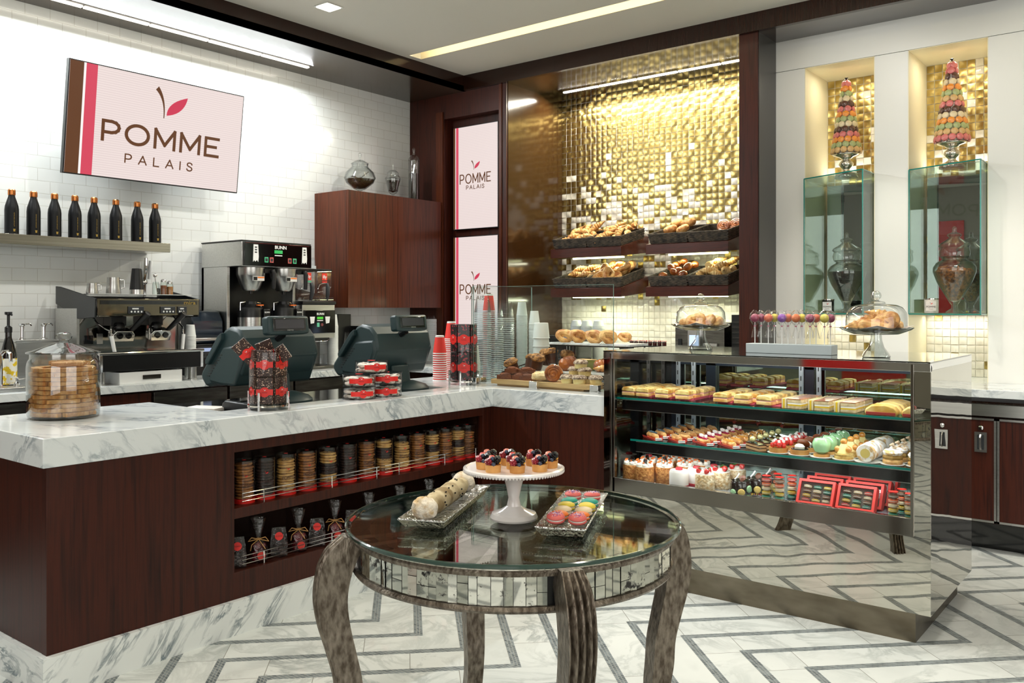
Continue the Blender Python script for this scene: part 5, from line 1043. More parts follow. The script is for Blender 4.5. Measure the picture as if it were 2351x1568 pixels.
WHT = M('white_icing', 'f4eeea', .5); SUGW = M('icing_sugar', 'd3ad77', .8, c2='f7f1ec', sc=40, lo=.38, hi=.5); CHG = M('chocolate_mirror_glaze', '190c08', .06, coat=1); NUTS = M('chopped_nuts', 'a5622a', .7, c2='d99a54', sc=75, bmp=1, bsc=110); NUTL = M('flaked_almond_coat', 'c99f66', .7, c2='f1dfbd', sc=75, bmp=1, bsc=110); ORNG = M('orange_shavings', 'dd6a1e', .5)
CHOCT = M('dark_chocolate_piece', '120b0a', .2, coat=.5); SLATE = M('sugar_feather', '1a2430', .2, coat=.5, c2='6f8694', sc=60)
PIST = M('pale_green_shell', '9fc79a', .4); MACY = M('pale_yellow_shell', 'dcbc6a', .45)
def leafbox(w, d, h, j=.002): return noisy(MB().box(-w/2, w/2, -d/2, d/2, 0, h*.35).box(-w/2*1.02, w/2*.98, -d/2, d/2, h*.4, h*.7), j)
cob('ham_quiche_slice', 'savoury slice', (('base', noisy(MB().box(-.038, .038, -.03, .03, 0, .018), .001), BRDL, .003), ('filling', MB().box(-.037, .037, -.029, .029, .018, .023), HAM, 0), ('browned_top', noisy(MB().prism([(-.038, .023), (.038, .023), (.036, .042), (.01, .048), (-.03, .046), (-.04, .036)], -.03, .03, 'y'), .0012), PASTA, .004)))
cob('paper_tray', 'paper tray', (('card', MB().prism([(-.04, 0), (-.041, .010), (-.039, .010), (-.037, .003), (.037, .003), (.043, .013), (.046, .013), (.04, 0)], -.10, .10, 'y'), PINKT, 0), ('striped_flap', MB().box(-.052, -.05, -.09, -.05, .002, .03), STR, 0)))
# crossing striped sandwiches
b = MB(); b2 = MB(); b3 = MB(); b.box(-.036, .036, -.032, .032, 0, .014).box(-.036, .036, -.032, .032, .03, .046)
b2.box(-.035, .035, -.032, .032, .0145, .021).box(-.058, -.050, -.033, .033, 0, .047); b3.box(-.036, .036, -.0325, .0325, .046, .050)
c_ = MB().box(-.066, -.0585, -.033, .033, 0, .05).box(-.0495, -.041, -.033, .033, 0, .05)
cob('toasted_sandwich', 'sandwich', (('bread', b, M('bread_crumb', 'c9b084', .8, c2='dfcba2', sc=60, bmp=.3), .001), ('yellow_cheese', b2, M('cheese', 'e6c02a', .4), 0), ('toast', b3, BRDD, .001), ('bread_end', c_, M('bread_crumb_pale', 'e3d0a6', .8), .001), ('egg_white', MB().box(-.0352, .0352, -.0315, .0315, .0215, .0295), CREAM, 0)))
cob('folded_crepe', 'crepe', (('crepe', noisy(MB().prism([(-.085, .0), (.085, 0), (.088, .02), (.07, .045), (.02, .058), (-.05, .054), (-.084, .028)], -.028, .028, 'y'), .002), M('crepe', 'c9993a', .55, c2='edd084', sc=9, lo=.3, hi=.55, bmp=.15, bsc=30), .009), ('card_front', MB().box(-.075, .075, -.036, -.034, 0, .016), M('crepe_card', 'a5322a', .5), .001)))
def ecl(nm, glaze, deco, dn='decoration', choux=None):
    b = MB(); n = 8; b.tube([(-.058+.116*i/n, 0, .018) for i in range(n+1)], [.017*(1-abs(i/n*2-1)**4*.4) for i in range(n+1)], 10)
    pr = [('choux', noisy(b, .0005), choux or BRD, 0), ('glaze', MB().tube([(-.050+.10*i/n, 0, .024) for i in range(n+1)], [.0145*(1-abs(i/n*2-1)**4*.4) for i in range(n+1)], 10), glaze, 0)]
    if deco: pr.append((dn, deco[0], deco[1], 0))
    pr.append(('paper_boat', MB().prism([(-.026, .012), (-.02, 0), (.02, 0), (.026, .012), (.024, .012), (.018, .002), (-.018, .002), (-.024, .012)], -.075, .075, 'x'), REDL, 0)); pr.append(('striped_end', MB().prism([(.062, .001), (.078, .001), (.075, .014), (.071, .014)], -.018, .018, 'y'), STR, 0))
    return cob(nm, 'eclair', pr)
fe = MB().prism([(-.045, -.005), (0, -.012), (.04, -.006), (.055, .0), (.04, .008), (0, .012), (-.04, .006)], .036, .0385); ecl('feather_eclair', M('pale_choux_glaze', 'b98a56', .5), (fe, SLATE), 'sugar_feather')
b = MB(); [b.ball((-.02+.02*i, 0, .039), (.006, .004, .004), 8) for i in range(3)]; ecl('coffee_eclair', M('coffee_glaze', 'a5794a', .35, c2='b98d5c', sc=8), (b, CHOCT), 'coffee_bean')
b = MB(); [b.box(x-.006, x+.006, y-.006, y+.006, .037, .049) for x, y in ((-.03, .002), (-.005, -.004), (.022, .003))]; [b.ball((x, y, .039), .0035, 6) for x, y in ((-.018, -.006), (.01, .006), (.034, -.005))]; ecl('raspberry_eclair', RASP, (b, WHT), 'marshmallow')
b = MB(); [b.ball((random.uniform(-.04, .04), random.uniform(-.008, .008), .037), .003, 6) for i in range(9)]; ecl('caramel_eclair', CARAM, (b, NUTL), 'sugar_pearl')
cob('opera_slice', 'slice', (('layers', MB().box(-.06, .06, -.02, .02, 0, .013).box(-.06, .06, -.02, .02, .0165, .027), M('opera_sponge', 'b48a5c', .7), .001), ('chocolate_layers', MB().box(-.0605, .0605, -.0205, .0205, .013, .0165).box(-.0605, .0605, -.0205, .0205, .027, .032), CHG, 0), ('gold_ball', MB().ball((-.03, 0, .047), .0155, 14), M('pearl_ball', 'cfc98a', .2, .3, coat=.5), ), ('chocolate_loop', MB().tube([(-.045+.022*cos(a), .0, .047+.024*sin(a)) for a in [i*pi/8 for i in range(0, 13)]], .0018, 5), CHOCT, 0)) if 0 else (('layers', MB().box(-.06, .06, -.02, .02, 0, .013).box(-.06, .06, -.02, .02, .0165, .027), M('opera_sponge', 'b48a5c', .7), .001), ('chocolate_layers', MB().box(-.0605, .0605, -.0205, .0205, .013, .0165).box(-.0605, .0605, -.0205, .0205, .027, .032), CHG, 0), ('gold_ball', MB().ball((-.03, 0, .047), .0155, 14), M('pearl_ball', 'cfc98a', .2, .3, coat=.5), 0), ('chocolate_loop', MB().tube([(-.045+.022*cos(a), .0, .047+.024*sin(a)) for a in [i*pi/8 for i in range(0, 13)]], .0018, 5), CHOCT, 0)))
DISC = ('white_disc', MB().lathe([(0, 0), (.045, 0), (.046, .0015), (0, .0015)], 24), WHITEP, 0)
tart = lambda: MB().lathe([(0, .002), (.037, .002), (.040, .022), (.037, .022), (.036, .018), (0, .018)], 28)
b = MB(); w_ = MB()
for i in range(14): a = i*2.4; q = .008+.019*(i/14); b.ball((q*cos(a), q*sin(a), .034-.012*(i/14)+.008), (.011, .010, .012), 8)
for i in range(5): a = i*1.3; w_.box(-.005, .005, -.005, .005, -.005, .005, T=T(.022*cos(a), .022*sin(a), .048, rx=20*i, rz=30*i))
cob('strawberry_tart', 'tart', (DISC, ('shell', tart(), SHEL, 0), ('strawberries', b, STRAW, 0), ('marshmallow', w_, WHT, 0)))
cob('chocolate_tart', 'tart', (('white_disc', MB().lathe([(0, 0), (.045, 0), (.046, .0015), (0, .0015)], 24), WHITEP, 0), ('shell', tart(), SHEL, 0), ('ganache', MB().lathe([(0, .02), (.036, .02), (.034, .026), (0, .027)], 24), CHG, 0), ('cream_rosette', MB().lathe([(0, .026), (.02, .026), (.022, .034), (.014, .042), (0, .045)], 10, wob=.08), CREAM, 0), ('striped_disc', MB().lathe([(0, 0), (.026, .002), (.024, .006), (0, .007)], 20, T=T(.012, .012, .044, rx=-50)), M('caramel_disc', '8a4214', .15, coat=.6), 0)))
cob('green_apple_dessert', 'dessert', (('white_disc', MB().lathe([(0, 0), (.045, 0), (.046, .0015), (0, .0015)], 24), WHITEP, 0), ('biscuit_base', MB().lathe([(0, .002), (.032, .002), (.033, .012), (0, .013)], 24), SHEL, 0), ('apple', MB().lathe([(0, .016), (.014, .013), (.028, .022), (.037, .042), (.037, .058), (.029, .074), (.016, .079), (.005, .073), (0, .070)], 32), GREENB, 0), ('chocolate_stem', MB().tube([(0, 0, .07), (.002, 0, .082), (.008, 0, .092)], .0022, 6), CHOCT, 0), ('leaf', MB().prism(bez((0, 0), (.015, .012), (.036, .004))+bez((.036, .004), (.018, -.006), (0, 0))[1:-1], -.006, .006, 'y', T=T(-.03, 0, .082)), M('chocolate_leaf', '5a2a18', .4), 0)))
b = MB(); [b.ball((.024*cos(a), .024*sin(a), .040), .013, 12) for a in (3.6, 5.9, 1.4)]; b.ball((0, 0, .070), .014, 12)
cob('cream_puff_cake', 'dessert', (('white_disc', MB().lathe([(0, 0), (.045, 0), (.046, .0015), (0, .0015)], 24), WHITEP, 0), ('puff_base', noisy(MB().lathe([(0, .002), (.037, .002), (.037, .012), (.034, .014), (.037, .022), (0, .024)], 24), .0008), PASTA, 0), ('cream', MB().lathe([(0, .024), (.028, .024), (.022, .044), (.012, .062), (0, .068)], 14, wob=.07), M('custard_cream', 'e9d48f', .5), 0), ('choux_ball', b, CARAM, 0)))
cob('rolled_cake', 'dessert', (('white_disc', MB().lathe([(0, 0), (.05, 0), (.051, .0015), (0, .0015)], 24), WHITEP, 0), ('sponge_roll', MB().lathe([(.018, 0), (.033, .001), (.036, .006), (.036, .09), (.033, .095), (0, .095)], 28, T=T(0, -.045, .038, rx=-90)), SUGW, 0), ('filling', MB().lathe([(0, 0), (.0185, 0), (.0185, .02), (0, .02)], 20, T=T(0, -.0465, .038, rx=-90)), M('custard', 'd5bd6a', .5), 0)))
cob('choux_ring', 'dessert', (('white_disc', MB().lathe([(0, 0), (.045, 0), (.046, .0015), (0, .0015)], 24), WHITEP, 0), ('base', noisy(MB().lathe([(0, .002), (.036, .002), (.038, .012), (.034, .02), (0, .02)], 24), .0006), BRD, 0), ('mocha_cream', MB().lathe([(0, .02), (.034, .02), (.036, .028), (.032, .038), (0, .038)], 24, wob=.06), M('mocha_cream', 'a5803f', .5), 0), ('sugared_top', noisy(MB().lathe([(0, .038), (.034, .038), (.036, .046), (.03, .056), (0, .06)], 24), .0012), SUGW, 0), ('cream_curl', MB().tube([(0, 0, .06), (.01, .004, .066), (0, .008, .07), (-.008, 0, .074), (.004, -.004, .08)], .005, 8), M('cream_curl', 'cdb496', .5), 0)))
def rnd_cake(nm, side, top, extra, h=.075, r=.044): cob(nm, 'cake', (('body', noisy(MB().lathe([(0, 0), (r*.96, 0), (r, .004), (r, h-.006), (r*.93, h), (0, h)], 28), .0006 if side is not CHG and side is not WHT else 0), side, 0), ('top', MB().lathe([(0, h-.001), (r*.93, h-.001), (r*.9, h+.004), (0, h+.004)], 24), top, 0))+extra)
b = MB(); o_ = MB()
for i in range(6): a = i*pi/3; b.ball((.030*cos(a), .030*sin(a), .083), (.013, .013, .010), 10); o_.box(-.006, .006, -.002, .002, 0, .012, T=T(.03*cos(a), .03*sin(a), .088, rx=25, rz=60*i))
rnd_cake('carrot_cake', NUTS, CREAM, (('cream_dollop', b, CREAM, 0), ('orange_shaving', o_, ORNG, 0), ('chocolate_shard', MB().prism([(-.012, 0), (.01, 0), (.014, .022), (-.004, .03)], -.001, .001, 'y', T=T(0, 0, .082)), CHOCT, 0)))
rnd_cake('white_velvet_cake', WHT, WHT, (('red_disc', MB().lathe([(0, .079), (.016, .079), (.017, .083), (.014, .089), (0, .09)], 20), M('red_macaron_shell', 'c4303a', .5), 0), ('red_crumbs', MB().lathe([(.0435, .0), (.0452, .0), (.0452, .012), (.0435, .013)], 28, opn=True), M('red_crumb', 'b32234', .8, bmp=1, bsc=150), 0)))
b = MB(); g_ = MB()
for i, (x, y) in enumerate(((-.022, -.01), (.02, -.016), (.0, .018))): b.lathe([(0, 0), (.013, .004), (.012, .014), (.004, .026), (0, .027)], 14, T=T(x, y, .074, rx=(-30, 40, 10)[i], ry=(20, 10, -30)[i])); g_.lathe([(0, -.002), (.01, .001), (.009, .003), (0, .003)], 6, T=T(x, y, .072, rx=(-30, 40, 10)[i], ry=(20, 10, -30)[i]))
b = MB(); g_ = MB()
for i, (x, y) in enumerate(((-.022, -.008), (.02, -.016), (.004, .018))):
    M_ = T(x, y, .098, rx=(160, 130, 190)[i], ry=(20, 10, -30)[i]); b.lathe([(0, 0), (.012, .003), (.013, .009), (.009, .019), (0, .027)], 14, T=M_); g_.lathe([(0, -.003), (.012, -.001), (.010, .001), (0, .002)], 5, T=M_)
rnd_cake('strawberry_almond_cake', NUTL, CREAM, (('strawberry', b, STRAW, 0), ('strawberry_leaves', g_, M('leaf_green', '3f6a2a', .5), 0), ('cream_dollop', MB().ball((0, 0, .082), (.026, .024, .008), 12), CREAM, 0)))
b = MB(); y_ = MB()
for i, a in enumerate((-1.9, -1.1, -.3)): (b if i != 1 else y_).lathe([(0, 0), (.014, 0), (.0155, .003), (.012, .007), (0, .009)], 18, T=T(.044*cos(a), .044*sin(a), (.018, .022, .035)[i], ry=90, rz=math.degrees(a)) if 0 else T(.043*cos(a), .043*sin(a), (.018, .022, .035)[i]) @ Euler((0, R(90), a)).to_matrix().to_4x4())
s_ = MB(); [s_.ball((.046*cos(k*.17), .046*sin(k*.17), .003), .0035, 6) for k in range(37)]
rnd_cake('chocolate_macaron_cake', CHG, CHG, (('green_shell', b, PIST, 0), ('yellow_shell', y_, MACY, 0), ('sugar_beads', s_, M('sugar_beads', 'd8b03a', .4, c2='b5433a', sc=90, lo=.48, hi=.52), 0), ('chocolate_shell', MB().lathe([(0, 0), (.013, 0), (.014, .003), (0, .008)], 16, T=T(.012, -.006, .075, rx=50)), M('brown_shell', '6b3a24', .5), 0), ('white_curl', MB().tube([(-.022, -.01, .068), (-.012, -.006, .08), (-.006, .002, .094)], .0035, 6), WHT, 0)), h=.062)

def grid(nm, xs, ys, z, words, grp, rz=0, zj=0, jit=.003, sc=None, rxf=0):
    for r_, y in enumerate(ys):
        for c_, x in enumerate(xs):
            col = ('' if len(xs) == 1 else f', {ORD[c_]} from the counter'); row = 'front row' if r_ == 0 else f'{ORD[r_]} row back'
            put(nm, (x+random.uniform(-jit, jit), y+random.uniform(-jit, jit), z), (rxf, 0, rz+random.uniform(-.09, .09)), f'{words}, {row}{col}', grp, sc)
ZT, ZM, ZD = .9445, .7285, .4985
grid('paper_tray', (-2.32, -2.20, -2.085, -1.86, -1.74, -1.625), (4.19, 4.38), ZT, 'pink paper tray on the top shelf', 'paper trays on the top shelf')
grid('ham_quiche_slice', (-2.415, -2.33, -2.215, -2.10), (4.105, 4.19, 4.28, 4.37), ZT+.004, 'browned slice, counter end of top shelf', 'slices at the counter end of the top shelf', jit=.005)
grid('ham_quiche_slice', (-1.885, -1.77, -1.655), (4.10, 4.19, 4.28, 4.37), ZT+.004, 'ham slice, middle group of top shelf', 'slices in the middle of the top shelf', jit=.005)
grid('toasted_sandwich', (-1.50, -1.378, -1.256), (4.085, 4.155, 4.225, 4.295), ZT, 'toasted sandwich with yellow cheese on the top shelf', 'toasted sandwiches on the top shelf', sc=.93)
grid('folded_crepe', (-1.115, -.965), (4.085, 4.15, 4.215, 4.28, 4.345), ZT, 'folded golden crepe on the top shelf', 'folded crepes on the top shelf', sc=.82)
for nm, x, n, w in (('feather_eclair', -2.27, 6, 'eclair topped with a dark sugar feather'), ('coffee_eclair', -2.135, 6, 'coffee eclair with three dark beans'), ('raspberry_eclair', -1.985, 6, 'raspberry glazed eclair with white cubes'), ('caramel_eclair', -1.845, 6, 'caramel glazed eclair'), ('opera_slice', -1.705, 5, 'layered chocolate slice with a gold ball')):
    grid(nm, (x,), [4.09+.083*i for i in range(n)], ZM, w+' on the middle shelf', nm.replace('_', ' ')+'s', rz=R(-38))
for nm, x, n, d, w in (('strawberry_tart', -1.59, 4, .1, 'strawberry tart with white cubes'), ('chocolate_tart', -1.487, 4, .1, 'chocolate tart with cream rosette'), ('green_apple_dessert', -1.383, 4, .095, 'glossy green apple shaped dessert'), ('cream_puff_cake', -1.283, 4, .09, 'cream cake ringed with caramel puffs'), ('rolled_cake', -1.18, 3, .125, 'sugar dusted rolled sponge'), ('choux_ring', -1.072, 4, .09, 'choux ring filled with mocha cream')):
    grid(nm, (x,), [4.085+d*i for i in range(n)], ZM, w+' on the middle shelf', nm.replace('_', ' ')+'s', rz=0, sc=1.13)
put('choux_ring', (-.975, 4.10, ZM), (0, 0, 1), 'choux ring half hidden by the case corner post')
for i, (x, y) in enumerate(((-2.40, 4.09), (-2.31, 4.07), (-2.225, 4.13), (-2.36, 4.19), (-2.27, 4.22), (-2.15, 4.22), (-2.20, 4.32), (-2.10, 4.31), (-2.30, 4.33))): put('carrot_cake', (x, y, ZD), (0, 0, i), f'nut coated carrot cake with orange shavings, {ORD[i]} counting back from the counter end', 'carrot cakes', 1.12)
for i, (x, y) in enumerate(((-2.11, 4.07), (-2.06, 4.17), (-2.01, 4.27), (-2.43, 4.33))): put('white_velvet_cake', (x, y, ZD), (0, 0, 0), 'white iced cake with a red disc, '+('front one', 'second one back', 'third one back', 'lone one in the counter end corner')[i], 'white iced cakes', 1.12)
for i in range(3): put('strawberry_almond_cake', (-1.965+.035*i, 4.07+.11*i, ZD), (0, 0, i*.4), 'almond coated cake with strawberries, '+('front one', 'second one back', 'third one back')[i], 'strawberry cakes', 1.12)
for i in range(3): put('chocolate_macaron_cake', (-1.775+.035*i, 4.07+.11*i, ZD), (0, 0, 0), 'dark glazed chocolate cake with green shells, '+('front one', 'second one back', 'third one back')[i], 'chocolate glazed cakes', 1.15)
# macarons: one kind, several colours
def macaron(cols, r=.021, nm='macaron', fill=None):
    out = []
    for k, (w, c) in enumerate(cols.items()):
        m = M('macaron_'+w.replace(' ', '_'), c, .5, bmp=.05, bsc=300); b = MB(); f_ = .0035
        for s, z in ((1, .0115), (-1, .0085)): b.lathe([(0, s*.0075+.0), (r*.6, s*.0070), (r*.93, s*.0045), (r, s*.0025), (r*1.03, s*.0015), (r*.97, 0), (0, 0)][::s], 20, (0, 0, z+s*.0))
        o = b.build(nm, m); MB().lathe([(0, .0088), (r*.93, .0088), (r*.93, .0112), (0, .0112)], 18).build('filling', fill or CREAM, o); out.append((w, o))
    return out
MCOL = {'red': 'c4463c', 'orange': 'd9602a', 'cream': 'dcc79c', 'yellow': 'd9b636', 'green': '3d8a72', 'brown': '7a5236', 'dark brown': '5b3d26'}
mac = dict(macaron(MCOL)); mused = set()
def putmac(w, lc, ro, lab, grp, sc=1):
    o = mac[w]
    if w not in mused: mused.add(w); o.location = lc; o.rotation_euler = ro; o.scale = (sc,)*3; tag(o, lab, 'macaron', grp); return o
    q = dup(o, lc, ro, lab, grp, scale=sc); return q
mt = thing('macaron_tube', '', 'macaron tube', (0, 0, 0)); r = .025
MB().lathe([(r, .002), (r, .115), (0, .115)], 24, opn=True).build('clear_wall', TUBE, mt); MB().lathe([(0, 0), (r, 0), (r, .004), (0, .004)], 20).build('base', BOXG, mt); MB().lathe([(0, .1155), (r*.8, .1155), (r*.8, .1165), (0, .1165)], 20).build('red_lid_label', RED, mt)
tf = True
for i, (x, y, w, cs) in enumerate(((-1.640, 4.06, 'front tube beside the chocolate cakes', ('green', 'yellow', 'cream', 'orange', 'red')), (-1.575, 4.06, 'front tube beside the macaron boxes', ('green', 'yellow', 'cream', 'orange', 'brown')), (-1.615, 4.14, 'rear tube beside the chocolate cakes', ('green', 'yellow', 'cream', 'orange', 'brown')), (-1.545, 4.14, 'rear tube beside the macaron boxes', ('green', 'yellow', 'cream', 'orange', 'red')), (-1.060, 4.05, 'front tube past the macaron boxes', ('green', 'yellow', 'cream', 'orange', 'dark brown')), (-.992, 4.05, 'front tube by the case corner', ('green', 'yellow', 'cream', 'orange', 'brown')), (-1.045, 4.13, 'rear tube past the macaron boxes', ('green', 'yellow', 'cream', 'orange', 'brown')), (-.975, 4.13, 'rear tube by the case corner', ('green', 'yellow', 'cream', 'orange', 'red')))):
    lab = 'clear tube of stacked macarons, '+w
    if tf: mt.location = (x, y, ZD); mt['label'] = lab; mt['group'] = 'macaron tubes'; tf = False
    else: dup(mt, (x, y, ZD), 0, lab, 'macaron tubes')
    for q, c_ in enumerate(cs): putmac(c_, (x, y, ZD+.004+q*.0205), (0, 0, q), f'{c_} macaron in the {w}', 'tube macarons')
mb_ = thing('macaron_box', '', 'macaron box', (0, 0, 0)); fr_ = MB()
for q in ((-.085, -.073, 0, .12), (.073, .085, 0, .12), (-.073, .073, 0, .012), (-.073, .073, .108, .12)): fr_.box(q[0], q[1], -.0135, -.0115, q[2], q[3])
fr_.box(-.085, .085, -.0115, .03, 0, .002).box(-.085, .085, -.0115, .03, .118, .12).box(-.085, -.083, -.0115, .03, 0, .12).box(.083, .085, -.0115, .03, 0, .12); fr_.build('red_frame', REDL, mb_)
def zig_mat():
    m, nt, bs = newmat('zigzag_lining'); sp = nt.nodes.new('ShaderNodeSeparateXYZ'); nt.links.new(coord(nt), sp.inputs[0]); x, z = E(nt, sp.outputs[0]), E(nt, sp.outputs[2])
    f = ((z+x.op('PINGPONG', .006))/.0075).op('FRACT').op('GREATER_THAN', .55); nt.links.new(mix(nt, f, S('b9a79b'), S('5b4a42')), bs.inputs['Base Color']); return m
MB().box(-.083, .083, .027, .0295, .002, .118).build('zigzag_lining', zig_mat(), mb_); MB().box(-.073, .073, -.0125, -.0118, .012, .108).build('window', BOXG, mb_)
tf = True; ccs = (('red', 'yellow', 'brown', 'cream'), ('yellow', 'brown', 'cream', 'green'), ('cream', 'brown', 'green', 'yellow'), ('red', 'yellow', 'green', 'brown'), ('yellow', 'green', 'brown', 'cream'), ('green', 'brown', 'cream', 'red'))
for c_, x in enumerate((-1.415, -1.232)):
    for r_ in range(4):
        y = 4.075+.072*r_; lc = (x+.012*r_, y, ZD+.004*r_); cw = 'beside the tubes in the middle' if c_ == 0 else 'nearer the case corner'; lab = f'red framed box of macarons leaning back, {cw}, '+('front one' if r_ == 0 else f'{ORD[r_]} one back'); tl = R(-28)
        if tf: mb_.location = lc; mb_.rotation_euler = (tl, 0, 0); mb_['label'] = lab; mb_['group'] = 'macaron boxes'; tf = False
        else: dup(mb_, lc, (tl, 0, 0), lab, 'macaron boxes')
        if r_ == 0:
            Mx = Matrix.Translation(lc) @ Euler((tl, 0, 0)).to_matrix().to_4x4()
            for a in range(3):
                for q in range(4):
                    p = Mx @ Vector((-.047+.047*a, .009, .016+.0215*q)); putmac(ccs[c_*3+a][q], tuple(p), (tl+R(8), 0, 0), f'{ccs[c_*3+a][q]} macaron in the front macaron box {cw}', 'macarons in the front boxes', .9)

# ================================================================ ON TOP OF THE CASE
TOPZ = 1.192
PLG = glass('plate_glass', (.97, .985, .98, 1), (.72, .78, .76, 1), 1.6, base=.08)
def dome_stand(lb, x, y, s, prefix):
    t = thing('cake_stand', lb+' glass pedestal stand', 'cake stand', (x, y, TOPZ)); t.scale = (s, s, s)
    MB().lathe([(0, 0), (.06, 0), (.063, .008), (.055, .022), (.035, .05), (.026, .08), (.024, .104), (0, .104)], 12).build('pedestal', SOLIDG, t); MB().lathe([(0, .104), (.026, .104), (.10, .108), (.15, .128), (.16, .136), (.155, .139), (.10, .115), (0, .110)], 40).build('plate', PLG, t)
    d = thing('cake_dome', lb+' glass dome with ball knob', 'cake dome', (x, y, TOPZ+.135*s)); d.scale = (s, s, s)
    MB().lathe([(.128, 0), (.131, .0), (.132, .03), (.128, .07), (.11, .095), (.085, .106), (.04, .112), (.036, .120), (.015, .126), (0, .127)], 48, opn=True).build('bell', JARG, d); MB().ball((0, 0, .148), .022, 20).lathe([(0, .126), (.01, .126), (.012, .133), (0, .133)], 16).build('knob', SOLIDG, d)
    p = MB(); n = 8
    p.add([(.15*cos(a)*q, .15*sin(a)*q, z) for k in range(n) for a, q, z in ((k*2*pi/n, 1.08 if k % 2 == 0 else .82, .012+(.022 if k % 2 == 0 else 0)),)]+[(0, 0, 0)], [(k, (k+1) % n, n) for k in range(n)])
    o = p.build('parchment', M('parchment', 'e9e6e0', .6, c2='e9d6d0', sc=30), loc=(x, y, TOPZ+.116*s), rot=(0, 0, .3), smooth=False); o.scale = (s, s, s); tag(o, 'white printed paper liner lying on the '+prefix, 'paper liner'); so = o.modifiers.new('thick', 'SOLIDIFY'); so.thickness = .0008
    return t
D1 = (-2.13, 4.36); D2 = (-1.165, 4.17)
dome_stand('smaller looking domed stand nearer the mosaic wall,', *D1, 1.0, 'stand nearer the mosaic wall'); dome_stand('domed stand at the outer end of the display case,', *D2, 1.0, 'stand at the outer case end')
for i, (dx, dy, dz, rx, ry, rz) in enumerate(((-.05, -.03, .14, 0, 0, 30), (.0, -.05, .155, 40, 0, 0), (.055, -.03, .15, 20, 0, -40), (.02, .05, .14, 0, 0, 60), (-.04, .04, .14, 0, 0, 0), (.075, .02, .145, 10, 20, -60))):
    put('twisted_roll', (D1[0]+dx, D1[1]+dy, TOPZ+dz-.012), (R(rx), R(ry), R(rz)), 'golden twisted pastry under the dome nearer the mosaic wall, '+('front', 'front middle upright', 'leaning', 'back', 'rear', 'outermost')[i]+' one', 'twisted pastries under the dome', .95)
for i, (dx, dy, dz, rx, ry, rz, nm) in enumerate(((-.055, -.04, .142, 0, -12, 25, 'croissant'), (-.03, .01, .165, 0, -25, 30, 'croissant'), (.0, -.055, .140, 0, 0, 10, 'twisted_roll'), (.02, .02, .185, 10, 15, 0, 'croissant'), (.06, -.03, .16, 50, 0, -20, 'twisted_roll'), (.075, .03, .142, 0, 10, -40, 'croissant'))):
    put(nm, (D2[0]+dx, D2[1]+dy, TOPZ+dz-.012), (R(rx), R(ry), R(rz)), f'glossy browned {nm.replace("_", " ")} under the outer dome, '+('lowest front', 'second layer', 'front middle', 'topmost', 'upright', 'outermost')[i]+' one', 'browned pastries under the outer dome', 1.05)
t = thing('lollipop_stand', 'frosted pale block holding wrapped cake pops on the display case', 'stand', (-1.60, 4.27, TOPZ)); t.rotation_euler = (0, 0, 0)
MB().box(-.215, .215, -.045, .045, 0, .048).build('block', glass('frosted_acrylic', (.82, .88, .9, 1), (.6, .7, .74, 1), 1.2, .3) if 0 else M('frosted_acrylic', 'b9c5c9', .3), t, bev=.002)
pc = {'dusky pink': 'a14a63', 'coral': 'e07a5c', 'lilac': '8f55b0', 'orange': 'd97a4a', 'plum': '9a4a66', 'yellow': 'e0cf5c'}
seqp = ['dusky pink', 'coral', 'lilac', 'orange', 'plum', 'yellow']; seqb = ['plum', 'yellow', 'coral', 'yellow', 'coral', 'plum']
for r_ in range(2):
    for i in range(6):
        cn = (seqp, seqb)[r_][i]; x, y = -1.60-.175+.07*i+.012*r_, 4.245+.05*r_
        t = thing('cake_pop', f'{cn} cake pop in clear wrap, {ORD[i]} along the {"front" if r_ == 0 else "back"} row', 'cake pop', (x, y, TOPZ+.0485), random.uniform(0, 3), 'wrapped cake pops')
        MB().tube([(0, 0, 0), (0, 0, .11)], .0022, 8).build('stick', WHITEP, t); MB().ball((0, 0, .128), .0215, 18).build('ball', M('pop_'+cn.replace(' ', '_'), pc[cn], .35, bmp=.3, bsc=60), t)
        noisy(MB().lathe([(.018, .03), (.012, .06), (.004, .088), (.014, .10), (.026, .125), (.024, .15), (.006, .168)], 9, opn=True), .003).build('wrapper', FILM, t); MB().lathe([(.0045, .085), (.006, .088), (.0045, .091)], 10, opn=True).build('tie', M('pink_tie', 'd98aa0', .5), t)

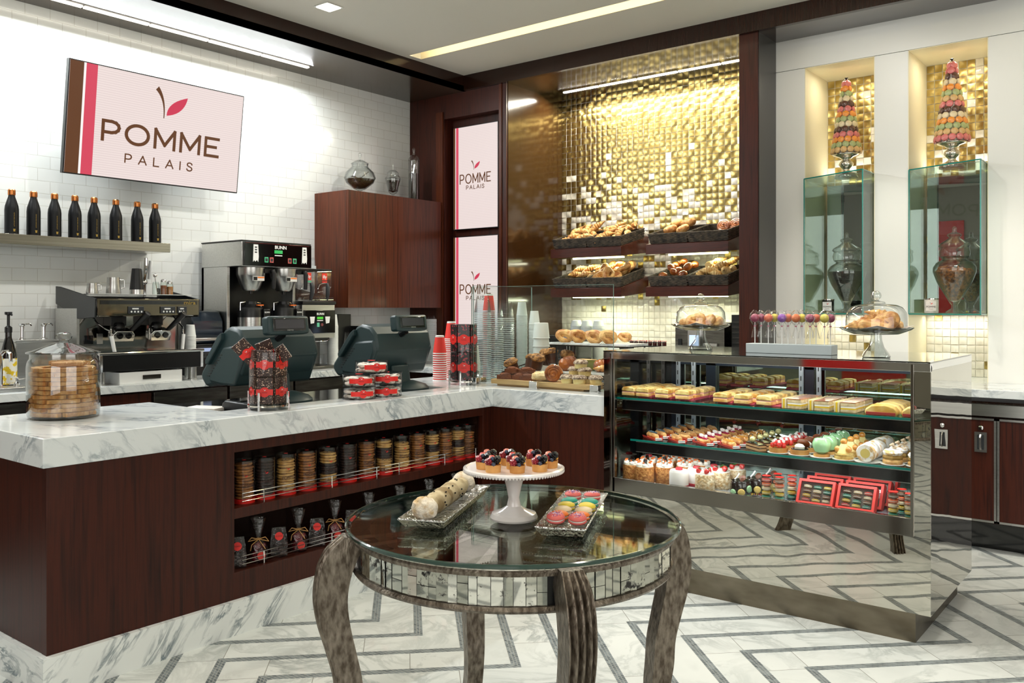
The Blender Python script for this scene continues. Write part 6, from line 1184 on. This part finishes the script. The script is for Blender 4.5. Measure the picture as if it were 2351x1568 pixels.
# ================================================================ NICHE BOXES, JARS, MACARON TOWERS
GSH = glass('vitrine_glass', (.93, .97, .955, 1), (.6, .74, .70, 1), .7)
MROOM = M('vitrine_mirror', 'b4beb9', .01, 1)
for k, (a, b_) in enumerate(NI):
    w = 'nearer the pillar' if k == 0 else 'in the outer niche'; z0, z1 = 1.378, 2.333; yl, yr, yb = (6.165, 5.96, 6.60) if k == 0 else (6.19, 6.005, 6.60)
    a2, b2_ = a+.008, b_-.008; g = .008
    t = thing('glass_vitrine', f'tall greenish glass box projecting from the white wall, {w}', 'glass box', ((a+b_)/2, 6.3, z0)); P4 = [(a2, yl), (b2_, yr), (b2_, yb), (a2, yb)]
    part(MB().prism(P4, z0, z0+g), 'bottom_pane', GSH, t); part(MB().prism(P4, z1-g, z1), 'top_pane', GSH, t)
    part(MB().prism([(a2, yl), (b2_, yr), (b2_, yr+g), (a2, yl+g)], z0+g, z1-g), 'front_pane', CASEG, t); part(MB().prism([(b2_-g, yr+g), (b2_, yr+g), (b2_, yb), (b2_-g, yb)], z0+g, z1-g), 'side_pane', GSH, t); part(MB().prism([(a2, yl+g), (a2+g, yl+g), (a2+g, yb), (a2, yb)], z0+g, z1-g), 'side_pane', GSH, t)
    e = MB(); q = .0045; f = [(a2, yl), (b2_, yr)]
    for z in (z0, z1): e.tube([(a2, yl, z), (b2_, yr, z)], q, 6).tube([(b2_, yr, z), (b2_, yb, z)], q, 6)
    e.tube([(a2, yl, z0), (a2, yl, z1)], q, 6).tube([(b2_, yr, z0), (b2_, yr, z1)], q, 6); part(e, 'green_edge', GEDGE, t); part(MB().box(a2+.02, b2_-g-.001, yb-.006, yb-.001, z0+g, z1-g), 'mirror_back', MROOM, t)
    area('niche_up_light', ((a+b_)/2, 6.63, z1+.012), .40, .03, 1.5, (R(180), 0, 0), (1, .92, .74)); area('niche_down_light', ((a+b_)/2, 6.60, z0-.012), .40, .03, 1.0, (0, 0, 0), (1, .93, .78))
    area('niche_top_light', ((a+b_)/2, 6.40, 3.115), .2, .05, 1.5, (0, 0, 0), (1, .92, .74))
    # big apothecary jar
    xc, yc = ((-1.978, 6.36), (-1.275, 6.33))[k]
    j = thing('apothecary_jar', 'large lidded glass urn of '+('dark coffee beans in the glass box nearer the pillar' if k == 0 else 'cinnamon sticks in the outer glass box'), 'jar', (xc, yc, z0+g))
    MB().lathe([(0, 0), (.055, 0), (.05, .01), (.02, .03), (.018, .05), (.035, .075), (.06, .12), (.105, .20), (.13, .27), (.128, .30), (.11, .33), (.075, .35), (.07, .355), (.085, .365), (.08, .37), (.066, .36), (.066, .352), (.105, .325), (.124, .298), (.125, .27), (.10, .20), (.055, .12), (.03, .08), (0, .07)], 40).build('bowl', JARG, j)
    MB().lathe([(0, .365), (.09, .37), (.095, .40), (.085, .43), (.097, .44), (.09, .455), (.05, .48), (.03, .495), (.045, .51), (.04, .52), (.014, .53), (.012, .55), (.014, .56), (0, .572)], 36).build('lid', JARG, j)
    c_ = MB().lathe([(0, .078), (.027, .08), (.05, .118), (.095, .20), (.12, .27), (.10 if k else .12, .29), (0, .285)], 28); c_.build('coffee_beans' if k == 0 else 'spice_chips', M('roast_beans', '120b07', .35, c2='2e1b10', sc=150, bmp=.8, bsc=200) if k == 0 else M('bark_chips', '4a2712', .7, c2='a8662c', sc=60, bmp=1, bsc=90), j)
    if k:
        s_ = MB()
        for i in range(46):
            aa, rr_ = random.uniform(0, 6.3), random.uniform(.0, .085); zz = .24+.05*random.random(); dx, dy = random.uniform(-.03, .03), random.uniform(-.03, .03)
            s_.tube([(rr_*cos(aa)-dx, rr_*sin(aa)-dy, zz+.01), (rr_*cos(aa)+dx, rr_*sin(aa)+dy, zz+random.uniform(-.01, .03))], .0045, 6)
        s_.build('cinnamon_sticks', M('cinnamon', '8a4a20', .6, c2='b3692f', sc=40), j)['kind'] = 'stuff'
    cx_, cyy = ((-2.00-.08, 6.27), (-1.39+.01, 6.17))[k]
    cd = thing('candle', ('black jar candle with white logo label' if k == 0 else 'frosted white jar candle with logo')+' beside the big urn', 'candle', (cx_, cyy, z0+g), R(10))
    MB().lathe([(0, 0), (.04, 0), (.042, .004), (.042, .088), (0, .088)], 32).build('jar', BLACKG if k == 0 else M('frosted_white', 'c9c2b8', .4), cd); MB().lathe([(0, .088), (.0435, .088), (.0435, .095), (0, .096)], 32).build('lid', SILVER, cd)
    MB().box(-.03, .03, -.0435, -.040, .014, .075).build('label_plate', M('label_offwhite', 'dedad8', .5) if k == 0 else M('label_grey', 'cdc6be', .5), cd)
    text('POMME', .0165, cd, (0, -.0445, .040), FR, M('label_print', '4a3a38', .5), 1, 'lettering', .0002); text('PALAIS', .008, cd, (0, -.0445, .026), FR, M('label_print_light', '8a7a78', .5), 1, 'lettering', .0002); logo(cd, .014, -.044, REDL, BLACK, (0, .062))
    # macaron tower
    xt, yt = ((-1.978, 6.35), (-1.29, 6.33))[k]; zt = z1+.006
    t = thing('macaron_tower', 'cone tower of coloured macarons on a silver goblet, '+w, 'macaron tower', (xt, yt, zt))
    MB().lathe([(0, 0), (.078, 0), (.08, .01), (.07, .03), (.04, .042), (.024, .055), (.024, .062), (.04, .078), (.052, .095), (.046, .112), (.03, .125), (.028, .132), (.05, .148), (.085, .158), (.092, .166), (.09, .172), (0, .172)], 40).build('silver_goblet', SILVER, t, ang=75)
    Hc, Rb = (.505, .098) if k == 0 else (.515, .105); MB().lathe([(0, .172), (Rb-.016, .172), (.012, .172+Hc), (0, .172+Hc)], 24).build('cone', M('cone_white', 'd9d2c4', .7), t)
    order = ('tan', 'green', 'orange', 'pink', 'brown', 'cream', 'green', 'orange', 'pink', 'brown', 'cream', 'green', 'orange', 'pink') if k == 0 else ('pink', 'tan', 'green', 'orange', 'cream', 'brown', 'pink', 'tan', 'green', 'orange', 'cream', 'brown', 'pink', 'pink')
    tc = {'tan': 'cfa76d', 'green': 'a3ac74', 'orange': 'e8923c', 'pink': 'd1736f', 'brown': '573628', 'cream': 'dccaa4'}; items = []
    for L in range(14):
        q = L/13.6; rr_ = Rb*(1-q)+.02*q-.004; zz = .172+.02+Hc*q*.985; n = max(4, int(round(2*pi*rr_/.047)))
        for m_ in range(n): items.append((2*pi*(m_+.5*(L % 2))/n, rr_, zz, order[L], L))
    items.sort(key=lambda i: -sin(i[0]+.0) if 0 else (sin(i[0])-.35*cos(i[0])))
    rest = {}; pm = {}
    for q, (aa, rr_, zz, cn, L) in enumerate(items):
        Mq = T(rr_*cos(aa), rr_*sin(aa), zz) @ Euler((0, R(90)-.18, aa)).to_matrix().to_4x4()
        if q < 100:
            if cn not in pm:
                bb = MB()
                for s in (1, -1): bb.lathe([(0, s*.012), (.014, s*.011), (.0215, s*.006), (.0228, s*.002), (.021, 0), (0, 0)][::s], 16)
                o = bb.build('macaron', D.materials.get('tower_'+cn) or M('tower_'+cn, tc[cn], .32, coat=.35), t); pm[cn] = o; o.matrix_local = Mq
            else: o = pm[cn].copy(); COL.objects.link(o); reg(o, t); o.matrix_local = Mq
            o['label'] = cn+' macaron'
        else: rest.setdefault('x', MB()).ball((rr_*cos(aa), rr_*sin(aa), zz), (.016, .016, .019), 10)
    if rest: o = rest['x'].build('macaron_back', D.materials['tower_tan'], t); o['kind'] = 'stuff'
    MB().ball((0, 0, .172+Hc+.022), (.012, .012, .006), 10).lathe([(.004, .0), (.013, .014), (.008, .016)], 8, (0, 0, .172+Hc+.02), opn=True).build('black_finial', CHOCT, t)

# ================================================================ THE MIRRORED TABLE
TX, TY = -1.679, 2.139
AGED = M('aged_silver_wood', '51473c', .32, .75, c2='8f8578', sc=30, stretch=(2.5, 2.5, 1), bmp=.3, bsc=60, detail=10, lo=.35, hi=.7)
def antique():
    m, nt, bs = newmat('antique_mirror'); v = coord(nt, 'Object'); n1 = noise(nt, v, 38, 6, 0, None, .7); n2 = noise(nt, v, 9, 2)
    sp = nt.nodes.new('ShaderNodeSeparateXYZ'); nt.links.new(v, sp.inputs[0]); f = ((n1-.56)*14.0+(n2-.55)*6.0).op('MAXIMUM', 0.0).op('MINIMUM', 1.0)
    nt.links.new(mix(nt, f, S('c3c3b8'), S('141210')), bs.inputs['Base Color']); nt.links.new((f*-1.0+1.0).k, bs.inputs['Metallic']); nt.links.new((f*.4+.03).k, bs.inputs['Roughness']); return m
ANTI = antique()
def topmirror():
    m, nt, bs = newmat('antiqued_table_mirror'); v = coord(nt); n1 = noise(nt, v, 5, 6, 2.0, (1, 4, 1), .6)
    nt.links.new(ramp(nt, n1, [(.3, S('c2bdaf')), (.7, S('dad5c8'))]), bs.inputs['Base Color']); bs.inputs['Metallic'].default_value = 1; bs.inputs['Roughness'].default_value = .03; return m
t = thing('mirrored_table', 'round mirror topped table with fluted curved silver legs', 'table', (TX, TY, 0))
MB().lathe([(0, .752), (.498, .752), (.498, .758), (0, .758)], 96).build('mirror_top', topmirror(), t)
MB().lathe([(0, .758), (.51, .758), (.512, .762), (.512, .767), (.508, .77), (0, .77)], 96).build('glass_top', glass('table_glass', (.96, .985, .975, 1), (.9, .95, .93, 1), .4), t); MB().lathe([(.5105, .7585), (.5135, .761), (.5135, .768), (.5095, .7705), (.506, .7703)], 96, opn=True).build('green_glass_edge', M('bottle_glass_edge', '1d3a30', .1, coat=.8), t)
MB().lathe([(.44, .735), (.496, .735), (.50, .745), (.496, .752), (.44, .752)], 96, opn=True).build('upper_rim', AGED, t); MB().lathe([(.44, .638), (.488, .638), (.494, .646), (.488, .655), (.44, .655)], 96, opn=True).build('lower_rim', AGED, t); MB().lathe([(.475, .65), (.478, .65), (.478, .74), (.475, .74)], 96, opn=True).build('apron_backing', BLACK, t)
LEGA = (-125, -35, 55, 145)
b = MB(); rnd = random.Random(3)
for s in range(4):
    a = R(LEGA[s])+.11; e = R(LEGA[s])+pi/2-.11; n = 22; xs = sorted([a+(e-a)*(i+rnd.uniform(-.22, .22) if 0 < i < n else i)/n for i in range(n+1)])
    for i in range(n):
        p, q = xs[i]+.0015, xs[i+1]-.0015; ti = rnd.uniform(-.0018, .0018); cut = rnd.choice((0, 0, 0, 0, .69, .71))
        for za, zb in (((.656, .734),) if not cut else ((.656, cut-.0008), (cut+.0008, .734))):
            r0, r1 = .481+ti, .481-ti; tz = rnd.uniform(-.0006, .0006)
            b.add([(r0*cos(p), r0*sin(p), za), (r1*cos(q), r1*sin(q), za), ((r1+tz)*cos(q), (r1+tz)*sin(q), zb), ((r0+tz)*cos(p), (r0+tz)*sin(p), zb)], [(0, 1, 2, 3)])
    b.build('mirror_panel', ANTI, t, smooth=False); b = MB()
def leg():
    b = MB(); C = [(.752, .482, .038, .035), (.72, .508, .048, .042), (.68, .531, .049, .044), (.63, .546, .047, .044), (.57, .552, .045, .043), (.50, .543, .043, .042), (.42, .523, .040, .040), (.34, .504, .038, .039), (.26, .498, .038, .039), (.18, .488, .035, .036), (.10, .494, .032, .034), (.04, .512, .032, .034), (.0, .525, .034, .036)]
    # section in (radial, tangential): flat inner face, fluted outer face
    n = 30; sec = []
    for i in range(n+1):
        u = -1+2*i/n; sec.append((.50+.42*math.sqrt(max(0, 1-u*u*.85))+.34*abs(cos(u*pi*2)), u*.95))
    sec += [(-.9, .95), (-.9, -.95)]; K = len(sec); v, f = [], []
    for j in range(60):
        q = j/59*(len(C)-1); i = min(int(q), len(C)-2); h = q-i
        p0, p1, p2, p3 = C[max(i-1, 0)], C[i], C[i+1], C[min(i+2, len(C)-1)]
        z, r, d, w = [.5*(2*p1[m]+(p2[m]-p0[m])*h+(2*p0[m]-5*p1[m]+4*p2[m]-p3[m])*h*h+(3*p1[m]-p0[m]-3*p2[m]+p3[m])*h**3) for m in range(4)]
        v += [(r+d*a, w*.9*c_, z) for a, c_ in sec]
    for j in range(59):
        for i in range(K): f.append((j*K+i, j*K+(i+1) % K, (j+1)*K+(i+1) % K, (j+1)*K+i))
    f += [tuple(range(K)), tuple(range(59*K, 60*K))[::-1]]; return b.add(v, f)
lg = leg(); lo = None
for i, a in enumerate(LEGA):
    if lo is None: lo = lg.build('leg', AGED, t, rot=(0, 0, R(a)), ang=50); lo.location = (0, 0, 0)
    else: c_ = lo.copy(); COL.objects.link(c_); reg(c_, t); c_.rotation_euler = (0, 0, R(a))
TZ = .7706
# white cake stand with fruit tarts
CERA = M('white_ceramic', 'e9e4e0', .15, coat=.6)
t = thing('cake_stand', 'white ceramic pedestal cake stand with beaded rim on the mirrored table', 'cake stand', (-1.665, 2.125, TZ))
MB().lathe([(0, 0), (.072, 0), (.074, .006), (.068, .018), (.04, .028), (.022, .04), (.017, .065), (.024, .10), (.032, .128), (.036, .135), (.12, .140), (.152, .148), (.157, .153), (.156, .158), (.148, .161), (.144, .158), (.0, .157)], 64).build('stand', CERA, t)
b = MB()
for i in range(96): a = 2*pi*i/96; b.ball((.1535*cos(a), .1535*sin(a), .150), (.0038, .0038, .0045), 6)
o = b.build('bead_rim', CERA, t); o['kind'] = 'stuff'
r_ = thing('fruit_tartlet', '', 'tartlet'); MB().lathe([(0, 0), (.0185, 0), (.0205, .019), (.0185, .019), (.0175, .014), (0, .014)], 28).build('shell', SHEL, r_)
BLUE = M('blueberry', '141826', .25, c2='2a3450', sc=40, coat=.5); BLAK = M('blackberry', '08060b', .12, coat=.9); MAND = M('mandarin', 'e0962a', .25, c2='efb848', sc=40, coat=.6); RSP = M('glazed_raspberry', '7d1220', .15, c2='a82434', sc=60, coat=.9, bmp=.4, bsc=200)
def berry(r, sx=1): b = MB(); [b.ball((r*.62*cos(a)*cos(e), r*.62*sin(a)*cos(e), r*.8*sin(e)*1.1), r*.36, 6) for e in (-.8, -.2, .4, 1.0) for a in [i*pi/3+e*2 for i in range(6)]]; b.ball((0, 0, 0), (r*.7, r*.7, r*.9), 8); return b
def moved(b, T_): b.v = [tuple(T_ @ Vector(p)) for p in b.v]; return b
moved(berry(.0105), T(-.0105, -.007, .024, rx=20, ry=-20)).build('raspberry', RSP, r_); moved(berry(.0115), T(.009, -.002, .030, rx=20, ry=40)).build('blackberry', BLAK, r_); MB().ball((.003, -.015, .021), .0062, 12).build('blueberry', BLUE, r_); MB().ball((-.001, -.006, .034), .0058, 12).build('blueberry', BLUE, r_)
MB().lathe([(0, -.012), (.008, -.008), (.010, .0), (.007, .008), (.0, .011)], 14, T=T(-.004, .006, .031, rx=-30, ry=-10)).build('strawberry_half', M('cut_strawberry', 'c9342c', .25, c2='e89a80', sc=45, coat=.6), r_); MB().tube([(.003, .014, .022), (.013, .008, .030), (.017, -.004, .024)], [.005, .0075, .004], 8).build('mandarin_piece', MAND, r_); MB().box(-.020, -.012, -.004, .004, .016, .022).build('green_melon_piece', M('melon', 'c4c860', .3), r_)
tl = ((-.062, -.085, 'front, second from the far edge'), (-.098, -.035, 'nearest the powdered roll'), (-.10, .01, 'behind the one nearest the roll'), (-.045, .06, 'at the back nearer the counter'), (.0, -.085+.03-.055+.0, 'front centre'), (-.01, .005, 'in the very middle'), (.062, .04, 'at the back nearer the display case'), (.075, -.045, 'front, nearest the macarons'), (.10, .0, 'outermost beside the macaron side'))
pxs = ((1130, 1092), (1108, 1078), (1122, 1062), (1163, 1060), (1188, 1094), (1180, 1077), (1221, 1063), (1238, 1087), (1265, 1072))
fwd = Vector((-sin(R(38.2)), cos(R(38.2)))); rgt = Vector((cos(R(38.2)), sin(R(38.2))))
tw = ('front row, nearest the powdered roll', 'second row, nearest the powdered roll', 'third row at the roll side', 'back row nearer the counter', 'front row, in the centre', 'right in the middle of the plate', 'back row nearer the display case', 'front row, nearest the macarons', 'second row at the macaron side')
for i, (lx, ly) in enumerate(((-.062, -.078), (-.092, -.025), (-.078, .035), (-.02, .045), (.010, -.088), (.0, -.022), (.060, .035), (.078, -.065), (.112, -.005))):
    p = Vector((-1.665, 2.125))+rgt*lx+fwd*ly; lc = (p.x, p.y, TZ+.1575); lab = 'glazed berry tartlet on the white stand, '+tw[i]; rz = R(38)+random.uniform(-.25, .25)
    if i == 0: r_.location = lc; r_.rotation_euler = (0, 0, rz); r_['label'] = lab; r_['group'] = 'fruit tartlets'; r_.scale = (1.2, 1.2, 1.2)
    else: dup(r_, lc, rz, lab, 'fruit tartlets')
# pressed glass trays
def tray(lb, cx_, cy_, L, Wd, ang):
    t = thing('glass_tray', lb, 'tray', (cx_, cy_, TZ), R(ang)); l, w = L/2, Wd/2; b = MB()
    o_ = [(-l, -w), (l, -w), (l, w), (-l, w)]; i_ = [(-l+.02, -w+.018), (l-.02, -w+.018), (l-.02, w-.018), (-l+.02, w-.018)]
    v = [(x*.9, y*.82, 0) for x, y in o_]+[(x, y, .026) for x, y in o_]+[(x*.985, y*.97, .028) for x, y in o_]+[(x, y, .007) for x, y in i_]
    f = [(3, 2, 1, 0), (12, 13, 14, 15)]
    for k in range(3):
        for q in range(4): f.append((k*4+q, k*4+(q+1) % 4, (k+1)*4+(q+1) % 4, (k+1)*4+q))
    b.add(v, f); b.build('tray', CRYST, t, bev=.003)
    e = MB(); e.tube([(x*.99, y*.99, .0275) for x, y in o_], .0028, 6, closed=True); e.build('scalloped_rim', CRYST, t); return t
tray('long textured glass tray under the powdered roll', -1.905, 2.085, .53, .145, 114.5+1); tray('long textured glass tray of macarons', -1.522, 2.245, .50, .145, 115)
t = thing('powdered_loaf', 'long floury speckled roll on the glass tray', 'roll', (-1.905, 2.075, TZ+.010), R(115)); FLR = M('floured_crust', '8d7750', .85, c2='cbbb95', sc=16, bmp=.6, bsc=40, lo=.35, hi=.6)
b = MB(); n = 26; b.tube([(-.20+.40*i/n, .0, .036) for i in range(n+1)], [.033*(1-abs(i/n*2-1)**6*.5)+.001*sin(i*1.3) for i in range(n+1)], 18); noisy(b, .0016).build('body', FLR, t)
b = MB(); [b.ball((-.205+.41*k, 0, .040), (.028, .040, .037), 28, jit=.02) for k in (0, 1)]; noisy(b, .002).build('floury_end', M('flour_end', 'c7a56c', .85, c2='f1e7d3', sc=26, bmp=.8, bsc=60, lo=.35, hi=.55), t)
b = MB(); [b.ball((-.14+.28*random.random(), .034*cos(a), .036+.034*sin(a)), (.005, .003, .003), 6) for a in [random.uniform(-1.2, 3.9) for i in range(22)]]; o = b.build('dark_flecks', CHOCT, t); o['kind'] = 'stuff'
mc = dict(macaron({'coral': 'd2605a', 'teal': '17907c', 'lemon': 'dcc43a', 'vanilla': 'ddc7a0', 'bright orange': 'e8751a'}, .0265))
SPK = M('sugar_sprinkles', 'efe3ee', .4, c2='6a4fae', sc=160, lo=.5, hi=.55)
b = MB(); [b.ball((q*cos(a), q*sin(a), .0195-.2*q*q*10*.3), .0012, 4, rows=3) for q, a in [(random.uniform(0, .023), random.uniform(0, 6.3)) for i in range(60)]]; so = b.build('sprinkles', SPK, mc['coral'])
tr = Vector((-1.522, 2.245)); ax = Vector((cos(R(115)), sin(R(115)))); pr_ = Vector((ax.y, -ax.x)); usd = set()
for i, cn in enumerate(('coral', 'bright orange', 'vanilla', 'lemon', 'teal', 'coral')):
    for s in (0, 1):
        p = tr+ax*(-.165+.062*i)+pr_*(-.028+.064*s); lc = (p.x, p.y, TZ+.010); lab = f'{"sprinkled coral" if cn == "coral" else cn} macaron on the glass tray, {"cake stand side" if s == 0 else "outer side"}, {"near" if i < 3 else "far"} end'
        ro = (R(random.uniform(-4, 4)), R(random.uniform(-5, 5)), random.uniform(0, 6)); lc = (lc[0], lc[1], lc[2]+(.012 if i in (0, 5) else .004))
        if i in (0,): ro = (R(8), R(6), 0)
        o = mc[cn]
        if cn not in usd: usd.add(cn); o.location = lc; o.rotation_euler = ro; o.scale = (1.0, 1.0, 1.55); tag(o, lab, 'macaron', 'macarons on the glass tray')
        else: dup(o, lc, ro, lab, 'macarons on the glass tray', scale=(1.0, 1.0, 1.55))
for k, v in protos.items():
    if v[2]: print('unused proto', k)
